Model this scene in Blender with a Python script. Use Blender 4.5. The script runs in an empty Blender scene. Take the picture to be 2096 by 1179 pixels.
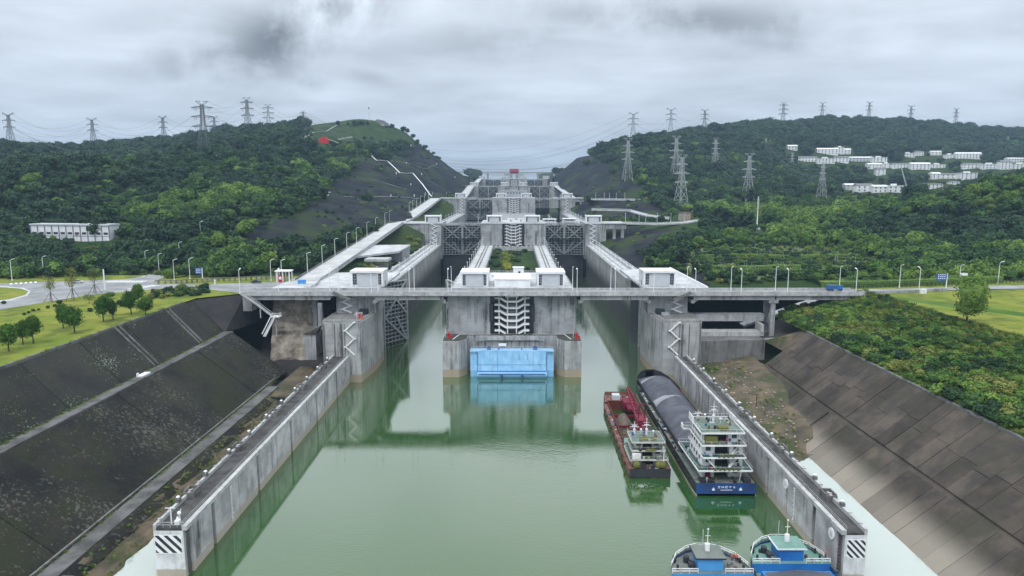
import bpy, bmesh, math, random
import numpy as np
from mathutils import Vector, Matrix, noise as mnoise
R = random.Random(7)
sc = bpy.context.scene
col = sc.collection

# ------------------------------------------------------------------ camera
F, CX, CY, CAMH = 1397.0, 1048.0, 589.5, 78.0
TH = math.atan(209.5 / F)
cam_d = bpy.data.cameras.new('camera')
cam = bpy.data.objects.new('camera', cam_d); col.objects.link(cam)
cam.location = (0, 0, CAMH); cam.rotation_euler = (math.pi/2 - TH, 0, 0)
cam_d.sensor_width = 36; cam_d.lens = 36 * F / 2096
cam_d.clip_start = 1; cam_d.clip_end = 12000
sc.camera = cam

# ------------------------------------------------------------------ sky, sun, exposure
SUN_EL, SUN_AZ = math.radians(58), math.radians(200)
sc.view_settings.view_transform = 'Standard'; sc.view_settings.look = 'None'
sc.view_settings.gamma = 1; sc.view_settings.use_curve_mapping = False
sc.view_settings.exposure = 0.17
world = bpy.data.worlds.new('World'); sc.world = world; world.use_nodes = True
def build_sky():
    nt = world.node_tree; N = nt.nodes; L = nt.links
    for n in list(N): N.remove(n)
    def node(t, **k):
        n = N.new(t)
        for a, b in k.items(): setattr(n, a, b)
        return n
    def M(op, a, b=None, clamp=False):
        n = node('ShaderNodeMath', operation=op, use_clamp=clamp)
        for i, q in enumerate((a, b)):
            if q is None: continue
            if isinstance(q, (int, float)): n.inputs[i].default_value = q
            else: L.new(q, n.inputs[i])
        return n.outputs[0]
    out = node('ShaderNodeOutputWorld'); bg = node('ShaderNodeBackground')
    bg.inputs['Strength'].default_value = 0.1
    L.new(bg.outputs[0], out.inputs[0])
    sky = node('ShaderNodeTexSky', sky_type='NISHITA'); sky.sun_disc = False
    sky.sun_elevation = SUN_EL; sky.sun_rotation = SUN_AZ
    tc = node('ShaderNodeTexCoord'); sep = node('ShaderNodeSeparateXYZ')
    L.new(tc.outputs['Generated'], sep.inputs[0])
    x, y, z = sep.outputs
    zc = M('MAXIMUM', z, 0.0)
    # overcast deck, projected onto a flat layer
    den = M('ADD', zc, 0.10)
    cb = node('ShaderNodeCombineXYZ')
    L.new(M('DIVIDE', x, den), cb.inputs[0]); L.new(M('MULTIPLY', M('DIVIDE', y, den), 1.25), cb.inputs[1])
    n1 = node('ShaderNodeTexNoise'); n1.inputs['Scale'].default_value = 0.55; n1.inputs['Detail'].default_value = 7
    n1.inputs['Roughness'].default_value = 0.52; n1.inputs['Distortion'].default_value = 0.25
    L.new(cb.outputs[0], n1.inputs['Vector'])
    n2 = node('ShaderNodeTexNoise'); n2.inputs['Scale'].default_value = 9.0; n2.inputs['Detail'].default_value = 9
    n2.inputs['Roughness'].default_value = 0.58; n2.inputs['Distortion'].default_value = 0.25
    L.new(tc.outputs['Generated'], n2.inputs['Vector'])
    # brightness with height, as an overcast sky has
    lum = M('ADD', 0.55, M('MULTIPLY', zc, 1.25))
    n3 = node('ShaderNodeTexNoise'); n3.inputs['Scale'].default_value = 1.5; n3.inputs['Detail'].default_value = 6; n3.inputs['Roughness'].default_value = 0.5; n3.inputs['Distortion'].default_value = 0.4
    L.new(cb.outputs[0], n3.inputs['Vector'])
    mod = M('ADD', M('ADD', 0.22, M('MULTIPLY', n1.outputs['Fac'], 1.0)), M('MULTIPLY', n3.outputs['Fac'], 0.56))
    lum = M('MULTIPLY', lum, mod)
    # low dark scud clouds seen in the photograph (direction, spread, strength)
    ay = M('MAXIMUM', y, 0.05)
    ta = M('DIVIDE', x, ay); tb = M('DIVIDE', z, ay)
    dark = None
    for (a0, b0, sa, sb, rot, k) in SCUD:
        da = M('SUBTRACT', ta, a0); db = M('SUBTRACT', tb, b0)
        c, s = math.cos(rot), math.sin(rot)
        p = M('DIVIDE', M('ADD', M('MULTIPLY', da, c), M('MULTIPLY', db, s)), sa)
        q = M('DIVIDE', M('SUBTRACT', M('MULTIPLY', db, c), M('MULTIPLY', da, s)), sb)
        r2 = M('ADD', M('MULTIPLY', p, p), M('MULTIPLY', q, q))
        g = M('MULTIPLY', M('POWER', 2.718, M('MULTIPLY', r2, -1.0)), k)
        dark = g if dark is None else M('MAXIMUM', dark, g)
    wis = M('MULTIPLY', M('SUBTRACT', n2.outputs['Fac'], 0.34), 4.6, True)
    dark = M('MULTIPLY', dark, wis)
    lum = M('MULTIPLY', lum, M('SUBTRACT', 1.0, dark))
    tint = node('ShaderNodeMix', data_type='RGBA')
    tint.inputs['A'].default_value = (0.82, 0.93, 1.08, 1); tint.inputs['B'].default_value = (0.94, 1.0, 1.06, 1)
    L.new(M('MULTIPLY', zc, 2.2, True), tint.inputs['Factor'])
    sc10 = node('ShaderNodeVectorMath', operation='SCALE')
    L.new(tint.outputs['Result'], sc10.inputs[0]); L.new(M('MULTIPLY', lum, 10.0), sc10.inputs['Scale'])
    mix = node('ShaderNodeMix', data_type='RGBA'); mix.inputs['Factor'].default_value = 0.94
    L.new(sky.outputs[0], mix.inputs['A']); L.new(sc10.outputs[0], mix.inputs['B'])
    L.new(mix.outputs['Result'], bg.inputs['Color'])
def _dir(u, v):
    a = (u - CX) / F; b = (CY - v) / F; c, s = math.cos(TH), math.sin(TH)
    return a / (c + b*s), (-s + b*c) / (c + b*s)
SCUD = []
for (u, v, su, sv, rot, k) in [(565,85,150,70,0.38,0.72),(690,5,160,66,0.5,0.78),(450,118,200,36,0.1,0.5),(640,168,30,15,0,0.6),
                               (755,158,50,15,-0.2,0.25),(1420,40,330,36,-0.05,0.50),(960,100,240,40,0,0.28),(1560,85,260,20,-0.12,0.26),(1150,60,200,18,.1,.2),(300,40,120,30,0.2,0.1)]:
    a0, b0 = _dir(u, v); SCUD.append((a0, b0, su/F, sv/F, rot, k))
build_sky()
sun_d = bpy.data.lights.new('sun', 'SUN'); sun = bpy.data.objects.new('sun', sun_d); col.objects.link(sun)
sun_d.energy = 1.5; sun_d.angle = math.radians(28); sun_d.color = (1.0, 0.985, 0.965)
_sd = Vector((math.sin(SUN_AZ)*math.cos(SUN_EL), math.cos(SUN_AZ)*math.cos(SUN_EL), math.sin(SUN_EL)))
sun.rotation_euler = _sd.to_track_quat('Z', 'Y').to_euler(); sun.location = (0, -200, 900)

# ------------------------------------------------------------------ pixel <-> place helpers (photo pixels 2096x1179)
_c, _s = math.cos(TH), math.sin(TH)
def proj(X, Y, Z):
    zr = Z - CAMH; d = Y*_c - zr*_s
    return CX + F*X/d, CY - F*(Y*_s + zr*_c)/d, d
def ray(u, v):
    a = (u-CX)/F; b = (CY-v)/F
    return (a, _c + b*_s, -_s + b*_c)
def PZ(u, v, z):
    r = ray(u, v); t = (z-CAMH)/r[2]; return (r[0]*t, r[1]*t, z)
def PY(u, v, Y):
    r = ray(u, v); t = Y/r[1]; return (r[0]*t, Y, CAMH + r[2]*t)
def XU(u, Y, z):          # x of pixel column u at depth Y, height z
    return (u-CX)/F * (Y*_c - (z-CAMH)*_s)

# ------------------------------------------------------------------ object helpers
def tag(o, label=None, cat=None, group=None, kind=None):
    if label: o['label'] = label
    if cat: o['category'] = cat
    if group: o['group'] = group
    if kind: o['kind'] = kind
    return o
def thing(name, label, cat, loc=(0,0,0), rz=0, group=None):
    o = bpy.data.objects.new(name, None); col.objects.link(o)
    o.empty_display_size = 1; o.location = loc; o.rotation_euler = (0, 0, rz)
    return tag(o, label, cat, group)
def ref(name, me, parent=None, loc=(0,0,0), rz=0, scale=1):
    o = bpy.data.objects.new(name, me); col.objects.link(o)
    o.parent = parent; o.location = loc; o.rotation_euler = (0, 0, rz)
    o.scale = (scale,)*3 if isinstance(scale, (int, float)) else scale
    return o
def children_of(): pass
def copy_tree(o, loc=None, rz=None, label=None, group=None, parent=None, scale=None):
    c = o.copy(); col.objects.link(c)
    if parent is not None: c.parent = parent
    if loc is not None: c.location = loc
    if rz is not None: c.rotation_euler = (0, 0, rz)
    if scale is not None: c.scale = (scale,)*3
    if label: c['label'] = label
    if group: c['group'] = group
    for ch in o.children: copy_tree(ch, parent=c)
    return c

class MB:
    def __init__(s): s.v = []; s.f = []; s.m = []; s.cur = 0
    def add(s, vs, fs):
        b = len(s.v); s.v += [tuple(p) for p in vs]
        for f in fs: s.f.append([b+i for i in f]); s.m.append(s.cur)
        return s
    def box(s, x0, x1, y0, y1, z0, z1):
        if x0 > x1: x0, x1 = x1, x0
        if y0 > y1: y0, y1 = y1, y0
        if z0 > z1: z0, z1 = z1, z0
        return s.add([(x0,y0,z0),(x1,y0,z0),(x1,y1,z0),(x0,y1,z0),(x0,y0,z1),(x1,y0,z1),(x1,y1,z1),(x0,y1,z1)],
              [(3,2,1,0),(4,5,6,7),(0,1,5,4),(1,2,6,5),(2,3,7,6),(3,0,4,7)])
    def beam(s, p, q, w, h=None):
        h = h or w; p = Vector(p); q = Vector(q); d = (q-p).normalized()
        up = Vector((0,0,1)) if abs(d.z) < .98 else Vector((0,1,0))
        sx = d.cross(up).normalized()*(w/2); sz = sx.cross(d).normalized()*(h/2)
        vs = [p-sx-sz, p+sx-sz, p+sx+sz, p-sx+sz, q-sx-sz, q+sx-sz, q+sx+sz, q-sx+sz]
        return s.add(vs, [(0,1,2,3),(7,6,5,4),(0,4,5,1),(1,5,6,2),(2,6,7,3),(3,7,4,0)])
    def tube(s, p, q, r0, r1=None, n=6, caps=True):
        r1 = r0 if r1 is None else r1; p = Vector(p); q = Vector(q); d = (q-p).normalized()
        up = Vector((0,0,1)) if abs(d.z) < .98 else Vector((0,1,0))
        a = d.cross(up).normalized(); b = a.cross(d)
        vs = []
        for c0, r in ((p, r0), (q, r1)):
            for i in range(n):
                t = 2*math.pi*i/n; vs.append(c0 + a*(r*math.cos(t)) + b*(r*math.sin(t)))
        fs = [(i, n+i, n+(i+1)%n, (i+1)%n) for i in range(n)]
        if caps: fs += [tuple(range(n)), tuple(range(2*n-1, n-1, -1))]
        return s.add(vs, fs)
    def path(s, pts, r, n=5):
        for a, b in zip(pts, pts[1:]): s.tube(a, b, r, r, n)
        return s
    def prism(s, pts, z0, z1):     # xy outline, counter-clockwise
        n = len(pts)
        vs = [(x,y,z0) for x,y in pts] + [(x,y,z1) for x,y in pts]
        return s.add(vs, [tuple(range(n-1,-1,-1)), tuple(range(n,2*n))] + [(i,(i+1)%n,n+(i+1)%n,n+i) for i in range(n)])
    def prism_x(s, pts, x0, x1):   # yz outline extruded along x
        n = len(pts)
        vs = [(x0,y,z) for y,z in pts] + [(x1,y,z) for y,z in pts]
        return s.add(vs, [tuple(range(n-1,-1,-1)), tuple(range(n,2*n))] + [(i,(i+1)%n,n+(i+1)%n,n+i) for i in range(n)])
    def prism_y(s, pts, y0, y1):   # xz outline extruded along y
        n = len(pts)
        vs = [(x,y0,z) for x,z in pts] + [(x,y1,z) for x,z in pts]
        return s.add(vs, [tuple(range(n)), tuple(range(2*n-1,n-1,-1))] + [(i,n+i,n+(i+1)%n,(i+1)%n) for i in range(n)])
    def ball(s, c, r, n=8, m=5, half=False, sz=1):
        vs = []; fs = []
        lo = 0 if half else -math.pi/2
        for j in range(m+1):
            t = lo + (math.pi/2-lo)*j/m
            for i in range(n):
                p = 2*math.pi*i/n; vs.append((c[0]+r*math.cos(t)*math.cos(p), c[1]+r*math.cos(t)*math.sin(p), c[2]+r*sz*math.sin(t)))
        for j in range(m):
            for i in range(n): fs.append((j*n+i, j*n+(i+1)%n, (j+1)*n+(i+1)%n, (j+1)*n+i))
        return s.add(vs, fs)
    def rail(s, pts, h=1.1, post=2.5, r=0.05, bars=2):
        for a, b in zip(pts, pts[1:]):
            a = Vector(a); b = Vector(b); ln = (b-a).length; n = max(1, int(round(ln/post)))
            for i in range(n+1):
                p = a.lerp(b, i/n); s.beam(p, p+Vector((0,0,h)), 2*r)
            for k in range(bars):
                zz = Vector((0,0,h*(k+1)/bars)); s.beam(a+zz, b+zz, 2*r)
        return s
    def mesh(s, name, mats, smooth=False):
        me = bpy.data.meshes.new(name); me.from_pydata(s.v, [], s.f)
        if not isinstance(mats, (list, tuple)): mats = [mats]
        for m in mats: me.materials.append(m)
        if len(mats) > 1: me.polygons.foreach_set('material_index', s.m)
        if smooth: me.polygons.foreach_set('use_smooth', [True]*len(s.f))
        me.update(); return me
    def ob(s, name, mats, parent=None, loc=(0,0,0), smooth=False):
        return ref(name, s.mesh(name, mats, smooth), parent, loc)

# ------------------------------------------------------------------ materials
def mat(name, c1, c2=None, scale=0.25, rough=0.85, spec=0.25, metal=0.0, streak=0.0, streak_col=(0.035,0.034,0.032),
        bump=0.0, bscale=2.0, rnd=0.0, band=None, moss=None, speck=None, lines=0.0, streak_scale=0.7, coat=0.0, detail=6):
    m = bpy.data.materials.new(name); m.use_nodes = True
    nt = m.node_tree; N = nt.nodes; L = nt.links; P = N['Principled BSDF']
    P.inputs['Roughness'].default_value = rough; P.inputs['Metallic'].default_value = metal
    P.inputs['Specular IOR Level'].default_value = spec
    if coat: P.inputs['Coat Weight'].default_value = coat; P.inputs['Coat Roughness'].default_value = 0.15
    geo = N.new('ShaderNodeNewGeometry'); pos = geo.outputs['Position']
    def noise(sc_, det=6, vec=None, ro=0.6):
        n = N.new('ShaderNodeTexNoise'); n.inputs['Scale'].default_value = sc_; n.inputs['Detail'].default_value = det
        n.inputs['Roughness'].default_value = ro; L.new(vec or pos, n.inputs['Vector']); return n.outputs['Fac']
    def ramp(fac, lo, hi):
        n = N.new('ShaderNodeMapRange'); n.inputs['From Min'].default_value = lo; n.inputs['From Max'].default_value = hi
        n.interpolation_type = 'SMOOTHSTEP'; L.new(fac, n.inputs['Value']); return n.outputs[0]
    def mix(fac, a, b, k=None):
        n = N.new('ShaderNodeMix'); n.data_type = 'RGBA'
        if k is not None:
            mm = N.new('ShaderNodeMath'); mm.operation = 'MULTIPLY'; mm.inputs[1].default_value = k; L.new(fac, mm.inputs[0]); fac = mm.outputs[0]
        L.new(fac, n.inputs['Factor'])
        for q, i in ((a,'A'),(b,'B')):
            if isinstance(q, tuple): n.inputs[i].default_value = (*q[:3], 1)
            else: L.new(q, n.inputs[i])
        return n.outputs['Result']
    c2 = c2 or tuple(x*0.8 for x in c1)
    c = mix(ramp(noise(scale, detail), 0.32, 0.68), c1, c2)
    if streak:
        mp = N.new('ShaderNodeMapping'); mp.inputs['Scale'].default_value = (1, 1, 0.07); L.new(pos, mp.inputs['Vector'])
        f = ramp(noise(streak_scale, 5, mp.outputs[0], 0.65), 0.46, 0.66)
        g = N.new('ShaderNodeMath'); g.operation = 'MULTIPLY'; L.new(f, g.inputs[0]); L.new(ramp(noise(0.07, 4), 0.34, 0.62), g.inputs[1])
        c = mix(g.outputs[0], c, streak_col, streak)
    if lines:
        sp = N.new('ShaderNodeSeparateXYZ'); L.new(pos, sp.inputs[0])
        w = N.new('ShaderNodeMath'); w.operation = 'PINGPONG'; w.inputs[1].default_value = lines/2; L.new(sp.outputs[2], w.inputs[0])
        lt = N.new('ShaderNodeMath'); lt.operation = 'LESS_THAN'; lt.inputs[1].default_value = 0.06; L.new(w.outputs[0], lt.inputs[0])
        c = mix(lt.outputs[0], c, tuple(x*0.55 for x in c1), 0.55)
    if moss: c = mix(ramp(noise(moss[1], 8, None, .65), 0.48, 0.62), c, moss[0], 0.9)
    if band:      # water-line stain: (z level, colour)
        sp = N.new('ShaderNodeSeparateXYZ'); L.new(pos, sp.inputs[0])
        ad = N.new('ShaderNodeMath'); ad.operation = 'ADD'; L.new(sp.outputs[2], ad.inputs[0])
        mm = N.new('ShaderNodeMath'); mm.operation = 'MULTIPLY'; mm.inputs[1].default_value = 0.6; L.new(noise(0.4, 3), mm.inputs[0])
        L.new(mm.outputs[0], ad.inputs[1])
        bw = band[3] if len(band) > 3 else 0.2
        c = mix(ramp(ad.outputs[0], band[0]+0.9+bw, band[0]+0.9-bw), c, band[1], band[2] if len(band) > 2 else 0.9)
    if speck:     # pale lichen flecks: (scale, threshold, colour, patch scale)
        q = N.new('ShaderNodeMath'); q.operation = 'MULTIPLY_ADD'; L.new(noise(speck[3], 4), q.inputs[0]); q.inputs[1].default_value = 0.55; L.new(noise(speck[0], 5, None, 0.7), q.inputs[2])
        c = mix(ramp(q.outputs[0], speck[1]+0.20, speck[1]+0.30), c, speck[2], 1.0)
    if rnd:
        oi = N.new('ShaderNodeObjectInfo'); hv = N.new('ShaderNodeHueSaturation')
        mr = N.new('ShaderNodeMapRange'); mr.inputs['To Min'].default_value = 1-rnd; mr.inputs['To Max'].default_value = 1+rnd
        L.new(oi.outputs['Random'], mr.inputs['Value']); L.new(mr.outputs[0], hv.inputs['Value'])
        L.new(c, hv.inputs['Color']); c = hv.outputs[0]
    L.new(c, P.inputs['Base Color'])
    if bump:
        b = N.new('ShaderNodeBump'); b.inputs['Strength'].default_value = 1.0; b.inputs['Distance'].default_value = bump
        L.new(noise(bscale, 6), b.inputs['Height']); L.new(b.outputs[0], P.inputs['Normal'])
    return m
def leafmat(name, dark, light, accent=None, scale=0.35):
    m = bpy.data.materials.new(name); m.use_nodes = True
    nt = m.node_tree; N = nt.nodes; L = nt.links; P = N['Principled BSDF']
    P.inputs['Roughness'].default_value = 0.62; P.inputs['Specular IOR Level'].default_value = 0.18
    at = N.new('ShaderNodeAttribute'); at.attribute_name = 'tone'
    oi = N.new('ShaderNodeObjectInfo')
    geo = N.new('ShaderNodeNewGeometry')
    n = N.new('ShaderNodeTexNoise'); n.inputs['Scale'].default_value = 0.018; n.inputs['Detail'].default_value = 3; L.new(geo.outputs['Position'], n.inputs['Vector'])
    a = N.new('ShaderNodeMath'); a.operation = 'MULTIPLY_ADD'; L.new(oi.outputs['Random'], a.inputs[0]); a.inputs[1].default_value = 0.55
    b = N.new('ShaderNodeMath'); b.operation = 'MULTIPLY_ADD'; L.new(at.outputs['Fac'], b.inputs[0]); b.inputs[1].default_value = 0.55
    c = N.new('ShaderNodeMath'); c.operation = 'MULTIPLY_ADD'; L.new(n.outputs['Fac'], c.inputs[0]); c.inputs[1].default_value = 1.1; c.inputs[2].default_value = -0.58
    L.new(c.outputs[0], b.inputs[2]); L.new(b.outputs[0], a.inputs[2])
    mx = N.new('ShaderNodeMix'); mx.data_type = 'RGBA'; mx.clamp_factor = True
    mx.inputs['A'].default_value = (*dark, 1); mx.inputs['B'].default_value = (*light, 1); L.new(a.outputs[0], mx.inputs['Factor'])
    L.new(mx.outputs['Result'], P.inputs['Base Color'])
    return m
CONC = mat('concrete', (0.36,0.37,0.38), (0.23,0.235,0.245), 0.14, streak=0.85, bump=0.03, lines=3.0, rnd=0.05)
CONCW = mat('guide_wall_concrete', (0.50,0.50,0.505), (0.27,0.27,0.28), 0.16, streak=0.95, bump=0.05, lines=2.6, rnd=0.07, band=(1.4,(0.34,0.31,0.25)))
CONCP = mat('pier_concrete', (0.41,0.42,0.425), (0.28,0.285,0.29), 0.13, streak=0.85, bump=0.03, lines=3.2, band=(2.6,(0.30,0.25,0.18)))
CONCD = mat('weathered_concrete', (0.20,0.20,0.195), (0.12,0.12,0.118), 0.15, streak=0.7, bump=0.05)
DECK = mat('deck_concrete', (0.54,0.55,0.56), (0.36,0.37,0.38), 0.16, rough=0.5, bump=0.01, detail=10)
RAMPM = mat('ramp_concrete', (0.50,0.51,0.51), (0.36,0.37,0.37), 0.1, rough=0.6, bump=0.01)
COPE = mat('coping_concrete', (0.48,0.485,0.49), (0.33,0.335,0.335), 0.5, streak=0.4, bump=0.03)
DARKTOP = mat('wall_top_asphalt', (0.035,0.034,0.034), (0.085,0.083,0.08), 0.3, rough=0.8, bump=0.02)
APRON = mat('apron_asphalt', (0.045,0.046,0.046), (0.07,0.075,0.06), 0.25, rough=0.75, bump=0.02)
ASPH = mat('asphalt', (0.17,0.175,0.18), (0.30,0.305,0.31), 0.13, rough=0.5, bump=0.01)
PYLOND = mat('silhouette_steel', (0.13,0.14,0.15), (0.09,0.10,0.11), 0.3, rough=0.6)  # pylon steel with the dark against-the-sky silhouette painted into its colour
PAINT = mat('white_paint', (0.80,0.81,0.82), (0.68,0.69,0.70), 0.6, rough=0.5)
WHITE = mat('white_wall', (0.78,0.79,0.80), (0.66,0.67,0.69), 0.25, rough=0.6, streak=0.12)
ROOFW = mat('white_roof', (0.80,0.81,0.82), (0.70,0.71,0.72), 0.3, rough=0.5)
PANEL = mat('grey_panel', (0.50,0.53,0.56), (0.44,0.47,0.50), 0.4, rough=0.5)
GLASS = mat('dark_glass', (0.03,0.04,0.05), (0.05,0.06,0.075), 0.5, rough=0.12, spec=0.6)
STEELG = mat('gate_steel', (0.33,0.35,0.36), (0.24,0.26,0.27), 0.5, rough=0.55, streak=0.3)
GATESKIN = mat('gate_skin', (0.028,0.036,0.045), (0.018,0.024,0.032), 0.4, rough=0.5)
PYLON = mat('galvanised_steel', (0.50,0.52,0.53), (0.40,0.42,0.43), 0.3, rough=0.5, metal=0.2)
LAMPW = mat('lamp_white', (0.80,0.82,0.84), (0.72,0.74,0.76), 1.0, rough=0.4)
RAILW = mat('rail_grey', (0.50,0.52,0.53), (0.38,0.40,0.41), 1.0, rough=0.5)
BLUEG = mat('blue_gate_paint', (0.22,0.48,0.78), (0.34,0.60,0.86), 0.3, rough=0.55, band=(2.2,(0.14,0.33,0.52),0.7,.5), streak=0.4, detail=9, streak_col=(0.10,0.22,0.36))
BLUED = mat('dark_blue_paint', (0.03,0.09,0.24), (0.05,0.14,0.32), 0.5, rough=0.5)
BLUEH = mat('blue_hull_paint', (0.010,0.065,0.23), (0.022,0.035,0.10), 0.5, rough=0.45, streak=0.5, streak_col=(0.05,0.05,0.06))
BLUEC = mat('bright_blue_paint', (0.02,0.13,0.42), (0.03,0.19,0.52), 0.3, rough=0.4)
BLUEL = mat('light_blue_paint', (0.07,0.30,0.62), (0.09,0.34,0.66), 0.3, rough=0.45)
RED = mat('red_paint', (0.55,0.03,0.03), (0.40,0.02,0.025), 0.6, rough=0.45)
ORANGE = mat('orange_vest', (0.75,0.10,0.04), (0.65,0.07,0.03), 2.0, rough=0.7)
CRIM = mat('crimson_paint', (0.21,0.014,0.04), (0.12,0.012,0.026), 0.5, rough=0.5)
RUST = mat('rust_hull', (0.15,0.045,0.035), (0.25,0.15,0.12), 0.6, rough=0.75, streak=0.4)
RUSTD = mat('rust_hold', (0.12,0.03,0.025), (0.07,0.022,0.02), 0.3, rough=0.8)
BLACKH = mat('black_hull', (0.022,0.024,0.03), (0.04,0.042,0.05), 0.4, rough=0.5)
BOOT = mat('boot_topping', (0.50,0.42,0.35), (0.40,0.32,0.26), 0.5, rough=0.7)
GREEND = mat('green_deck', (0.020,0.065,0.056), (0.045,0.10,0.085), 0.35, rough=0.5, streak=0.2)
GREENL = mat('pale_green_deck', (0.15,0.20,0.175), (0.075,0.105,0.09), 0.5, rough=0.5)
TEAL = mat('teal_deck', (0.11,0.23,0.19), (0.16,0.28,0.24), 0.3, rough=0.45)
OLIVE = mat('olive_canvas', (0.10,0.11,0.025), (0.14,0.14,0.04), 0.8, rough=0.9)
TARP = mat('grey_tarpaulin', (0.055,0.058,0.074), (0.10,0.105,0.125), 0.16, rough=0.55, bump=0.12, bscale=0.6)
TARPL = mat('pale_tarpaulin', (0.30,0.31,0.34), (0.22,0.23,0.26), 0.3, rough=0.55, bump=0.1, bscale=0.6)
GRAVEL = mat('gravel', (0.16,0.13,0.10), (0.10,0.085,0.07), 1.2, rough=0.95, bump=0.1, bscale=3)
BLACK = mat('black_rubber', (0.02,0.02,0.022), (0.03,0.03,0.03), 1.0, rough=0.8)
CREAM = mat('cream_paint', (0.54,0.54,0.50), (0.38,0.38,0.35), 0.5, rough=0.6, streak=0.3)
SHIPW = mat('ship_white', (0.80,0.81,0.82), (0.64,0.65,0.66), 0.7, rough=0.45, streak=0.4, streak_col=(0.25,0.15,0.08))
PINK = mat('laundry', (0.55,0.28,0.38), (0.40,0.30,0.55), 1.5, rough=0.9)
SKIN = mat('skin', (0.45,0.27,0.19), (0.40,0.24,0.17), 4, rough=0.6)
NAVY = mat('dark_trousers', (0.03,0.035,0.05), (0.02,0.022,0.03), 3, rough=0.9)
LAWN = mat('lawn_grass', (0.12,0.175,0.026), (0.23,0.235,0.05), 0.055, rough=0.95, spec=0.05, bump=0.12, bscale=1.2, detail=10, moss=((0.10,0.125,0.03),0.14))
GRASS = mat('rough_grass', (0.05,0.12,0.022), (0.13,0.185,0.045), 0.07, rough=0.95, spec=0.05, bump=0.3, bscale=0.8)
FLOOR = mat('forest_floor', (0.02,0.045,0.014), (0.04,0.06,0.02), 0.05, rough=0.95, spec=0.05)
MUD = mat('mud', (0.15,0.115,0.075), (0.06,0.055,0.042), 0.13, rough=0.85, bump=0.4, bscale=0.5, detail=10, moss=((0.045,0.06,0.02),0.07))
MUDG = mat('mossy_mud', (0.10,0.09,0.04), (0.045,0.05,0.02), 0.12, rough=0.9, bump=0.25, bscale=0.5)
SLOPEL = mat('shotcrete_slope', (0.016,0.017,0.018), (0.034,0.034,0.026), 0.09, rough=0.85, bump=0.25, bscale=0.8, speck=(1.7,0.70,(0.30,0.31,0.31),0.05), rnd=0.14, detail=10, moss=((0.020,0.025,0.012),0.05))
SLOPEM = mat('mossy_slope', (0.009,0.0095,0.010), (0.026,0.025,0.018), 0.10, rough=0.85, bump=0.3, bscale=0.6, speck=(1.1,0.64,(0.085,0.085,0.07),0.045), rnd=0.12, detail=10, moss=((0.020,0.024,0.010),0.06))
BERM = mat('berm_concrete', (0.14,0.14,0.14), (0.055,0.056,0.053), 0.20, rough=0.8, bump=0.06, detail=9)
SLAB = mat('revetment_slab', (0.086,0.070,0.056), (0.040,0.035,0.032), 0.16, rough=0.85, bump=0.12, bscale=0.7, rnd=0.26, band=(3.6,(0.24,0.215,0.18),0.9,2.4), detail=10, moss=((0.045,0.042,0.03),0.07))
ROCK = mat('dark_rock', (0.026,0.026,0.029), (0.055,0.052,0.05), 0.06, rough=0.9, bump=0.8, bscale=0.25)
ROCKL = mat('pale_rock', (0.48,0.43,0.36), (0.20,0.17,0.14), 0.25, rough=0.9, bump=0.8, bscale=0.4)
BARK = mat('bark', (0.09,0.07,0.05), (0.06,0.045,0.035), 2, rough=0.95)
STAKE = mat('wooden_stake', (0.10,0.08,0.06), (0.07,0.06,0.05), 2, rough=0.9)
SIGNB = mat('sign_blue', (0.02,0.10,0.42), (0.025,0.12,0.46), 1, rough=0.4)
DAMG = mat('dam_grey', (0.34,0.36,0.38), (0.28,0.30,0.32), 0.05, rough=0.8)
REDROOF = mat('red_roof_tile', (0.42,0.045,0.06), (0.34,0.04,0.05), 0.3, rough=0.7)
ROOFT = mat('grey_roof_tile', (0.20,0.21,0.22), (0.14,0.15,0.16), 0.3, rough=0.8)
WOOD = mat('timber', (0.35,0.22,0.11), (0.25,0.16,0.09), 1.0, rough=0.9)
LEAF_D = leafmat('leaf_dark', (0.006,0.022,0.012), (0.042,0.090,0.034))
LEAF_M = leafmat('leaf_mid', (0.010,0.044,0.014), (0.088,0.168,0.036))
LEAF_B = leafmat('leaf_bright', (0.030,0.095,0.018), (0.165,0.255,0.048))
LEAF_Y = leafmat('leaf_yellow', (0.11,0.15,0.018), (0.29,0.30,0.05))
LEAF_L = leafmat('leaf_lawn_tree', (0.020,0.072,0.012), (0.095,0.19,0.026))
LEAF_O = leafmat('leaf_olive', (0.07,0.10,0.022), (0.21,0.235,0.06))

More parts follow.
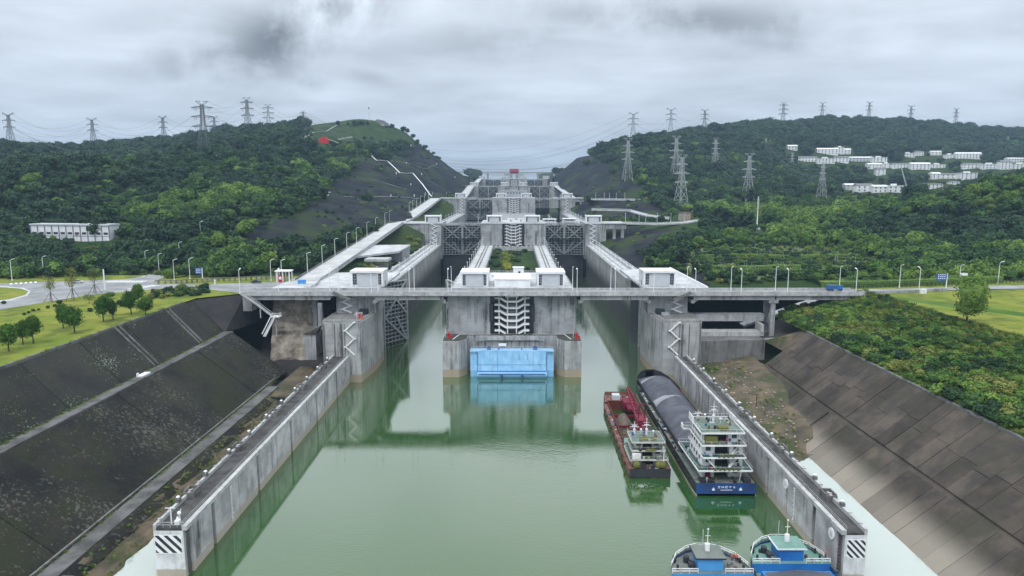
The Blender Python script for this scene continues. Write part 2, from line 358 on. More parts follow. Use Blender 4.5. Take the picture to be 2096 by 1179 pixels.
def water_mat():
    m = bpy.data.materials.new('green_water'); m.use_nodes = True
    nt = m.node_tree; N = nt.nodes; L = nt.links
    for n in list(N): N.remove(n)
    out = N.new('ShaderNodeOutputMaterial'); mx = N.new('ShaderNodeMixShader')
    df = N.new('ShaderNodeBsdfDiffuse'); gl = N.new('ShaderNodeBsdfGlossy'); fr = N.new('ShaderNodeLayerWeight')
    gl.inputs['Roughness'].default_value = 0.045; gl.inputs['Color'].default_value = (1.0,1.0,0.95,1)
    fr.inputs['Blend'].default_value = 0.5
    geo = N.new('ShaderNodeNewGeometry')
    def noise(s, d, sy=1.0, det=3):
        mp = N.new('ShaderNodeMapping'); mp.inputs['Scale'].default_value = (1, sy, 1); L.new(geo.outputs['Position'], mp.inputs['Vector'])
        n = N.new('ShaderNodeTexNoise'); n.inputs['Scale'].default_value = s; n.inputs['Detail'].default_value = det; L.new(mp.outputs[0], n.inputs['Vector']); return n.outputs['Fac']
    nz = noise(0.02, 3, 0.5)
    mc = N.new('ShaderNodeMix'); mc.data_type = 'RGBA'; mc.inputs['A'].default_value = (0.008,0.074,0.010,1); mc.inputs['B'].default_value = (0.048,0.088,0.026,1)
    L.new(nz, mc.inputs['Factor']); L.new(mc.outputs['Result'], df.inputs['Color'])
    b = N.new('ShaderNodeBump'); b.inputs['Strength'].default_value = 0.35; b.inputs['Distance'].default_value = 0.075
    ad = N.new('ShaderNodeMath'); ad.operation = 'ADD'; L.new(noise(0.9, 3, 1.6), ad.inputs[0]); L.new(noise(0.16, 3, 1.5), ad.inputs[1])
    # calmer and rougher patches of surface
    pr = N.new('ShaderNodeMapRange'); pr.interpolation_type = 'SMOOTHSTEP'; pr.inputs['From Min'].default_value = 0.42; pr.inputs['From Max'].default_value = 0.60; pr.inputs['To Min'].default_value = 0.22; pr.inputs['To Max'].default_value = 1.5; L.new(noise(0.016, 4, 0.5), pr.inputs['Value'])
    pm = N.new('ShaderNodeMath'); pm.operation = 'MULTIPLY'; L.new(ad.outputs[0], pm.inputs[0]); L.new(pr.outputs[0], pm.inputs[1])
    L.new(pm.outputs[0], b.inputs['Height'])
    for q in (gl, fr): L.new(b.outputs[0], q.inputs['Normal'])
    pw = N.new('ShaderNodeMath'); pw.operation = 'POWER'; pw.inputs[1].default_value = 3.0; L.new(fr.outputs['Facing'], pw.inputs[0])
    fa = N.new('ShaderNodeMath'); fa.operation = 'MULTIPLY_ADD'; fa.use_clamp = True; fa.inputs[1].default_value = 1.28; fa.inputs[2].default_value = 0.035; L.new(pw.outputs[0], fa.inputs[0])
    L.new(fa.outputs[0], mx.inputs[0]); L.new(df.outputs[0], mx.inputs[1]); L.new(gl.outputs[0], mx.inputs[2])
    L.new(mx.outputs[0], out.inputs[0]); return m
WATER = water_mat()
PALEW = WATER.copy(); PALEW.name = 'pale_water'  # same water with a paler diffuse colour, for the side channels
for n_ in PALEW.node_tree.nodes:
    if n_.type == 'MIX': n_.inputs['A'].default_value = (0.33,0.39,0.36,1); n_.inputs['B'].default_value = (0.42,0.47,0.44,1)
CHAMB = mat('chamber_concrete', (0.37,0.37,0.365), (0.27,0.27,0.27), 0.10, streak=0.6, bump=0.03, band=(16,(0.030,0.034,0.038),0.94,6.5))
SILLM = mat('dark_sill', (0.022,0.026,0.032), (0.035,0.038,0.042), 0.2, rough=0.5)  # one near-black tone for the sills below the gates
GREYD = mat('grey_green_deck', (0.17,0.19,0.17), (0.12,0.14,0.125), 0.4, rough=0.6)
WASH = mat('whitewashed_concrete', (0.66,0.68,0.70), (0.50,0.51,0.52), 0.5, rough=0.7, streak=0.35, band=(1.2,(0.34,0.30,0.24)))

# =================================================================== SETTING
def sheet(name, pts, z, m, parent=None):
    mb = MB(); mb.add([(x,y,z) for x,y in pts], [tuple(range(len(pts)))])
    return tag(mb.ob(name, m, parent), kind='structure')
# ---- terrain from surveyed points -------------------------------------------------
def C(u, v, Y, t=0.0):
    p = PY(u, v, Y); return (p[0], Y, p[2]-t)
LP = [C(*a) for a in [(-150,305,800,10),(0,296,800,9),(60,296,800,11),(130,310,780,17),(200,314,820,17),(300,304,900,16),(380,297,850,15),
 (430,290,720,15),(490,279,780,13),(560,271,820,13),(640,267,900,12),(700,256,1050),(60,338,560,6),(130,320,560,6),(190,358,540,6),(0,345,540,6),(-100,350,520,6),
 (215,348,650),(300,334,750,3),(260,400,540,4),(100,430,480,5),(200,445,465,5),(300,440,470,5),(400,450,450,5),(480,430,480,5),(330,380,560,5),(430,360,600,5),(520,350,640,5),
 (600,340,690,5),(650,385,670,4),(560,400,560,4),(600,436,520),(150,505,430),(300,520,400,3),(430,528,385,3),(0,520,400,4),(-150,520,400,4),
 (500,512,400,3),(560,522,385,2),(620,500,450),(680,478,505),(740,452,565),(800,432,640),(850,412,800),(720,412,760),(860,401,885),
 (740,254,1080),(770,248,1100),(800,257,1120),(830,270,1140),(870,302,1180),(910,333,1220),(945,357,1260),(958,377,1280),(760,322,930),(800,352,900),(840,381,890),(880,362,1050),(900,391,1050),
 (830,322,1010),(720,300,970),(660,291,920),(640,312,850,3),(690,340,860)]]
LP += [(-500,345,33),(-350,345,33),(-250,345,33),(-180,345,33),(-130,340,33),(-115,340,33),(-108,334,32.7),(-700,345,33),
 (-75,340,27.3),(-75,450,27.6),(-75,560,28),(-83,450,29),(-91,334,32.4),(-91,450,38.2),(-105,450,38.8),(-91,575,44.4),(-106,575,44.8),(-88,700,49),(-104,700,51),(-88,880,60),(-106,880,61),
 (-75,600,40),(-75,700,41.5),(-75,860,42),(-78,930,57),(-75,1000,62),(-75,1180,72),(-75,1300,78),(-90,1484,88),(-75,1650,98),(-200,1500,110),(-400,1500,140),(-800,1400,120),(-300,1900,95),(-75,1900,95),(-800,800,105),(-1000,1100,100),(-1000,400,40)]
RP = [C(*a) for a in [(1290,482,560),(1340,502,500),(1330,562,400),(1430,472,560),(1370,452,640),(1400,522,440,3),(1500,500,480,2),(1600,530,410),(1500,546,390),(1750,540,390),
 (1450,572,345,1),(1650,586,330),(1800,576,325),(1960,572,330,2),(1550,471,560),(1480,470,560,3),(2096,480,430,6),(2000,470,450,6),(1900,500,420,6),(1800,480,470,6),(1700,460,520,6),(1620,440,580,6),
 (1450,428,680,6),(1560,414,720,6),(1650,407,720,6),(1750,407,680,6),(1850,400,640,7),(1920,392,600,7),(1980,377,560,7),(2040,362,530,7),(2110,352,500,7),(2300,335,480,7),(2096,420,480,6),(2096,540,345,3),
 (1700,336,1150),(1640,331,1180),(1800,397,1000),(1870,322,1300),(1980,327,1250),(2090,347,1100),(1900,347,1120),(1960,369,1000),(1900,389,920),(1740,392,1000),
 (1140,360,1280),(1160,400,1050),(1200,402,900),(1200,409,890),(1300,409,850),(1370,444,660),(1180,324,1250),(1215,314,1220,4),(1260,292,1180,6),(1330,286,1180,6),(1400,277,1220,9),(1480,262,1280,10),
 (1600,250,1400,13),(1700,245,1480,15),(1750,242,1520,15),(1850,241,1600,15),(1910,251,1650,13),(1960,263,1700,12),(2096,269,1750,12),(2250,275,1750,12),
 (1280,362,900),(1390,427,640,3),(1460,342,950,5),(1530,402,760,5),(1600,312,1200,4),(1550,342,1000,5),(1680,382,900,4),(1400,362,900,5),(1330,392,800,5),(1850,292,1420,4),(1700,292,1350,4),(2000,302,1450,4),(1500,302,1150,5),(1350,322,1080,5),(1250,332,1080,2)]]
RP += [(75,340,27),(75,450,27),(75,560,27.5),(110,340,27),(90,345,27),(105,400,25),(95,450,25.5),(92,520,27),(95,575,33),(150,330,29),(200,322,32),(300,318,33),(500,318,33),(75,640,41),(75,860,43),(80,930,56),
 (75,1000,61),(75,1180,72),(75,1300,80),(90,1500,95),(100,1700,100),(75,1900,95),(300,2200,150),(800,2200,200),(1300,2000,180),(1300,1200,150),(1000,700,110),(900,400,60)]
class Surf:
    def __init__(s, P):
        P = np.array(P, float); s.P = P; D = np.hypot(P[:,None,0]-P[None,:,0], P[:,None,1]-P[None,:,1])
        n = len(P); A = np.zeros((n+3, n+3)); A[:n,:n] = -D - np.eye(n)*2.0
        A[:n,n] = 1; A[:n,n+1:] = P[:,:2]/1000; A[n,:n] = 1; A[n+1:,:n] = P[:,:2].T/1000
        s.w = np.linalg.solve(A, np.r_[P[:,2], 0,0,0])
    def __call__(s, x, y):
        x = np.asarray(x, float); y = np.asarray(y, float); shp = x.shape; x = x.ravel(); y = y.ravel(); out = np.zeros(len(x))
        for k in range(0, len(x), 20000):
            a, b = x[k:k+20000], y[k:k+20000]
            D = -np.hypot(a[:,None]-s.P[None,:,0], b[:,None]-s.P[None,:,1]); n = len(s.P)
            out[k:k+20000] = D @ s.w[:n] + s.w[n] + a/1000*s.w[n+1] + b/1000*s.w[n+2]
        return out.reshape(shp)
SL, SR = Surf(LP), Surf(RP)
def bumps(x, y):      # broad natural unevenness, fading in away from the flat ground
    k = np.clip((y-380)/250, 0, 1)*np.clip((np.abs(x)-110)/60, 0, 1)
    return k*(3.0*np.sin(x/37+y/53)*np.sin(y/41-x/67+1.3) + 1.3*np.sin(x/13.1+2*np.sin(y/29))*np.sin(y/17.3))
def height(x, y):
    x = np.asarray(x, float); y = np.asarray(y, float)
    return np.where(x < 0, SL(x, y), SR(x, y)) + bumps(x, y)
def hit(u, v, t0=330, t1=2400):
    r = ray(u, v); t = np.linspace(t0, t1, 1400); x, y, z = r[0]*t, r[1]*t, CAMH+r[2]*t
    g = height(x, y); k = np.argmax(g >= z)
    if g[k] < z[k]: k = int(np.argmin(np.abs(z-g)))
    return (float(x[k]), float(y[k]), float(g[k]))
def pip(u, v, poly):
    inside = np.zeros(u.shape, bool); n = len(poly)
    for i in range(n):
        (x1,y1),(x2,y2) = poly[i], poly[(i+1)%n]
        c = ((y1 > v) != (y2 > v)) & (u < (x2-x1)*(v-y1)/((y2-y1) or 1e-9)+x1); inside ^= c
    return inside
def projn(x, y, z):
    zr = z-CAMH; d = y*_c - zr*_s; return CX+F*x/d, CY-F*(y*_s+zr*_c)/d
ROCKP = [[(700,322),(745,318),(800,330),(850,290),(885,306),(912,328),(950,350),(975,380),(975,412),(905,410),(860,412),(700,412),(640,400),(690,372),(725,345)],
         [(478,492),(530,462),(600,442),(640,412),(700,408),(870,408),(830,455),(720,480),(690,492),(640,505),(560,522),(505,512)],
         [(1120,360),(1195,308),(1218,330),(1268,345),(1290,370),(1330,392),(1300,404),(1180,404),(1120,404)],
         [(1180,404),(1305,404),(1352,428),(1375,446),(1180,450)],
         [(1255,462),(1400,470),(1420,484),(1350,500),(1325,522),(1322,545),(1345,552),(1450,560),(1440,600),(1255,600)]]
GRASSP = [[(620,262),(700,250),(775,244),(830,262),(850,290),(760,300),(640,300),(600,290)],
          [(1400,512),(1560,500),(1740,508),(1800,535),(1740,560),(1560,572),(1400,552)],[(470,475),(560,440),(600,446),(530,470),(480,494),(420,520)],
          [(220,330),(300,325),(330,345),(210,365)],[(1700,395),(1800,380),(1900,392),(1850,402),(1720,402)],[(1270,400),(1400,405),(1380,425),(1290,406)],[(1425,468),(1520,460),(1590,478),(1540,500),(1430,490)]]
def terrain(name, xs, ys):
    X, Y = np.meshgrid(xs, ys); Z = height(X, Y); u, v = projn(X, Y, Z)
    rock = np.zeros(X.shape); grass = np.zeros(X.shape)
    for p in ROCKP: rock[pip(u, v, p)] = 1
    for p in GRASSP: grass[pip(u, v, p)] = 1
    Z = Z + rock*np.array([[1.6*mnoise.noise((a/14, b/14, 3)) for a in xs] for b in ys])
    nx, ny = len(xs), len(ys)
    vs = np.stack([X, Y, Z], -1).reshape(-1, 3)
    idx = np.arange(nx*ny).reshape(ny, nx)
    q = np.stack([idx[:-1,:-1], idx[:-1,1:], idx[1:,1:], idx[1:,:-1]], -1).reshape(-1, 4)
    if xs[1] < xs[0]: q = q[:, ::-1]
    me = bpy.data.meshes.new(name); me.from_pydata(vs.tolist(), [], q.tolist())
    field = np.where(pip(u, v, GRASSP[1]), 1.0, 0.0)
    for nm, arr in (('rock', rock), ('grass', grass), ('field', field)):
        a = me.attributes.new(nm, 'FLOAT', 'POINT'); a.data.foreach_set('value', arr.ravel().astype(np.float32))
    me.polygons.foreach_set('use_smooth', [True]*len(q)); me.materials.append(TERR); me.update()
    return tag(ref(name, me), kind='structure')
def terr_mat():
    m = mat('terrain_ground', (0.02,0.045,0.014), (0.04,0.06,0.02), 0.05, rough=0.95, spec=0.05, bump=0.4, bscale=0.3)
    nt = m.node_tree; N = nt.nodes; L = nt.links; P = N['Principled BSDF']; base = P.inputs['Base Color'].links[0].from_socket
    geo = N.new('ShaderNodeNewGeometry')
    def nz(s, sy=1, sz=1, d=7):
        mp = N.new('ShaderNodeMapping'); mp.inputs['Scale'].default_value = (1, sy, sz); L.new(geo.outputs['Position'], mp.inputs['Vector'])
        n = N.new('ShaderNodeTexNoise'); n.inputs['Scale'].default_value = s; n.inputs['Detail'].default_value = d; L.new(mp.outputs[0], n.inputs['Vector']); return n.outputs['Fac']
    def mx(f, a, b):
        n = N.new('ShaderNodeMix'); n.data_type = 'RGBA'; n.clamp_factor = True; L.new(f, n.inputs['Factor'])
        for q, i in ((a,'A'),(b,'B')):
            if isinstance(q, tuple): n.inputs[i].default_value = (*q,1)
            else: L.new(q, n.inputs[i])
        return n.outputs['Result']
    def rg(f, a, b):
        n = N.new('ShaderNodeMapRange'); n.inputs['From Min'].default_value = a; n.inputs['From Max'].default_value = b; L.new(f, n.inputs['Value']); return n.outputs[0]
    def at(nm, jit):
        a = N.new('ShaderNodeAttribute'); a.attribute_name = nm
        s = N.new('ShaderNodeMath'); s.operation = 'ADD'; L.new(a.outputs['Fac'], s.inputs[0]); L.new(rg(nz(0.06), 0.0, 1.0), s.inputs[1])
        return rg(s.outputs[0], 0.9, 1.1) if jit else a.outputs['Fac']
    rockc = mx(rg(nz(0.05, 1, 3), .35, .65), (0.011,0.014,0.019), (0.030,0.033,0.038))
    rockc = mx(rg(nz(0.03), .52, .62), rockc, (0.035,0.05,0.024))
    grassc = mx(rg(nz(0.08), .35, .65), (0.018,0.042,0.018), (0.048,0.074,0.028))
    c = mx(at('grass', True), base, grassc); fieldc = mx(rg(nz(0.35), .40, .62), (0.050,0.085,0.026), (0.16,0.16,0.085)); c = mx(at('field', True), c, fieldc); c = mx(at('rock', True), c, rockc)
    L.new(c, P.inputs['Base Color']); return m
TERR = terr_mat()
terrain('hill_terrain', np.arange(-75, -1000, -7.0), np.arange(336, 1900, 7.0))
terrain('hill_terrain', np.arange(75, 1330, 7.0), np.arange(316, 2150, 8.0))
g = MB(); g.box(-4000, 4000, -500, 5200, -9, -8); tag(g.ob('ground', FLOOR), kind='structure')

# ---- water ------------------------------------------------------------------------
sheet('river_water', [(-68,-160),(67.5,-160),(67.5,583),(-68,583)], 0.0, WATER)
sheet('side_channel_water', [(67.5,-160),(95,-160),(95,268),(67.5,268)], 0.0, PALEW)
sheet('side_channel_water', [(-95,-160),(-68,-160),(-68,268),(-95,268)], 0.0, PALEW)
sheet('chamber_water', [(-64,590),(66,590),(68,886),(-64,886)], 33.0, WATER)
sheet('chamber_water', [(-64,890),(70,890),(70,1186),(-64,1186)], 49.0, WATER)

# ---- left cut slopes --------------------------------------------------------------
def swept(name, prof, y0, y1, m, seg=6.0, jit=0.0, seed=0, kind='structure'):
    n = max(1, int(round((y1-y0)/seg))); rr = random.Random(seed); vs = []; fs = []; k = len(prof)
    for i in range(n+1):
        y = y0+(y1-y0)*i/n
        for j, (x, z) in enumerate(prof):
            e = 0 if j in (0, k-1) else jit
            vs.append((x+rr.uniform(-e, e), y, z+rr.uniform(-e, e)))
    for i in range(n):
        for j in range(k-1): a = i*k+j; fs.append((a, a+1, a+k+1, a+k))
    return tag(MB().add(vs, fs).ob(name, m), kind=kind)
def lerp2(a, b, n): return [(a[0]+(b[0]-a[0])*i/n, a[1]+(b[1]-a[1])*i/n) for i in range(n+1)]
LY0, LY1 = -40, 268
us = swept('upper_slope', lerp2((-127.6,32.6),(-115.1,19.6),5), LY0, LY1, SLOPEL, jit=0.2, seed=1)
ls = swept('lower_slope', lerp2((-111.9,19.6),(-91.1,3.6),6), LY0, LY1, SLOPEM, jit=0.25, seed=2)
def slab_plane(parent, name, a, b, y0, y1, wid, th, gap, m, rows=1, skip=0.0, seed=3, jag=0.0):
    """shotcrete or concrete slabs lying on a slope whose section runs from a to b (x,z)"""
    rr = random.Random(seed); dx, dz = b[0]-a[0], b[1]-a[1]; ln = math.hypot(dx, dz); nx, nz = -dz/ln, dx/ln
    if nz < 0: nx, nz = -nx, -nz
    y = y0
    while y < y1-wid*0.4:
        w = min(wid*rr.uniform(.85, 1.15), y1-y)
        cuts = [0.0] + [(r+rr.uniform(-.22,.22))/rows for r in range(1, rows)] + [1.0]
        for s0, s1 in zip(cuts, cuts[1:]):
            if rr.random() < skip: continue
            t = th*rr.uniform(.7, 1.25); mb = MB(); g0 = gap/ln
            q = []
            for (s, yy) in ((s0+g0, y+gap),(s1-g0, y+gap),(s1-g0, y+w-gap),(s0+g0, y+w-gap)):
                q.append((a[0]+dx*s, yy, a[1]+dz*s))
            top = [(p[0]+nx*t, p[1], p[2]+nz*t) for p in q]
            f = [(4,5,6,7),(0,1,5,4),(1,2,6,5),(2,3,7,6),(3,0,4,7)]
            if dx*1.0 < 0: f = [tuple(reversed(k)) for k in f]
            mb.add(q+top, f); mb.ob(name, m, parent)
        y += w
slab_plane(us, 'slope_panel', (-127.4,32.5), (-115.2,19.7), LY0, LY1-6, 21, 0.45, 0.10, SLOPEL, seed=5)
slab_plane(ls, 'slope_panel', (-111.8,19.6), (-91.2,3.7), LY0, LY1-4, 27, 0.45, 0.10, SLOPEM, seed=6)
b1 = MB(); b1.box(-115.3, -111.7, LY0, LY1, 19.0, 20.25); tag(b1.ob('upper_berm', BERM), kind='structure')
b2 = MB(); b2.box(-91.3, -87.0, LY0, LY1-22, 3.0, 4.15); tag(b2.ob('lower_berm', BERM), kind='structure')
b3 = MB(); b3.box(-91.7, -91.3, LY0, LY1-12, 3.0, 4.75); tag(b3.ob('berm_kerb', CONCD), kind='structure')
k4 = MB(); k4.box(-128.1, -127.5, 60, 262, 32.4, 33.35); tag(k4.ob('lawn_kerb', CONCD), kind='structure')
swept('canal_bank', lerp2((-87.0,3.9),(-84.6,2.0),2)+lerp2((-83.9,1.7),(-80.6,0.1),4)+lerp2((-79.5,-0.6),(-71.2,-2.2),2), LY0, 236, MUD, jit=0.35, seed=9, seg=3)
swept('bank_toe', [(-87.05,4.0),(-86.2,3.5),(-84.9,2.5),(-84.3,2.0)], LY0, 232, SLOPEM, jit=0.12, seed=19, seg=3)
swept('canal_bank', lerp2((-88.2,3.7),(-71.2,2.2),5), 236, 276, MUD, jit=0.4, seed=10)
# stepped drains down the upper left slope
def drain(y):
    mb = MB()
    for s in (0, 2.3): mb.beam((-127.3, y+s, 33.3), (-115.4, y+s, 20.6), 0.4, 0.7)
    for i in range(9):
        t = (i+.5)/9; mb.beam((-127.3+11.9*t, y+.2, 32.7-12.7*t), (-127.3+11.9*t, y+2.1, 32.7-12.7*t), 0.5, 0.5)
    return mb
t = thing('slope_drain', 'long pale stepped concrete drain down the upper left slope, the nearer of two', 'drain', (0,0,0)); drain(214).ob('drain_channel', CONCD, t)
t = thing('slope_drain', 'short thin concrete drain down the upper left slope close to the bridge', 'drain', (0,0,0)); drain(246).ob('drain_channel', CONCD, t)
# ---- left plateau: lawn, roads -----------------------------------------------------
sheet('left_lawn', [(-127.8,60),(-127.8,272),(-112,286),(-112,292),(-107,292),(-107,342),(-560,352),(-560,60)], 33.0, LAWN)
def pxpoly(name, pts, z, m):
    P = [PZ(u, v, z)[:2] for u, v in pts]
    a = sum(P[i][0]*P[(i+1)%len(P)][1]-P[(i+1)%len(P)][0]*P[i][1] for i in range(len(P)))
    if a < 0: P.reverse()
    return sheet(name, P, z, m)
pxpoly('left_road', [(-220,655),(0,634),(95,618),(180,604),(260,597),(330,591),(420,592),(500,600),(560,600),(640,594),(640,574),(560,577),(470,580),(420,583),(330,580),(312,577),(340,566),(372,553),(362,549),(322,560),(262,571),(180,574),(90,577),(0,580),(-220,583)], 33.012, ASPH)
pxpoly('roundabout_lawn', [(-160,625),(-40,620),(20,612),(52,603),(58,596),(44,591),(10,588),(-60,587),(-160,590)], 33.10, LAWN)
pxpoly('road_kerb', [(-160,628),(-40,623),(22,615),(56,605),(63,596),(48,589),(10,586),(-60,585),(-160,588)], 33.03, DECK)
# crossing stripes and lane paint
def stripes(px0, px1, n, w, m=PAINT):
    a = Vector(PZ(*px0, 33.02)); b = Vector(PZ(*px1, 33.02)); d = (b-a)/n; mb = MB(); nrm = Vector((-d.y, d.x, 0)).normalized()*w
    for i in range(n):
        p = a+d*i; q = p+d*.55; mb.add([p-nrm, q-nrm, q+nrm, p+nrm], [(0,1,2,3)])
    return mb
tag(stripes((215,576),(298,576),13,3.0).ob('zebra_crossing', PAINT), kind='structure')
tag(stripes((268,592),(322,583),7,2.6).ob('zebra_crossing', PAINT), kind='structure')
tag(stripes((20,581),(80,577),6,2.4).ob('zebra_crossing', PAINT), kind='structure')
tag(stripes((290,566),(345,552),5,0.35).ob('lane_marking', PAINT), kind='structure')
# ---- right bank --------------------------------------------------------------------
RY0, RY1 = -40, 258
rs = swept('revetment_slope', lerp2((84,-2.2),(113.8,21.8),6), RY0, RY1, SLAB, jit=0.1, seed=12)
slab_plane(rs, 'concrete_slab', (98.6,9.75), (113.6,21.75), 20, RY1-2, 5.4, 0.34, 0.05, SLAB, rows=2, seed=13)
slab_plane(rs, 'concrete_slab', (86,-0.5), (97.6,8.9), 20, 196, 5.4, 0.30, 0.05, SLAB, rows=1, seed=14)
slab_plane(rs, 'concrete_slab', (91,3.6), (97.6,8.9), 196, RY1-6, 5.4, 0.30, 0.06, SLAB, rows=1, skip=.1, seed=15)
kb = MB(); kb.box(113.5, 114.3, RY0, RY1, 21.4, 22.5); tag(kb.ob('slope_kerb', CONCD), kind='structure')
# vegetated bank above
xs = np.linspace(114.2, 153, 20); ys = np.arange(RY0, 296, 4.0)
X, Y = np.meshgrid(xs, ys); s = (X-114.2)/38.8
Zb = 21.9 + 11.1*np.clip(s*1.12, 0, 1)**0.9
Zb += np.array([[0.7*mnoise.noise((a/6, b/6, 1)) for a in xs] for b in ys])*np.sin(np.pi*np.clip(s,0,1))
def bank_z(x, y): s = (x-114.2)/38.8; return 21.9 + 11.1*min(1, max(0, s*1.12))**0.9
idx = np.arange(X.size).reshape(X.shape)
q = np.stack([idx[:-1,:-1], idx[:-1,1:], idx[1:,1:], idx[1:,:-1]], -1).reshape(-1,4).tolist()
tag(MB().add(np.stack([X,Y,Zb],-1).reshape(-1,3).tolist(), q).ob('grass_bank', GRASS, smooth=True), kind='structure')
sheet('right_lawn', [(152.6,40),(480,40),(480,324),(146.5,324),(146.5,298),(152.6,296)], 33.0, LAWN)
kk = MB(); kk.box(151.6, 153.0, 120, 284, 32.6, 33.3); tag(kk.ob('lawn_edge', MUDG), kind='structure')
pxpoly('right_road', [(1740,601),(1840,598),(1935,594),(1990,592),(2200,590),(2200,582),(1990,585),(1930,588),(1840,591),(1740,592)], 33.25, ASPH)
pxpoly('right_path', [(1800,610),(1850,609),(1960,622),(2096,640),(2200,655),(2200,662),(2096,648),(1950,630),(1850,616)], 33.02, GRASS)
# mud flat between the right guide wall and the slope
xs = np.linspace(69, 99, 31); ys = np.arange(150, 277, 2.0); X, Y = np.meshgrid(xs, ys)
t_ = np.clip((Y-176-(95-X)*0.5 + np.array([[9*mnoise.noise((a/9, b/12, 17)) for a in xs] for b in ys]))/60, -0.4, 1)
Zm = -1.0 + 6.5*t_ + 3.2*np.clip((X-78)/20,0,1)*np.clip(t_*2+.3,0,1) + np.array([[0.9*mnoise.noise((a/7, b/9, 7))+.35*mnoise.noise((a/2, b/2.5, 3)) for a in xs] for b in ys])
tag(MB().add(np.stack([X,Y,Zm],-1).reshape(-1,3).tolist(), (lambda i: np.stack([i[:-1,:-1],i[:-1,1:],i[1:,1:],i[1:,:-1]],-1).reshape(-1,4).tolist())(np.arange(X.size).reshape(X.shape))).ob('mud_flat', MUD, smooth=True), kind='structure')
# rock under both bridge ends
def rockface(name, x0, x1, y, z0, z1, m, nx=14, nz=10, slope=0.0, seed=0, amp=1.6):
    vs = []; fs = []
    for j in range(nz+1):
        for i in range(nx+1):
            x = x0+(x1-x0)*i/nx; z = z0+(z1-z0)*j/nz
            vs.append((x, y+slope*(j/nz)+amp*mnoise.noise((x/5+seed, z/5, 0)), z))
    for j in range(nz):
        for i in range(nx): a = j*(nx+1)+i; fs.append((a, a+1, a+nx+2, a+nx+1))
    return tag(MB().add(vs, fs).ob(name, m), kind='structure')
rockface('rock_face', -113, -74, 300, -2, 32.4, ROCK, slope=8)
rockface('pale_rock_face', -104, -84.5, 286, 1, 31, ROCKL, slope=8, seed=4, amp=3.4, nx=24, nz=16)
mb = MB(); mb.add([(-127.6,268,32.9),(-115,268.2,19.9),(-112,268,19.9),(-91,268,3.9),(-88,268,3.9),(-88,268,-2),(-128,268,-2)], [(0,1,2,3,4,5,6)])
tag(mb.ob('slope_end', ROCK), kind='structure')
mb = MB(); mb.add([(-127.6,268.1,32.9),(-113,285,32.6),(-111,300,32.5),(-111,300,19),(-113,276,19.4),(-115,268.1,19.9)], [(5,4,1,0),(4,3,2,1)])
tag(mb.ob('cut_corner', ROCK), kind='structure')
rockface('chasm_floor', -113, -74, 272, 0, 6, ROCK, slope=24, seed=8, amp=2.0)
mb = MB(); mb.add([(104,276,14.5),(122,268,17),(142,272,27.5),(147,282,32.4),(147,300,32.4),(112,300,15.5),(104,300,14.5)], [(0,1,2,3,4,5,6)])
tag(mb.ob('rock_embankment', ROCK), kind='structure')
mb = MB(); mb.add([(108,259,13),(114.2,259,21.6),(118,264,22.4),(136,272,29),(122,270,17.3),(104,276,14.6)], [(0,1,2,3,4,5)])
tag(mb.ob('slope_end', MUD), kind='structure')
mb = MB(); mb.beam((104,303,15.5),(146,303,30.5),6,1.0); tag(mb.ob('sloped_apron', CONC), kind='structure')
mb = MB(); mb.beam((104.5,276,15.2),(128,267.5,18.2),0.7,0.8); tag(mb.ob('slope_coping', COPE), kind='structure')
# the lower road branch climbing between the trees on the left
def strip(name, pts, w, m, dz=0.25):
    mb = MB(); vs = []; fs = []
    for i, p in enumerate(pts):
        a = Vector(pts[max(0,i-1)][:2]); b = Vector(pts[min(len(pts)-1,i+1)][:2]); d = (b-a).normalized(); n = Vector((-d.y, d.x))*w/2
        vs += [(p[0]+n.x, p[1]+n.y, p[2]+dz), (p[0]-n.x, p[1]-n.y, p[2]+dz)]
    for i in range(len(pts)-1): fs.append((2*i, 2*i+1, 2*i+3, 2*i+2))
    return tag(mb.add(vs, fs).ob(name, m), kind='structure')
# =================================================================== LOCK STRUCTURES
def ax(y): return 0.0038*max(0.0, y-280)
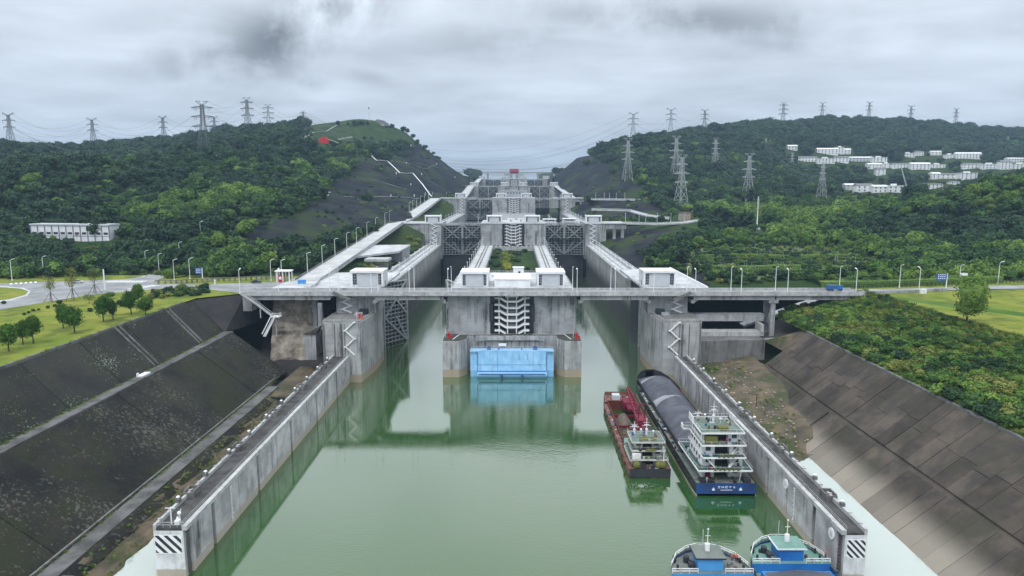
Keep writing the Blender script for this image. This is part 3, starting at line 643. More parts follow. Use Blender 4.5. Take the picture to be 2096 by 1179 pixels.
# ---- guide walls --------------------------------------------------------------------
def guide_wall(sgn, xi, xo, y0, y1, label):
    t = thing('guide_wall', label, 'wall', (0, y0, 0))
    n = 11; L = (y1-y0)/n
    S = lambda x: sgn*x
    for i in range(n):
        a, b = i*L, (i+1)*L; rec = i in (0, 2, 4, 6, 8)
        e = 1.5 if rec else 0.12; s0 = 1.6 if i == 0 else 0.0
        mb = MB(); mb.box(S(xi), S(xo), a+s0*0+(0 if i == 0 else .06), b-e, -3, 10.1)
        if i == 0: mb = MB(); mb.box(S(xi+.5), S(xo), a, a+.9, -3, 10.1); mb.box(S(xi), S(xo), a+2.4, b-e, -3, 10.1)
        mb.ob('wall_panel', CONCW, t)
        if rec and i:
            mb = MB(); mb.box(S(xi+.9), S(xo), b-e+.003, b-.06, -3, 9.9)
            for k in range(12): mb.box(S(xi+.55), S(xi+.7), b-e+.3, b-.3, k*.8, k*.8+.12)
            mb.ob('ladder_recess', CONCD, t)
        if i == 0:
            mb = MB(); mb.box(S(xi+1.0), S(xo), a+.903, a+2.397, -3, 9.9)
            for k in range(14): mb.box(S(xi+.45), S(xi+.65), a+1.1, a+2.2, k*.72, k*.72+.14)
            mb.box(S(xi+.4), S(xi+.6), a+1.0, a+1.15, 0, 9.8); mb.box(S(xi+.4), S(xi+.6), a+2.15, a+2.3, 0, 9.8)
            mb.ob('ladder_recess', CONCD, t)
        mb = MB(); mb.box(S(xi-.22), S(xi+.75), a+.05, b-.05, 10.1, 11.0); mb.ob('coping', COPE, t)
        mb = MB(); mb.box(S(xi+.752), S(xo-.55), a, b, 10.1, 10.55); mb.ob('walkway', DARKTOP, t)
        mb = MB(); mb.box(S(xo-.55), S(xo+.05), a+.03, b-.03, 10.1, 11.35)
        for k in range(3): mb.box(S(xo-.6), S(xo+.1), a+L*(k+.5)/3-.2, a+L*(k+.5)/3+.2, 10.3, 11.6)
        mb.ob('parapet', COPE, t)
    for i in range(1, n, 2):    # small lookout boxes on the outer edge
        mb = MB(); c = i*L+2
        mb.box(S(xo-1.9), S(xo-1.6), c-1.4, c+1.4, 10.2, 12.0); mb.box(S(xo+.2), S(xo+.5), c-1.4, c+1.4, 9.2, 12.0)
        mb.box(S(xo-1.9), S(xo+.5), c+1.4, c+1.7, 10.2, 12.0); mb.box(S(xo-1.9), S(xo+.5), c-1.7, c-1.4, 10.2, 11.7)
        mb.ob('lookout_box', CONCD, t)
    mb = MB(); q = sorted((S(xi+.52), S(xo+.02))); mb.box(q[0],q[1],-.003,-.001,-3,10.05); mb.ob('end_face', WASH, t)
    rl = MB(); rl.rail([(S(xi+1.2), 1, 10.5), (S(xi+1.2), y1-y0-1, 10.5)], 0.9, 3.3, 0.022); rl.ob('railing', RAILW, t)
    # striped board on the end face
    w0, w1 = sorted((S(xi+.9 if sgn > 0 else xi+.9), S(xo-.1)))
    hb = MB(); hb.box(w0, w1, -.06, -.004, 5.2, 9.2); hbo = hb.ob('hazard_board', PAINT, t)
    W = w1-w0; H0, H1 = 5.35, 9.05
    for k in range(-3, 5):
        x0 = w0+k*W/3.0; st = MB(); d = (H1-H0)*0.95; pts = []
        # band going down to the right, clipped to the board
        poly = [(x0, H1), (x0+W*.16, H1), (x0+W*.16+d, H0), (x0+d, H0)]
        def clip(P, f, g):
            out = []
            for i in range(len(P)):
                a, b = P[i], P[(i+1) % len(P)]; fa, fb = f(a), f(b)
                if fa >= 0: out.append(a)
                if fa*fb < 0: s = fa/(fa-fb); out.append((a[0]+(b[0]-a[0])*s, a[1]+(b[1]-a[1])*s))
            return out
        poly = clip(poly, lambda p: p[0]-(w0+.1), 0)
        if len(poly) > 2: poly = clip(poly, lambda p: (w1-.1)-p[0], 0)
        if len(poly) > 2:
            st.prism_y(poly, -.085, -.062); st.ob('stripe', BLACKH, hbo)
    return t, L
gwl, GL = guide_wall(-1, 65, 71.4, 127.2, 272, 'long stained concrete guide wall left of the green water, striped board on its end')
gwr, _ = guide_wall(1, 65, 69.8, 125.4, 272, 'long stained concrete guide wall on the right with barges moored along it')
# depth gauges and round boards
def gauge(par, sgn, yy, label):
    mb = MB(); mb.box(sgn*64.9, sgn*64.996, yy-.35, yy+.35, 1.0, 9.3); g = mb.ob('depth_gauge', PAINT, par); g['label'] = label
    for k in range(14): mb = MB(); mb.box(sgn*64.85, sgn*64.897, yy-.3+.25*(k%2), yy+.08+.25*(k%2), 1.25+k*.57, 1.5+k*.57); mb.ob('tick', BLACKH, g)
gauge(gwl, -1, 22, 'white depth gauge with black ticks'); gauge(gwr, 1, 23, 'white depth gauge with black ticks')
for yy in (4.2, 27.5, 66):
    mb = MB(); mb.tube((64.7, yy, 8.2), (64.97, yy, 8.2), 1.15, n=20); b = mb.ob('round_board', PAINT, gwr)
    mb = MB(); mb.box(64.64, 64.69, yy-.45, yy-.25, 7.7, 8.7); mb.box(64.64, 64.69, yy+.05, yy+.45, 8.5, 8.7); mb.box(64.64, 64.69, yy+.05, yy+.45, 7.7, 7.9); mb.box(64.64, 64.69, yy+.1, yy+.28, 7.9, 8.5); mb.ob('figure', RAILW, b)
for s, gw in ((-1, gwl), (1, gwr)):      # light fixtures along the outer parapet
    for i in range(11):
        x = s*(71.1 if s < 0 else 69.5); y = (127.2 if s < 0 else 125.4)+GL*(i+.75)
        if s < 0 and i == 0: lab = 'nearest white dome lamp on the left guide wall'
        lab = 'white dome lamp on the outer edge of the %s guide wall' % ('left' if s < 0 else 'right')
        if i == 0 and s < 0:
            t = thing('wall_lamp', lab, 'lamp', (x, y, 11.35), 0, 'lamps on the left guide wall')
            mb = MB(); mb.box(-.45, .45, -.45, .45, 0, .7); mb.ob('lamp_base', CONCD, t)
            mb = MB(); mb.tube((0,0,.7), (0,0,1.25), .12); mb.ball((0,0,1.1), .42, 10, 4, True, .75); mb.ob('lamp_dome', LAMPW, t, smooth=False); LAMP0 = t
        else: copy_tree(LAMP0, (x, y, 11.35), 0, lab, 'lamps on the %s guide wall' % ('left' if s < 0 else 'right'))
t = thing('navigation_beacon', 'white beacon mast with lamps on the near end of the left guide wall', 'beacon', (-68.6, 129, 10.55))
mb = MB(); mb.tube((0,0,0), (0,0,3.6), .13); mb.beam((-1.1,0,3.4), (.9,0,3.4), .12); mb.ob('mast', LAMPW, t)
mb = MB(); mb.box(.8,1.7,-.5,.5,0,.9); mb.tube((1.25,0,.9), (1.25,0,1.6), .35, .1, 8); mb.ob('lamp_housing', LAMPW, t)
mb = MB(); mb.tube((.9,1.5,0), (.9,1.5,1.6), .18); mb.ball((.9,1.5,1.6), .42, 8, 5); mb.beam((.9,1.5,1.6), (1.5,1.2,2.6), .12); mb.ob('signal_lamp', LAMPW, t)
mb = MB(); mb.rail([(-2.4,-1.4,0), (3.2,-1.4,0)], 1.1, 1.4, .035); mb.ob('guard_rail', RAILW, t)

# ---- repeated lock elements ---------------------------------------------------------
def gate_leaf(name, label, w, h, group):
    """hinge at the origin, leaf along +x, face with the ribs towards -y, bottom at z=0"""
    t = thing(name, label, 'lock gate', (0,0,0), 0, group)
    mb = MB(); mb.box(0, w, 1.25, 1.55, 0, h); mb.ob('skin_plate', GATESKIN, t)
    post = MB(); post.box(0, .9, -.25, 1.24, 0, h); pm = post.mesh('post', STEELG)
    for x in (0, w-.9): ref('post', pm, t, (x,0,0))
    rib = MB(); rib.box(-.14, .14, .32, 1.2, 0, h); rm = rib.mesh('rib', STEELG)
    for i in range(1, 6): ref('rib', rm, t, (.9+(w-1.8)*i/6, 0, 0))
    n = max(6, int(h/2.0)); bm_ = MB(); bm_.box(.903, w-.903, 0.02, 1.1, -.17, .17); bm_ = bm_.mesh('beam', STEELG)
    for i in range(n+1): ref('beam', bm_, t, (0, 0, .17+(h-.34)*i/n))
    m_ = h*.47
    for p, q in (((1,m_), (w-1,h-.4)), ((1,h-.4), (w-1,m_)), ((1,m_-.4), (w-1,1)), ((w*.5, m_-.4), (w-1,1))):
        b = MB(); b.beam((p[0], -.22, p[1]), (q[0], -.22, q[1]), .42, .85); b.ob('brace', STEELG, t)
    return t
def machine_room(label, w, d, h, loc, group):
    t = thing('machine_room', label, 'building', loc, 0, group)
    mb = MB(); mb.box(-w/2, w/2, .9, d, 0, h-.9); mb.box(-w/2, -w/2+.9, 0, .899, 0, h-.9); mb.box(w/2-.9, w/2, 0, .899, 0, h-.9); mb.ob('wall', WHITE, t)
    mb = MB(); mb.box(-w/2-.12, w/2+.12, -.15, d+.15, h-.898, h); mb.ob('roof', ROOFW, t)
    mb = MB(); mb.box(-w*.31, w*.31, .62, .897, .3, h-1.1); mb.ob('roller_door', PANEL, t)
    for s in (-1, 1):
        mb = MB(); mb.box(s*w*.325, s*(w/2-.95), .7, .897, .9, h-1.5); f = mb.ob('window', GLASS, t)
        mb = MB(); x0, x1 = sorted((s*w*.325, s*(w/2-.95)))
        for k in range(3): mb.box(x0, x1, .62, .698, .9+(h-2.4)*(k+1)/4-.05, .9+(h-2.4)*(k+1)/4+.05)
        mb.box((x0+x1)/2-.05, (x0+x1)/2+.05, .6, .618, .9, h-1.5); mb.ob('window_bar', RAILW, f)
    mb = MB(); mb.box(w/2, w/2+.06, d*.35, d*.35+1.1, 0, 2.3); mb.box(-w/2-.06, -w/2, d*.35, d*.35+1.1, 0, 2.3); mb.ob('side_door', GLASS, t)
    mb = MB(); mb.rail([(-w/2-1.5,-1.6,0), (w/2+1.5,-1.6,0)], 1.1, 1.8, .04); mb.ob('railing', RAILW, t)
    return t
def central_stair(par, y, z0, z1, n, m=PAINT, k=1.0):
    st = MB(); st.box(-3*k,3*k,y+3.4,y+3.6,z0,z1); root = st.ob('staircase', CONCD, par)
    P = (z1-z0)/n
    col_ = MB()
    for x in (-1.9,1.9,-5.5,5.5): col_ = MB(); col_.box(x*k-.22,x*k+.22,y+.25,y+.7,z0,z1-.6); col_.ob('column', m, root)
    ld = MB(); ld.box(-2.7*k,2.7*k,y,y+2.6,-.55,.22); ldm = ld.mesh('landing', m)
    sd = MB(); sd.box(5.2*k,7.4*k,y,y+2.6,-.45,.2); sd2 = MB(); sd2.box(-7.4*k,-5.2*k,y,y+2.6,-.45,.2); sm, sm2 = sd.mesh('side_landing', m), sd2.mesh('side_landing', m)
    f1 = MB(); f1.beam((2.7*k,y+.1,-.1),(5.2*k,y+.1,P*.52),.2,.75); f1.beam((2.7*k,y+2.4,-.1),(5.2*k,y+2.4,P*.52),.2,.6); f1.beam((2.7*k,y+1.3,-.3),(5.2*k,y+1.3,P*.42),2,.2); fm = f1.mesh('flight', m)
    f2 = MB()
    f2.v = [(-x,yy,z) for x,yy,z in f1.v]; f2.f = [list(reversed(f)) for f in f1.f]; f2.m = f1.m; fm2 = f2.mesh('flight', m)
    for i in range(n):
        z = z0+P*i+.1
        if i: ref('landing', ldm, root, (0,0,z))
        ref('side_landing', sm, root, (0,0,z+P*.5)); ref('side_landing', sm2, root, (0,0,z+P*.5))
        ref('flight', fm, root, (0,0,z)); ref('flight', fm2, root, (0,0,z))
        if i: 
            w = MB(); w.rail([(-2.6*k,y+.2,z+.2),(2.6*k,y+.2,z+.2)],.9,2.6,.04,1); w.ob('handrail', RAILW, root)
    tl = MB(); tl.box(-2.8*k,2.8*k,y-.2,y+2.8,z1-.9,z1-.1); tl.ob('landing', m, root)
    return root
def zigzag(par, x0, x1, y, z0, z1, n, m=PAINT):
    mb = MB(); mb.box((x0+x1)/2-.12,(x0+x1)/2+.12,y+.05,y+.2,z0,z1); root = mb.ob('outside_stair', RAILW, par)
    for i in range(n):
        a, b = (x0, x1) if i % 2 else (x1, x0); za, zb = z0+(z1-z0)*i/n, z0+(z1-z0)*(i+1)/n
        f = MB(); f.beam((a,y-.5,za+.2),(b,y-.5,zb+.2),.18,.55); f.beam((a,y-.1,za),(b,y-.1,zb),.7,.2)
        s = .5 if b > a else -.5
        f.box(b-.1*s, b+s*1.3, y-.9, y-.03, zb-.05, zb+.35); f.ob('flight', m, root)
def lamp_proto(h, head, label, group):
    t = thing('street_lamp', label, 'street lamp', (0,0,0), 0, group)
    mb = MB(); mb.tube((0,0,0),(0,0,h*.97),.16,.10,6); mb.box(-.25,.25,-.25,.25,0,.5); mb.ob('pole', LAMPW, t)
    if head == 'arm':
        mb = MB(); mb.tube((0,0,h*.96),(1.1,0,h),.09,.08,5); mb.ob('arm', LAMPW, t)
        mb = MB(); mb.beam((.7,0,h+.02),(2.0,0,h+.28),.42,.24); mb.ob('lamp_head', LAMPW, t)
    else:
        mb = MB(); mb.ball((0,0,h*.97+.25),.34,8,5); mb.ob('lamp_head', LAMPW, t)
    return t
# ---- first lock head ------------------------------------------------------------------
ZD = [33.5, 46.5, 62.3, 77.8, 92.5]; YH = [285, 582, 884, 1184, 1484]
def first_head():
    t = thing('lock_pier', 'concrete island pier of the nearest lock, white staircase in its middle', 'pier', (0,0,0))
    base = [(-28.5,272.5),(-21.8,272.5),(-18.6,277),(-18.6,283),(18.6,283),(18.6,277),(21.8,272.5),(28.5,272.5),(28.5,300),(27.2,306),(27.2,350),(-27.2,350),(-27.2,306),(-28.5,300)]
    mb = MB(); mb.prism(base, -3, 15.2); mb.ob('pier_base', CONCP, t)
    ap = [(-28.3,272.8),(-22,272.8),(-18.9,277.1),(-18.9,283.2),(18.9,283.2),(18.9,277.1),(22,272.8),(28.3,272.8),(28.3,284.9),(-28.3,284.9)]
    mb = MB(); mb.prism(ap, 15.2, 15.45); mb.ob('apron', APRON, t)
    for s in (-1, 1):
        mb = MB(); mb.beam((s*22.3,283.8,15.5),(s*24.3,274.6,15.5),.35,.12); mb.ob('edge_line', PAINT, t)
        mb = MB(); mb.beam((s*8.8,284.3,15.5),(s*22.2,284.3,15.5),.22,.1); mb.ob('edge_line', PAINT, t)
        mb = MB(); mb.box(s*9.3,s*27.0,285,350,15.2,32.35); mb.ob('pier_block', CONC, t)
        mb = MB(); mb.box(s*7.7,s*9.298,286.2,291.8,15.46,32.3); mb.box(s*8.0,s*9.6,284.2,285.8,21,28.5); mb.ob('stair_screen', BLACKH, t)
        mb = MB(); mb.box(s*12.0,s*13.5,282.0,282.99,0,14.2); mb.box(s*11.8,s*12.2,281.7,281.99,0,14.2); mb.box(s*13.3,s*13.7,281.7,281.99,0,14.2); mb.box(s*11.4,s*14.1,281.6,283,13.2,14.8); mb.ob('gate_guide', STEELG, t)
    mb = MB(); mb.box(-11.3,11.3,282.2,283,13.3,15.0); mb.ob('sill_beam', COPE, t)
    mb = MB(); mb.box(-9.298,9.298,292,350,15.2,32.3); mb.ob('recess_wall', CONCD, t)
    central_stair(t, 285.2, 15.45, 32.2, 6)
    mb = MB()
    for s in (-1, 1):
        pts = [(s*(7.8-5*math.sin(a)), 284.9, 30.6+2.6*(1-math.cos(a))) for a in [i*.26 for i in range(7)]]
        mb.path(pts, .09)
    mb.ob('stair_canopy', RAILW, t)
    # side blocks
    for s in (-1, 1):
        w = 'left' if s < 0 else 'right'
        b = thing('lock_wall_block', 'concrete block on the %s side of the nearest lock, zigzag stair on its front' % w, 'lock wall', (0,0,0))
        P = [(-76,268),(-74.5,265.4),(-73,265),(-60.2,265),(-58,285),(-58,302),(-63,306),(-63,352),(-76,352)]
        if s > 0: P = [(-x,y) for x,y in reversed(P)]
        mb = MB(); mb.prism(P, -3, 24.4); mb.ob('lower_block', CONCP, b)
        P2 = [(-76,268.2),(-74.4,265.6),(-73,265.3),(-60.5,265.3),(-58.4,284.9),(-76,284.9)]
        if s > 0: P2 = [(-x,y) for x,y in reversed(P2)]
        mb = MB(); mb.prism(P2, 24.4, 24.55); mb.ob('block_top', CONCD, b)
        q = sorted((s*57.6, s*74.4)); mb = MB(); mb.box(q[0],q[1],285,302,24.4,32.35)
        q2 = sorted((s*63, s*74.4)); mb.box(q2[0],q2[1],302.003,352,24.4,32.35); mb.ob('upper_block', CONC, b)
        for x in (58.6, 61): mb = MB(); mb.box(s*x, s*(x+.5), 284.6, 284.99, 0, 24.3); mb.ob('pilaster', CONCD, b)
        for x, w_ in ((75,.5),(70.5,.35),(68,.8),(66.6,.35)): mb = MB(); mb.box(s*x, s*(x-w_), 264.9, 265.2, 3, 23.8); mb.ob('drain_groove', CONCD, b)
        zigzag(b, *sorted((s*66, s*62.6)), 264.9, 11.2, 24.4, 4)
        zigzag(b, *sorted((s*71.8, s*68)), 284.8, 24.6, 32.2, 5)
        mb = MB(); mb.beam((s*67.4,281.6,31.0),(s*74.6,281.6,34.0),2.4,1.1); mb.ob('stair_cover', CONCD, b)
        mb = MB(); mb.rail([(s*75.6,268.5,24.5),(s*73.4,265.7,24.5),(s*60.8,265.7,24.5),(s*58.8,284,24.5)],1.0,2.5,.04); mb.ob('railing', RAILW, b)
        mb = MB(); mb.box(s*60.5,s*64,281,283.5,24.6,26.8); mb.ob('cabinet', GATESKIN, b)
        mb = MB(); mb.box(s*62.2,s*65.4,277.5,279.5,24.56,25.3); mb.box(s*62.2,s*65.4,279.6,279.8,24.56,25.9); mb.ob('equipment_frame', STEELG, b)
    # gates, drawn open
    for (x, y, ang, w, lab) in ((-62.8,328,55,17,'half-open steel gate leaf beside the left block, under the bridge'), (-27.6,329,113,15,'narrow edge-on steel gate leaf against the left side of the island pier'),
                                (62.6,326,91,19,'opened steel gate leaf lying along the right lock wall'), (27.6,330,88,17,'opened steel gate leaf lying along the right side of the island pier')):
        g = gate_leaf('lock_gate', lab, w, 32, 'lock gates'); g.location = (x, y, -1); g.rotation_euler = (0,0,math.radians(ang))
        if x in (-27.6, 62.6):     # ribs face the channel
            for ch in g.children: ch.scale = (1,-1,1)
            if x == 62.6:
                for ch in g.children: ch.scale = (1,1,1)
first_head()
# blue floating gate
def blue_gate():
    t = thing('bulkhead_gate', 'light blue steel bulkhead gate floating in front of the island pier', 'gate', (0,272,0))
    sec = [(5.0,-2),(.9,-2),(-1.2,.9),(-1.2,1.6),(0,2.6),(0,10.9),(5.0,10.9)]
    mb = MB(); mb.prism_x(sec, -14.2, 14.2); mb.ob('gate_body', BLUEG, t)
    for s in (-1,1):
        P = [(14.203,2.6-2.6),(17,1.6-2.4)] ; x0, x1 = sorted((s*14.203, s*17.1))
        mb = MB(); mb.prism_x([(5,-2),(1.6,-2),(1.0,0.2),(1.0,10.9),(5,10.9)], x0, x1); mb.ob('side_box', BLUEG, t)
        mb = MB(); mb.beam((s*14.1,-.12,10.6),(s*14.1,-.12,2.8),.18,.2); mb.ob('edge_rib', BLUED, t)
        for x in (4.2,): mb = MB(); mb.box(s*x-.55,s*x+.55,-1.75,-1.21,.5,1.7); mb.tube((s*x,-1.8,1.3),(s*x,-1.8,.2),.3,.15); mb.ob('fender', BLUED, t)
    mb = MB(); mb.tube((-13.6,-1.32,1.75),(13.6,-1.32,1.75),.22); mb.box(-14,14,-.25,-.004,2.55,2.75); mb.ob('rubbing_strip', BLUED, t)
    mb = MB(); mb.box(-14,14,-.06,-.004,5.3,5.42); mb.box(-6,-5.9,-.06,-.004,2.8,10.7); mb.box(8.6,8.7,-.06,-.004,2.8,10.7); mb.ob('plate_seam', BLUED, t)
    for s in (-1,1):
        mb = MB(); mb.box(s*13.9,s*14.0,-.05,-.004,5.4,9); mb.beam((s*13,-.08,3),(s*10.5,-.08,6.5) if s>0 else (s*13,-.08,6),.07); mb.ob('mooring_line', BLUED, t)
    mb = MB(); mb.box(-17.2,17.2,-.05,4.9,10.903,11.15); mb.ob('top_deck', BLUEG, t)
    mb = MB(); mb.rail([(-17,.2,11.15),(17,.2,11.15)],.9,2.3,.04); mb.rail([(-17,4.7,11.15),(17,4.7,11.15)],.9,2.3,.04); mb.ob('railing', RAILW, t)
    for x, w in ((-9.5,1.6),(-5.5,.7),(9.5,1.8),(4,.5)): mb = MB(); mb.box(x-w/2,x+w/2,1.5,3.2,11.15,11.15+w*.7); mb.tube((x,2.3,11.15+w*.7),(x,2.3,11.6+w*.7),.3); mb.ob('capstan', BLUED, t)
    mb = MB(); mb.box(-5.6,-2.4,4.2,4.3,12.2,13.4); mb.box(-5.5,-5.35,4.31,4.5,11.15,12.3); mb.box(-2.65,-2.5,4.31,4.5,11.15,12.3); mb.ob('sign_board', PAINT, t)
    rr = random.Random(4)      # two columns of red characters, as far as they can be read
    for cx, n, z1 in ((2.95,4,9.5),(6.35,4,9.6)):
        for k in range(n):
            z = z1-k*.62; mb = MB()
            for (a,b,c,d) in ((-.2,.2,.16,.22),(-.2,.2,-.02,.04),(-.22,.22,-.2,-.14),(-.03,.03,-.2,.22)) if (k+int(cx)) % 2 else ((-.2,-.13,-.2,.2),(.13,.2,-.2,.2),(-.2,.2,.14,.2),(-.13,.13,-.05,.01)):
                mb.box(cx+a,cx+b,-.05,-.004,z+c,z+d)
            mb.ob('red_character', RED, t)
blue_gate()
def red_hydrant(x, y, z, lab):
    t = thing('fire_monitor', lab, 'fire monitor', (x,y,z), 0, None)
    mb = MB(); mb.box(-.7,.7,-.5,.5,0,.3); mb.tube((0,0,.3),(0,0,1.5),.28,n=8); mb.ob('stand', RED, t)
    mb = MB(); mb.ball((0,0,1.7),.62,8,6); mb.tube((0,0,1.8),(.9,-.9,2.5),.2,.13); mb.ob('nozzle', RED, t)
    mb = MB(); mb.box(.5,1.5,-.3,.6,.0,1.2); mb.ob('hose_box', RED, t)
    mb = MB(); mb.tube((-1.2,.3,0),(-1.2,.3,3.4),.07); mb.ob('rod', LAMPW, t)
red_hydrant(-26.4,277.5,15.45,'red fire monitor on the left front corner of the island pier')
red_hydrant(26.6,276.5,15.45,'red fire monitor on the right front corner of the island pier')
red_hydrant(-61.8,272,24.55,'red fire monitor on top of the left lock block')
# ---- road bridge -----------------------------------------------------------------------
def bridge():
    t = thing('road_bridge', 'long grey concrete road bridge across the front of the nearest lock', 'bridge', (0,0,0))
    xs = [-112,-76,-58,-28,28,58,76,110,147]
    mb = MB(); mb.box(-112,147,281.0,292.6,32.4,33.3); mb.ob('deck', CONC, t)
    mb = MB(); mb.box(-111,146.8,282.2,291.4,33.3,33.36); mb.ob('road_surface', ASPH, t)
    for a, b in zip(xs, xs[1:]):
        mb = MB(); mb.box(a+.06,b-.06,280.7,281.0,32.55,33.25); mb.box(a+.06,b-.06,281.003,281.45,33.3,34.25); mb.ob('parapet', COPE, t)
        mb = MB(); mb.box(a+.06,b-.06,292.15,292.6,33.3,34.2); mb.ob('parapet', COPE, t)
        mb = MB(); mb.rail([(a+.3,281.2,34.25),(b-.3,281.2,34.25)],.55,3,.035,1); mb.ob('railing', RAILW, t)
    for a, b in ((-112,-76),(-57.4,-28.6),(28.6,57.4),(76,110),(110.6,146)):
        for y in (281.6, 286, 290.6): mb = MB(); mb.box(a,b,y,y+1.1,30.7,32.4); mb.ob('girder', CONC, t)
        if a not in (-112, 110.6):
            for x, s in ((a,1),(b,-1)): mb = MB(); mb.prism_y([(x-s*.8,29.2),(x+s*.2,29.2),(x+s*2.2,30.69),(x-s*.8,30.69)] if s > 0 else [(x+.8,30.69),(x-2.2,30.69),(x-.2,29.2),(x+.8,29.2)],282,291); mb.ob('corbel', CONC, t)
    for x, z0, y in ((109.5,14.5,282.5),(109.5,14.5,289.5),(-85,4,290),(-80.5,8,282)):
        mb = MB(); mb.box(x-.9,x+.9,y-.9,y+.9,z0,29.4); mb.ob('column', CONC, t)
    mb = MB(); mb.box(107.6,111.4,281.2,291.2,29.4,30.69); mb.ob('pier_cap', CONC, t)
    mb = MB(); mb.box(108.9,110.1,284,288,20,22); mb.ob('cross_beam', CONC, t)
    mb = MB(); mb.box(-112.6,-109,281.4,292,26,32.39); mb.ob('abutment', CONC, t)
    mb = MB(); mb.box(144.5,147.3,281.4,292,28,32.39); mb.ob('abutment', CONC, t)
bridge()
# concrete beams and retaining walls on the right below the bridge
t = thing('service_beam', 'pale concrete box beam spanning low beneath the right end of the bridge', 'beam', (0,0,0))
mb = MB(); mb.box(76.05,108,287,291,20.6,23.6); mb.ob('box_beam', COPE, t)
mb = MB(); mb.box(76.05,106,281,287,15.4,17.2); mb.box(104.3,105.6,280.6,287.2,17.2,20.5); mb.ob('lower_ledge', COPE, t)
t = thing('retaining_wall', 'stained dark retaining wall beside the right lock block above the mud', 'wall', (0,0,0))
for i, (a, b, z) in enumerate(((76.06,82,-1),(82.06,87,4),(87.06,93,6),(93.06,99,8.5),(99.06,104,11))):
    mb = MB(); mb.box(a,b,272+i*.5,281,z-4,15.4); mb.ob('wall_panel', CONCD, t)
t = thing('concrete_pier', 'hanging concrete pier beside the left lock block below the bridge', 'pier', (0,0,0))
mb = MB(); mb.box(-83.5,-78.8,268,272,8.5,19); mb.box(-82.5,-79.4,272.003,284,9,19); mb.ob('pier_body', CONC, t)
mb = MB(); mb.prism_y([(-83.8,19.01),(-78.6,19.01),(-77,22)],267.6,272.4); mb.ob('pier_roof', DARKTOP, t)
# stairs at the left bridge end
t = thing('metal_stair', 'white railed stair going down from the left end of the bridge', 'stairs', (0,0,0))
for a, b in (((-112,279,33.6),(-104.5,276.5,29.5)),((-104.5,276.5,29.5),(-97.5,273.5,25.3))):
    mb = MB(); mb.beam(a,b,1.5,.25); mb.ob('flight', CONC, t); mb = MB(); mb.beam((a[0],a[1]-.85,a[2]+1),(b[0],b[1]-.85,b[2]+1),.1,.16); mb.beam((a[0],a[1]+.85,a[2]+1),(b[0],b[1]+.85,b[2]+1),.1,.16); mb.beam((a[0],a[1]-.85,a[2]+.1),(b[0],b[1]-.85,b[2]+.1),.12,.4); mb.ob('handrail', COPE, t)
mb = MB(); mb.box(-98.3,-94.6,272.5,275.5,25,25.35); mb.rail([(-98,272.7,25.35),(-94.8,272.7,25.35),(-94.8,275.3,25.35)],1.2,1.4,.07); mb.ob('landing', PAINT, t)
mb = MB()
for x in (-97.9,-96.1): mb.beam((x,272.8,25.8),(x-2.2,267.5,19.2),.16,.3)
mb.ob('handrail', PAINT, t); mb = MB(); mb.beam((-97,272.8,24.8),(-99.2,267.5,18.2),1.5,.2); mb.ob('flight', CONC, t)
mb = MB(); mb.box(-103.8,-103.4,276.3,276.7,24,29.4); mb.box(-97,-96.6,274.5,274.9,17,25); mb.ob('support', RAILW, t)
# ---- platforms behind the bridge ---------------------------------------------------------
def platform(label, x0, x1, y0, y1, z, th=1.0):
    t = thing('lock_platform', label, 'platform', (0,0,0))
    mb = MB(); mb.box(x0,x1,y0,y1,z-th,z); mb.ob('slab', DECK, t)
    return t
pl = platform('wide pale concrete deck on the left lock side behind the bridge', -106,-58.2, 292.7,352, 33.4)
mb = MB(); mb.rail([(-58.6,294,33.4),(-58.6,330,33.4)],1.1,2.2,.04); mb.ob('railing', RAILW, pl)
pr = platform('pale wet concrete deck on the right lock side behind the bridge', 58.2,85.5, 292.7,366, 33.4)
mb = MB(); mb.box(84.9,85.5,294,366,33.4,34.5); mb.ob('parapet', PAINT, pr)
mb = MB(); mb.rail([(58.6,294,33.4),(58.6,330,33.4)],1.1,2.2,.04); mb.ob('railing', RAILW, pr)
pc = platform('pale concrete deck on the island behind the bridge between two white rooms', -27,27, 292.7,352, 33.4)
mb = MB(); mb.rail([(-26.6,294,33.4),(-26.6,330,33.4)],1.1,2.2,.05); mb.rail([(26.6,294,33.4),(26.6,330,33.4)],1.1,2.2,.05); mb.rail([(-24,351.6,33.4),(24,351.6,33.4)],1.1,2.2,.05); mb.ob('railing', RAILW, pc)
machine_room('white flat-roofed room at the left lock deck behind the bridge, nearest on the left', 14.6,11,7.2,(-64.6,301,33.4),'machine rooms at the lock gates')
machine_room('white flat-roofed room on the island deck, left of the white slab, nearest pair', 12.4,14,7.0,(-16.6,299,33.4),'machine rooms at the lock gates')
machine_room('white flat-roofed room on the island deck, right of the white slab, nearest pair', 12.4,14,7.0,(17.2,299,33.4),'machine rooms at the lock gates')
machine_room('white flat-roofed room at the right lock deck behind the bridge, nearest on the right', 14.6,11,7.2,(65.8,301,33.4),'machine rooms at the lock gates')
t = thing('white_hall', 'broad white flat roof slab standing on the island deck between two white rooms', 'building', (0.2,301,33.4))
mb = MB(); mb.box(-8,8,0,18,0,3.2); mb.ob('wall', WHITE, t); mb = MB(); mb.box(-8.4,8.4,-.3,18.4,3.2,3.7); mb.ob('roof', ROOFW, t)
mb = MB(); mb.box(-10.2,-8.5,1,2.4,0,2.4); mb.ob('kiosk', PANEL, t)
t = thing('white_hut', 'small white hut with a dark door at the back edge of the island deck', 'hut', (3.2,336,33.4))
mb = MB(); mb.box(-2.6,2.6,0,4,0,4.2); mb.ob('wall', WHITE, t); mb = MB(); mb.box(-2.9,2.9,-.3,4.3,4.2,4.5); mb.ob('roof', ROOFW, t); mb = MB(); mb.box(-.1,1,-.08,-.004,.0,2.6); mb.ob('door', GLASS, t)
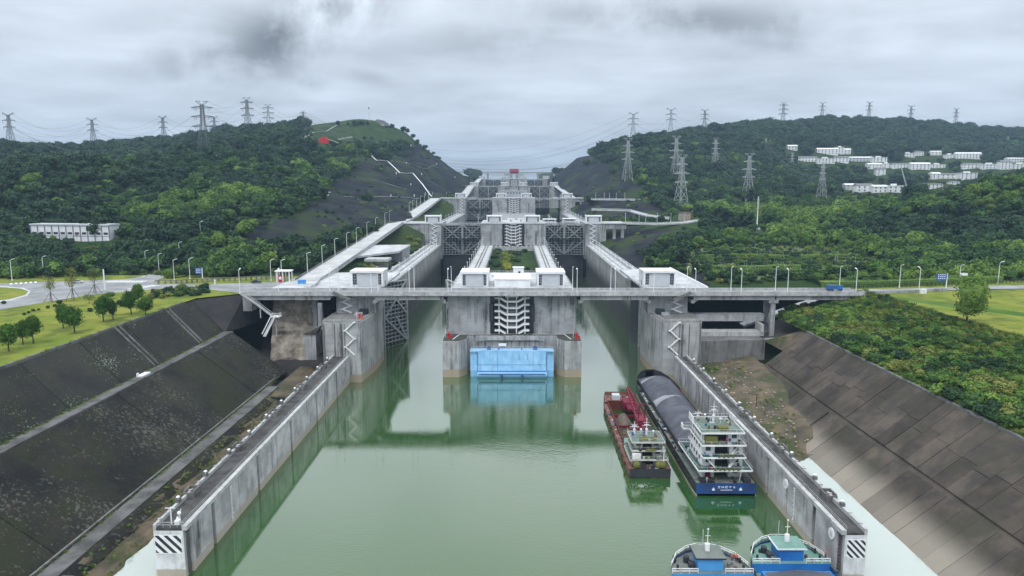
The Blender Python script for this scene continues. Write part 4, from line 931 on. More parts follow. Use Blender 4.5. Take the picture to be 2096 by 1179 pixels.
for x, w in ((-8.6,'left'),(13.2,'right')):
    t = thing('round_tank', 'small white dome-topped tank on the island deck %s of the hut' % w, 'tank', (x,335,33.4))
    mb = MB(); mb.tube((0,0,0),(0,0,.9),1.5,n=14); mb.ob('tank_body', PANEL, t); mb = MB(); mb.ball((0,0,.9),1.5,14,4,True,.7); mb.ob('dome', ROOFW, t, smooth=True)
# ---- upper lock heads ---------------------------------------------------------------------
ORD = ['nearest','second','third','fourth','fifth']
GATE_OPEN = {(2,1)}     # the right-hand gates of the third head stand open
def upper_head(i):
    y0, zd = YH[i], ZD[i]; o = ax(y0); zl = zd-19.5; nm = ORD[i]; fine = i < 3
    t = thing('lock_pier', 'concrete island pier of the %s lock head up the staircase' % nm, 'pier', (o,y0,0))
    for s in (-1, 1):
        mb = MB(); mb.box(s*9.3,s*27.4,0,50,zl-10,zd-.6); mb.ob('pier_block', CONC, t)
        mb = MB(); mb.box(s*7.9,s*9.298,1.6,6,zl,zd-.7)
        if i == 1: mb.box(s*7.9,s*9.6,-.6,.9,zd-9.5,zd-4)
        mb.ob('stair_screen', BLACKH if i == 1 else CONC, t)
        for x in ((18.5,) if fine else ()): mb = MB(); mb.box(s*x,s*(x+1.6),-.05,-.004,zl+1,zd-7); mb.ob('drain_groove', CONCD, t)
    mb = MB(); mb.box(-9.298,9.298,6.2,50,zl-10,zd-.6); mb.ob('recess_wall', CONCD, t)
    mb = MB(); mb.box(-27.8,27.8,-.4,50,zd-.6,zd); mb.ob('deck', DECK, t)
    mb = MB(); mb.box(-27.4,27.4,-7,-.004,zl-12,zl); mb.ob('ledge', COPE, t)
    central_stair(t, .6, zl, zd-.7, 7 if fine else 6, PAINT)
    mb = MB(); mb.rail([(-27,0,zd),(27,0,zd)],1.1,2.5,.05); mb.ob('railing', RAILW, t)
    for s in (-1, 1):
        w = 'left' if s < 0 else 'right'
        b = thing('lock_wall_block', 'concrete block on the %s side of the %s lock head' % (w, nm), 'lock wall', (o,y0,0))
        xo = 80 if s < 0 else 79
        mb = MB(); mb.box(s*61.5,s*xo,0,48,zd-31,zd-.7); mb.ob('block_body', CONC, b)
        ex = {1:104,2:95,3:84,4:80}[i] if s < 0 else {1:96,2:90,3:84,4:80}[i]
        mb = MB(); mb.box(s*61.1,s*ex,-.4,30,zd-.7,zd); mb.ob('deck', DECK, b)
        if ex > 85:
            mb = MB(); mb.box(s*(xo+.003),s*ex,.6,20,zd-(7.5 if s < 0 else 5),zd-.703); mb.ob('box_girder', CONC, b)
            for x in ((xo+6, xo+13) if s > 0 else (xo+9,)):
                mb = MB(); mb.box(s*x,s*(x+2.4),1,4,zd-24,zd-5); mb.ob('pillar', CONC, b)
            if s > 0:
                mb = MB(); mb.box(s*(xo+2),s*(xo+15.5),.9,4.2,zd-16.5,zd-15); mb.ob('cross_beam', CONC, b)
        if i < 4: zigzag(b, *sorted((s*69.5, s*65.5)), -.1, zd-19, zd-1, 9 if fine else 6)
        for x in ((75.5, 72) if fine else ()): mb = MB(); mb.box(s*x,s*(x+.5),-.06,-.004,zd-22,zd-2); mb.ob('drain_groove', CONCD, b)
        mb = MB(); mb.rail([(s*62,0,zd),(s*ex,0,zd)],1.1,2.5,.05); mb.ob('railing', RAILW, b)
        # service bridge over the channel
        br = thing('service_bridge', 'thin concrete footbridge over the %s channel at the %s lock head' % (w, nm), 'bridge', (o,y0,0))
        mb = MB(); mb.box(s*27.82,s*61.08,-.3,3.2,zd-1.9,zd-.4); mb.ob('span', CONC, br)
        mb = MB(); mb.rail([(s*28,0,zd-.4),(s*61,0,zd-.4)],1.1,2.5,.05); mb.ob('railing', RAILW, br)
        # sill below the gates
        sb = MB(); sb.box(s*27.4,s*61.5,14,40,zd-50,zd-28.2); sb.ob('sill', SILLM, b)
        hgt = 25.6
        if (i, 1 if s > 0 else 0) in GATE_OPEN:
            for hx, ang, wd in ((61.2,92,'outer'),(27.6,88,'inner')):
                g = gate_leaf('lock_gate','opened %s gate leaf on the right channel of the third lock head' % wd,18,hgt,'lock gates'); g.location = (o+hx,y0+9,zd-28); g.rotation_euler = (0,0,math.radians(ang))
        else:
            proto = gate_leaf('lock_gate','closed ribbed steel gate leaf at the %s lock head, %s channel, left leaf' % (nm, w),17.6,hgt,'lock gates')
            xl = min(s*27.5, s*61.4); xr = max(s*27.5, s*61.4)
            proto.location = (o+xl, y0+9, zd-28); proto.rotation_euler = (0,0,math.radians(16))
            g2 = copy_tree(proto, (o+xr, y0+9, zd-28), math.radians(-16), 'closed ribbed steel gate leaf at the %s lock head, %s channel, right leaf' % (nm, w))
            for ch in g2.children: ch.location.x = -ch.location.x; ch.scale = (-1,1,1)
        lab2 = 'grey-white flat-roofed room %s at the %s lock head' % ('on the left bank' if s < 0 else 'on the right bank', nm)
        machine_room(lab2,13.5,9,6.2,(o+s*69,y0+5,zd),'machine rooms at the lock gates')
        machine_room('grey-white flat-roofed room on the %s half of the island at the %s lock head' % (w, nm),13,9,6.2,(o+s*16.4,y0+5,zd),'machine rooms at the lock gates')
for i in range(1, 5): upper_head(i)
# white containers between the rooms of the second head
for x, w in ((-1.0,'left'),(7.6,'right')):
    t = thing('white_cabin','small white cabin on the second lock head island, the %s of two' % w,'cabin',(x,590,46.5)); mb = MB(); mb.box(-3,3,0,3.4,0,3.4); mb.ob('wall', WHITE, t); mb = MB(); mb.box(-3.2,3.2,-.2,3.6,3.4,3.7); mb.ob('roof', ROOFW, t); mb = MB(); mb.box(-.4,.5,-.06,-.004,1,2.4); mb.ob('window', GLASS, t)
t = thing('control_block','long grey control building with square windows on the third lock head island','building',(3,930,62.3)); mb = MB(); mb.box(-17,17,0,10,0,9); mb.ob('wall', DAMG, t); mb = MB(); mb.box(-17.4,17.4,-.4,10.4,9,9.7); mb.ob('roof', COPE, t)
for k in range(7): mb = MB(); mb.box(-12.6+k*4-.9,-12.6+k*4+.9,-.08,-.004,5,6.8); mb.ob('window', GLASS, t)
# ---- chamber walls -------------------------------------------------------------------------
TW = [28.0, 42.5, 58.3, 74.0]
def chamber(k):
    ya, yb = YH[k]+(67 if k == 0 else 48.2), YH[k+1]-.2; T = TW[k]; zb = {0:-3,1:28,2:44,3:60}[k]; o0, o1 = ax(ya), ax(yb); nm = ['nearest','second','third','fourth'][k]
    for s in (-1, 1):
        w = 'left' if s < 0 else 'right'
        t = thing('chamber_wall','high concrete wall along the %s side of the %s lock chamber' % (w, nm),'lock wall',(0,0,0))
        def slab(x0, x1, z0, z1, a=ya, b=yb, name='wall', m=CONC):
            f = lambda yy: ax(yy)
            mb = MB(); q = sorted((s*x0, s*x1)); A, B = q
            vs = [(A+f(a),a,z0),(B+f(a),a,z0),(B+f(b),b,z0),(A+f(b),b,z0),(A+f(a),a,z1),(B+f(a),a,z1),(B+f(b),b,z1),(A+f(b),b,z1)]
            mb.add(vs, [(3,2,1,0),(4,5,6,7),(0,1,5,4),(1,2,6,5),(2,3,7,6),(3,0,4,7)]); return mb.ob(name, m, t)
        n = 12
        for j in range(n):
            a = ya+(yb-ya)*j/n; b = ya+(yb-ya)*(j+1)/n-.12
            slab(62.2, 74.5, zb, T-.6, a, b, 'wall_panel', CHAMB if k == 0 else CONC)
        slab(61.9, 63.2, T-.6, T+.15, name='coping', m=COPE); slab(63.203, 74.6, T-.6, T, name='walkway', m=DECK)
        slab(70.4, 71.0, T, T+1.5, name='parapet', m=COPE)
        if k < 2:
            mb = MB(); mb.rail([(s*62.3+o0,ya,T+.15),(s*62.3+o1,yb,T+.15)],1.1,2.6,.045); mb.ob('railing', RAILW, t)
            mb = MB(); mb.tube((s*66.5+o0,ya+1,T+.5),(s*66.5+o1,yb-1,T+.5),.28); mb.ob('pipe', RAILW, t)
            if s > 0:
                mb = MB(); mb.tube((s*70.7+o0,ya+1,T+3.2),(s*70.7+o1,yb-1,T+3.2),.22)
                for j in range(20): yy = ya+2+(yb-ya-4)*j/19; mb.box(s*70.5+ax(yy),s*70.9+ax(yy),yy-.15,yy+.15,T+1.5,T+3.2)
                mb.ob('pipe_rack', RAILW, t)
    t = thing('chamber_island','concrete island between the two channels of the %s lock chamber' % nm,'lock wall',(0,0,0))
    if k == 0:
        for s in (-1, 1):
            for j in range(10):
                a = 350.2+ (yb-7-350.2)*j/10; b = 350.2+(yb-7-350.2)*(j+1)/10-.1
                q = sorted((s*17, s*27)); mb = MB(); mb.add([(q[0]+ax(a),a,-3),(q[1]+ax(a),a,-3),(q[1]+ax(b),b,-3),(q[0]+ax(b),b,-3),(q[0]+ax(a),a,T-.5),(q[1]+ax(a),a,T-.5),(q[1]+ax(b),b,T-.5),(q[0]+ax(b),b,T-.5)],[(3,2,1,0),(4,5,6,7),(0,1,5,4),(1,2,6,5),(2,3,7,6),(3,0,4,7)]); mb.ob('wall_panel', CONC, t)
                mb = MB(); mb.add([(q[0]+ax(a)-.2,a,T-.5),(q[1]+ax(a)+.2,a,T-.5),(q[1]+ax(b)+.2,b+.1,T-.5),(q[0]+ax(b)-.2,b+.1,T-.5),(q[0]+ax(a)-.2,a,T),(q[1]+ax(a)+.2,a,T),(q[1]+ax(b)+.2,b+.1,T),(q[0]+ax(b)-.2,b+.1,T)],[(3,2,1,0),(4,5,6,7),(0,1,5,4),(1,2,6,5),(2,3,7,6),(3,0,4,7)]); mb.ob('walkway', RAMPM, t)
            mb = MB(); mb.rail([(s*26.8,351,T),(s*26.8+ax(yb),yb-8,T)],1.1,2.6,.045); mb.rail([(s*17.2,351,T),(s*17.2+ax(yb),yb-8,T)],1.1,2.6,.045); mb.ob('railing', RAILW, t)
            mb = MB(); mb.tube((s*23,352,T+.3),(s*23+ax(yb),yb-8,T+.3),.3); mb.tube((s*21,352,T+.3),(s*21+ax(yb),yb-8,T+.3),.3); mb.ob('pipe', CONCD, t)
        sheet('garden_soil', [(-17.5,350),(17.5,350),(18.5,576),(-16.5,576)], 23.6, FLOOR)
    else:
        mb = MB(); mb.add([(-27+o0,YH[k]+50,zb),(27+o0,YH[k]+50,zb),(27+o1,yb-7,zb),(-27+o1,yb-7,zb),(-27+o0,YH[k]+50,T),(27+o0,YH[k]+50,T),(27+o1,yb-7,T),(-27+o1,yb-7,T)],[(3,2,1,0),(4,5,6,7),(0,1,5,4),(1,2,6,5),(2,3,7,6),(3,0,4,7)]); mb.ob('island_body', CONC, t)
for k in range(4): chamber(k)
# ---- left ramps ---------------------------------------------------------------------------
RAMP1 = [(-97,322,33.5),(-97.4,340,34.3),(-98.2,460,40.3),(-98.8,575,46.3),(-99,586,46.6)]
RAMP2 = [(-98,590,46.7),(-97.4,640,48.4),(-96.6,760,55.4),(-97.5,880,62.2)]
RAMP3 = [(-67,930,62.4),(-70,1184,77.9)]; RAMP4 = [(-69,1230,78),(-69,1484,92.6)]
def ramp(pts, w, label, th=1.4):
    t = thing('ramp_road', label, 'ramp', (0,0,0))
    for a, b in zip(pts, pts[1:]):
        n = max(1, int((Vector(b)-Vector(a)).length/24))
        for i in range(n):
            p = Vector(a).lerp(Vector(b), i/n); q = Vector(a).lerp(Vector(b), (i+1)/n)
            vs = []
            for c_ in (p, q):
                for dx in (-w/2, w/2): vs.append((c_.x+dx, c_.y-(0 if c_ is p else .05), c_.z))
            lo = [(x,y,z-th) for x,y,z in vs]
            mb = MB(); mb.add(vs+lo, [(0,1,3,2),(4,6,7,5),(0,4,5,1),(2,3,7,6),(0,2,6,4),(1,5,7,3)]); mb.ob('road_slab', RAMPM, t)
    for s in (-1, 1):
        mb = MB()
        for a, b in zip(pts, pts[1:]): mb.beam((a[0]+s*(w/2-.2),a[1],a[2]+.5),(b[0]+s*(w/2-.2),b[1],b[2]+.5),.3,.9)
        mb.ob('parapet', CONCD if s < 0 else COPE, t)
    return t
ramp(RAMP1, 12.6, 'long pale ramp road rising left of the nearest lock chamber'); ramp(RAMP2, 14, 'pale ramp road rising left of the second lock chamber')
ramp(RAMP3, 12, 'pale ramp road rising left of the third lock chamber'); ramp(RAMP4, 10, 'pale ramp road rising left of the fourth lock chamber')
# valve house between ramp and chamber
t = thing('valve_house','grey concrete valve house with a flat roof between the ramp and the left chamber','building',(-82,452,25))
mb = MB(); mb.box(-7,9,0,34,0,10.5); mb.ob('wall', CONC, t); mb = MB(); mb.box(-8.5,9.6,-.6,35,10.5,11.2); mb.ob('roof', RAMPM, t)
for k in range(5): mb = MB(); mb.box(9.003,9.4,2+k*6,3.4+k*6,1,10); mb.ob('pilaster', COPE, t)
t = thing('gantry_frame','small concrete portal frame with a red hoist beside the left chamber','gantry',(-78,398,26))
for x in (-5,4.4): mb = MB(); mb.box(x,x+.9,0,1,0,8); mb.box(x,x+.9,9,10,0,8); mb.ob('column', CONCD, t)
mb = MB(); mb.box(-8.5,5.5,-.5,11,8,9.4); mb.ob('top_slab', COPE, t); mb = MB(); mb.box(-.8,.8,.5,2,1.0,3.6); mb.tube((0,1.2,3.6),(0,1.2,8),.1); mb.ob('hoist', RED, t); mb = MB(); mb.box(-4,4,3,8,0,5.5); mb.ob('back_wall', CONC, t)
t = thing('link_deck','pale concrete link slab from the ramp to the valve house','platform',(0,0,0)); mb = MB(); mb.add([(-92,405,36.4),(-91.5,455,38.8),(-73,486,36.4),(-73,440,36.2),(-92,405,35.2),(-91.5,455,37.6),(-73,486,35.2),(-73,440,35.0)],[(3,2,1,0),(4,5,6,7),(0,1,5,4),(1,2,6,5),(2,3,7,6),(3,0,4,7)]); mb.ob('slab', DECK, t)
# right-hand access roads on shelves
def shelf(label, pts, w, posts=True):
    t = thing('access_road', label, 'road', (0,0,0))
    for a, b in zip(pts, pts[1:]): mb = MB(); mb.beam(a,b,w,1.2); mb.ob('road_slab', DECK, t)
    mb = MB()
    for a, b in zip(pts, pts[1:]): mb.rail([(a[0],a[1]-w/2+.2,a[2]+.6),(b[0],b[1]-w/2+.2,b[2]+.6)],1.1,3,.09)
    mb.ob('railing', LAMPW, t)
shelf('pale access road with white posts from the second lock head to the right', [(96,586,46),(125,590,45),(150,600,45.5),(166,612,47)], 6)
shelf('upper pale access road on the slope right of the third lock head', [(92,800,62),(135,800,61.5),(150,795,61)], 5)
shelf('middle pale access road with railing right of the second lock chamber', [(80,690,54),(118,690,53),(132,665,49),(150,640,47)], 5)
shelf('pale service road along the right edge of the third lock chamber', [(80,905,62),(80,1000,66),(76,1184,77)], 8)
# ---- dam crest and control tower -----------------------------------------------------------
t = thing('dam_bridge','distant grey dam crest bridge on tall piers closing the view','bridge',(0,0,0))
mb = MB(); mb.box(-130,130,1650,1660,107.6,110.2); mb.ob('deck', DAMG, t)
for x in (-98,-58,62,100): mb = MB(); mb.box(x-2.3,x+2.3,1650.5,1659,80,107.6); mb.ob('pier', DAMG, t)
mb = MB(); mb.box(-130,130,1640,1646,84,89.5); mb.box(-100,-60,1640,1648,84,94); mb.ob('lower_beam', DAMG, t)
t = thing('red_roofed_tower','distant red-roofed hall above the grey control tower closing the locks','tower',(4.6,1496,0))
mb = MB(); mb.box(-22,22,0,24,90,103.5); mb.box(-27,27,3,28,88,96); mb.ob('tower_body', DAMG, t)
for k in range(4):
    for z in (96.5,100.2):
        for s in (-1,1): mb = MB(); mb.box(s*(6+k*4)-1,s*(6+k*4)+1,-.1,-.004,z,z+1.8); mb.ob('window', GLASS, t)
mb = MB(); mb.box(-2.6,2.6,-1,-.004,90,103.5); mb.ob('stair_shaft', PANEL, t)
mb = MB(); mb.box(-8.5,8.5,6,16,103.5,108); mb.ob('hall', CRIM, t)
mb = MB(); mb.prism_y([(-11.5,107.4),(11.5,107.4),(10.3,109.3),(9.3,114),(-9.3,114),(-10.3,109.3)],4,18); mb.ob('hall_roof', REDROOF, t)
# ---- lamps ------------------------------------------------------------------------------------
BL = lamp_proto(10.2, 'arm', 'x', 'x')
def blamp(x, y, z, rz, label, group, first=[True]):
    if first[0]: first[0] = False; BL.location = (x,y,z); BL.rotation_euler = (0,0,rz); BL['label'] = label; BL['group'] = group; return BL
    return copy_tree(BL, (x,y,z), rz, label, group)
for u in (491,570,675,760,838,917,1181,1259,1338,1423,1517,1612,1752,1881):
    Y = 281.9 if u < 1700 else (284 if u < 1800 else 289); z = 33.3 if u < 1700 else 33.2
    blamp(XU(u,Y,z+1), Y, z, math.pi*.5, 'white street lamp on the near side of the road bridge' if u < 1700 else 'white street lamp on the near side of the road right of the bridge', 'lamps on the near side of the bridge road')
for u in (693,774,848,924,1172,1250,1406,1496,1587,1718,1841,1963):
    Y = 291.8 if u < 1700 else (294.5 if u < 1800 else 300); z = 33.3 if u < 1700 else 33.2
    blamp(XU(u,Y,z+1), Y, z, -math.pi*.5, 'white street lamp on the far side of the road bridge' if u < 1700 else 'white street lamp on the far side of the road right of the bridge', 'lamps on the far side of the bridge road')
for u, v in ((299,551),(326,559),(357,574),(389,571),(577,575),(555,574),(25,574),(90,566)):
    p = PZ(u, v, 33.1); blamp(p[0], p[1], 33.0, 0, 'white street lamp beside the left road junction', 'lamps at the left road junction')
p = hit(368,531); blamp(p[0],p[1],p[2]-.3,0,'white street lamp up the side road behind the left junction',None)
p = hit(411,487); blamp(p[0],p[1],p[2]-.3,0,'lone white street lamp high on the spur above the left junction',None)
p = PZ(2068,586,33); blamp(p[0],p[1]+8,33,0,'white street lamp among the dark trees at the right edge',None)
def on_ramp(pts, u, side, w):
    best = None
    for a, b in zip(pts, pts[1:]):
        for i in range(60):
            q = Vector(a).lerp(Vector(b), i/60); x = q.x+side*(w/2-.5); d = abs(proj(x,q.y,q.z)[0]-u)
            if best is None or d < best[0]: best = (d, (x,q.y,q.z))
    return best[1]
for u in (630,660,686,710,730,751,769,788,801,812): blamp(*on_ramp(RAMP1,u,-1,12.6), 0, 'white street lamp along the long ramp left of the nearest chamber', 'lamps along the nearest ramp')
for u in (838,845,853,861,869,877): blamp(*on_ramp(RAMP2,u,-1,14), 0, 'white street lamp along the ramp left of the second chamber', 'lamps along the second ramp')
CL = lamp_proto(7.2, 'ball', 'x', 'x'); firstc = [True]
def clamp_(x, y, z, label, group):
    if firstc[0]: firstc[0] = False; CL.location = (x,y,z); CL['label'] = label; CL['group'] = group
    else: copy_tree(CL, (x,y,z), 0, label, group)
for j in range(11):
    y = 362+j*20.5
    for x, w in ((-64,'left wall'),(-25.6,'left edge of the island'),(25.6,'right edge of the island'),(64,'right wall')):
        clamp_(x+ax(y), y, 28, 'white post lamp on the %s of the nearest lock chamber' % w, 'post lamps on the %s of the nearest chamber' % w)
for j in range(8):
    y = 650+j*29
    for x, w in ((-64,'left wall'),(64,'right wall')): clamp_(x+ax(y), y, 42.6, 'white post lamp on the %s of the second lock chamber' % w, 'post lamps on the %s of the second chamber' % w)
for x in (-62,-30,30,62): clamp_(x+1, 588, 46.5, 'white post lamp on the deck of the second lock head', 'post lamps on the second lock head')
for x in (100,112,118,128,140,152): clamp_(x, 604, 46.5, 'white post lamp beside the access road right of the second lock head', 'post lamps right of the second lock head')
for x in (98,108,114,122,132): clamp_(x, 806, 62, 'white post lamp beside the upper access road on the right slope', 'post lamps on the upper right road')
for x in (-112,-104,-108,-88,-84): clamp_(x, 890+(x+112)*1.5, 62, 'white post lamp left of the third lock head under the rock cut', 'post lamps left of the third lock head')
# =================================================================== VEGETATION
def crown_mesh(name, m, seed, lobes=8, leaves=300, leaf=0.26, flat=0.85, tall=1.0, core=True, spread=0.62, sparse=False, cs_=.86):
    """leafy crown of about unit radius with its base at z=0"""
    rr = random.Random(seed); V = []; Fc = []; T = []
    cs = []
    for i in range(lobes):
        a = rr.uniform(0, 6.283)+2.4*i; r = spread*math.sqrt(rr.random()*.8+.2); z = rr.uniform(.14, 1.22)*tall
        k = max(.35, 1-(abs(z/tall-.6)/.78)**2)
        cs.append((r*k*math.cos(a), r*k*math.sin(a), z*flat+.1, rr.uniform(.34,.56)*k, rr.random()))
    cs.append((0,0,.75*flat*tall,.62,.5))
    if core:
        for (x,y,z,r,t) in cs:
            bm = bmesh.new(); bmesh.ops.create_icosphere(bm, subdivisions=1, radius=r*cs_)
            b = len(V)
            for v in bm.verts:
                p = v.co*(1+.22*mnoise.noise(v.co*3/r+Vector((seed,x*9,z*7)))); V.append((x+p.x, y+p.y, z+p.z*flat)); T.append(.2+.6*rr.random())
            for f in bm.faces: Fc.append([b+v.index for v in f.verts])
            bm.free()
    tot = sum(c[3]**2 for c in cs)
    for (x,y,z,r,t) in cs:
        for i in range(int(leaves*r*r/tot)+1):
            n = Vector((rr.gauss(0,1), rr.gauss(0,1), rr.gauss(.25,1))).normalized()
            p = Vector((x,y,z))+Vector((n.x, n.y, n.z*flat))*r*rr.uniform(.82,1.16 if not sparse else 1.4)
            d = (n+Vector((rr.gauss(0,.5), rr.gauss(0,.5), rr.gauss(.2,.5)))).normalized()
            u = d.orthogonal().normalized(); w = d.cross(u); a = rr.uniform(0,6.28); u, w = u*math.cos(a)+w*math.sin(a), w*math.cos(a)-u*math.sin(a)
            s = leaf*rr.uniform(.6,1.25); b = len(V); bend = d*s*.18
            V += [tuple(p-u*s*.5-w*s*.32), tuple(p+u*s*.1-w*s*.5+bend), tuple(p+u*s*.55+w*s*.1-bend), tuple(p-u*s*.05+w*s*.5+bend)]
            tt = min(1, max(0, .5*t+.5*rr.random())); T += [tt]*4; Fc.append([b,b+1,b+2,b+3])
    me = bpy.data.meshes.new(name); me.from_pydata(V, [], Fc); me.materials.append(m)
    at = me.attributes.new('tone', 'FLOAT', 'POINT'); at.data.foreach_set('value', T); me.update(); return me
def trunk_mesh(h, r, seed=0, limbs=3, m=BARK):
    rr = random.Random(seed); mb = MB(); p = Vector((0,0,-.3))
    top = Vector((rr.uniform(-.1,.1)*h, rr.uniform(-.1,.1)*h, h)); mb.tube(p, top, r, r*.55, 7)
    for i in range(limbs):
        a = 6.283*i/limbs+rr.random(); q = p.lerp(top, rr.uniform(.7,.98)); mb.tube(q, q+Vector((math.cos(a),math.sin(a),1.1))*h*.45, r*.5, r*.15, 5)
    return mb.mesh('trunk', m)
FOREST = [crown_mesh('crown', LEAF_D, 1), crown_mesh('crown', LEAF_D, 2, lobes=9, tall=1.25, spread=.5), crown_mesh('crown', LEAF_M, 3), crown_mesh('crown', LEAF_M, 4, lobes=10, flat=.75), crown_mesh('crown', LEAF_B, 5, lobes=7)]
FTRUNK = trunk_mesh(.75, .075, 3, 3)
FLAB = ['dark green rounded tree in the dense woods', 'tall narrow dark green tree in the dense woods', 'mid green bushy tree in the woods', 'broad low mid green tree in the woods', 'bright green young tree at the edge of the woods']
# ---- where the houses stand (the woods keep clear of their fronts)
HOUSES = [(1673,1714,316,303),(1714,1727,316,298),(1727,1741,316,304),(1634,1672,331,320),(1674,1708,335,322),(1709,1736,333,320),(1738,1785,331,321),(1786,1815,332,320),(1776,1806,346,334),
 (1794,1812,359,343),(1807,1825,344,333),(1826,1863,344,334),(1865,1904,347,333),(1906,1936,344,335),(1907,1925,367,353),(1927,1963,366,355),(1965,2000,367,351),(1753,1786,393,376),(1787,1817,394,379),
 (1818,1848,394,377),(1730,1751,389,376),(1898,1930,386,376),(1848,1872,322,312),(1874,1891,319,309),(1906,1926,318,309),(1936,1956,324,315),(1958,2007,325,312),(1972,2008,345,334),(2010,2045,346,334),
 (2047,2070,347,328),(2061,2100,332,323),(2072,2110,346,333),(1613,1632,308,297),(1945,1964,378,371)]
CLEAR = [(a-1,b+1,t+1,v+3,2000) for a,b,v,t in HOUSES] + [(150,240,462,502,440),(62,150,457,472,446),(1370,1418,400,440,640),(1515,1545,375,412,760),(1662,1700,375,406,800),(1265,1302,340,372,900),(1540,1560,400,476,560),(655,672,280,296,3000),(640,850,240,284,4000),(690,725,280,292,4000),(1392,1418,428,458,700)]
TONES = [([(-120,300),(120,305),(190,345),(225,400),(200,440),(100,440),(-120,430)],-.35),([(400,262),(560,258),(700,250),(700,330),(640,345),(480,335),(380,300)],-.35),([(-120,285),(400,285),(330,330),(200,320),(-120,310)],-.3),
 ([(230,400),(420,350),(560,370),(640,390),(560,440),(420,470),(300,470),(220,440)],.10),([(430,500),(560,505),(560,560),(430,560)],.14),([(1120,225),(2210,225),(2210,300),(1500,300),(1300,320),(1120,330)],-.35),
 ([(1320,470),(1640,470),(1760,510),(2000,545),(2210,560),(2210,610),(1320,610)],.22),([(1440,425),(1900,400),(2000,450),(1700,470),(1440,470)],.12),([(2000,400),(2210,400),(2210,520),(2000,520)],-.2)]
# ---- scatter the woods over the terrain
rng = np.random.default_rng(5)
ROADP = [(-230,670),(0,646),(180,612),(330,600),(600,604),(645,575),(560,569),(420,573),(330,573),(376,558),(372,546),(318,556),(262,567),(180,570),(90,573),(0,577),(-230,580)]
def scatter():
    pts = []
    y = 309.0
    while y < 1780:
        s = 5.6+(y-340)*0.0058
        half = .78*y+60
        for sg in (-1, 1):
            x0, x1 = (78, half)
            n = int((x1-x0)/s)
            if n < 1: continue
            xs = sg*(x0+(np.arange(n)+rng.uniform(0.05,.95,n))*s); ys = y+rng.uniform(-.5,.5,n)*s
            pts.append(np.stack([xs, ys, np.full(n, s)], 1))
        y += s
    P = np.concatenate(pts); x, y, s = P.T; z = height(x, y)
    u, v = projn(x, y, z)
    keep = (u > -120) & (u < 2210) & ~((x < 0) & (y < np.where(x < -165, 308, 333))) & ~pip(u, v, ROADP) & ~((y < 345) & (x > 0) & (x < 150)) & ~((y < 322) & (x > 0))
    keep &= ~((x < 0) & (x > -108) & (y < 905)) & ~((x < 0) & (x > -128) & (y < 348))
    keep &= ~((x > 0) & (x < 100) & (y > 560)) & ~((x>0)&(x<86)) & ~((x > 0) & (y > 575) & (y < 630) & (x < 172)) & ~((x>0)&(x<150)&(y>640)&(y<700))
    for i, p in enumerate(ROCKP):
        inside = pip(u, v, p); keep &= ~(inside & (rng.random(len(u)) > np.where((i == 0) & (v < 335), .25, .012)))
    for i, p in enumerate(GRASSP):
        inside = pip(u, v, p); keep &= ~(inside & (rng.random(len(u)) > (.42, .12, .35, .15, .1, .3, .35)[i]))
    # side road on the left
    for (u0,v0),(u1,v1) in zip([(300,577),(340,564),(372,550)],[(340,566),(372,552),(380,540)]):
        keep &= ~((u > min(u0,u1)-6) & (u < max(u0,u1)+6) & (np.abs(v-(v0+(v1-v0)*np.clip((u-u0)/(u1-u0),0,1))) < 7) & (y < 420))
    sc_ = s*np.clip(rng.normal(.72,.24,len(s)),.36,1.25)
    sc_ = np.where(pip(u, v, GRASSP[1]), sc_*.36, sc_); sc_ = np.where(pip(u, v, GRASSP[0]) | pip(u, v, ROCKP[0]), sc_*.5, sc_)
    sc_ = np.where((y < 388) & (u > 1330) & (u < 1800), sc_*.62, sc_)
    d = y*_c-(z-CAMH)*_s; hpx = sc_*1.5/d*F
    for a, b, t, bs, Yh in CLEAR:
        keep &= ~((u > a-sc_/d*F*.7) & (u < b+sc_/d*F*.7) & (v-hpx < bs) & (v > t) & (y < (Yh if Yh < 2000 else 9999)))
    x, y, z, sc_, u, v, d = [q[keep] for q in (x, y, z, sc_, u, v, d)]
    # stands: which kind grows where
    n = np.array([mnoise.noise((a/90, b/90, 5)) for a, b in zip(x, y)])+rng.normal(0,.22,len(x)) - np.where(x < 0, -.03, -.06) - np.clip((y-600)/1500,0,.4)
    for q_, dn in TONES: n = n + np.where(pip(u, v, q_), dn, 0)
    var = np.where(n < -.25, 1, np.where(n < .02, 0, np.where(n < .22, 3, np.where(n < .42, 2, 4))))
    return x, y, z-.25*sc_*.3, sc_, var, u, v, d
fx, fy, fz, fs, fvar, fu, fv, fd = scatter()
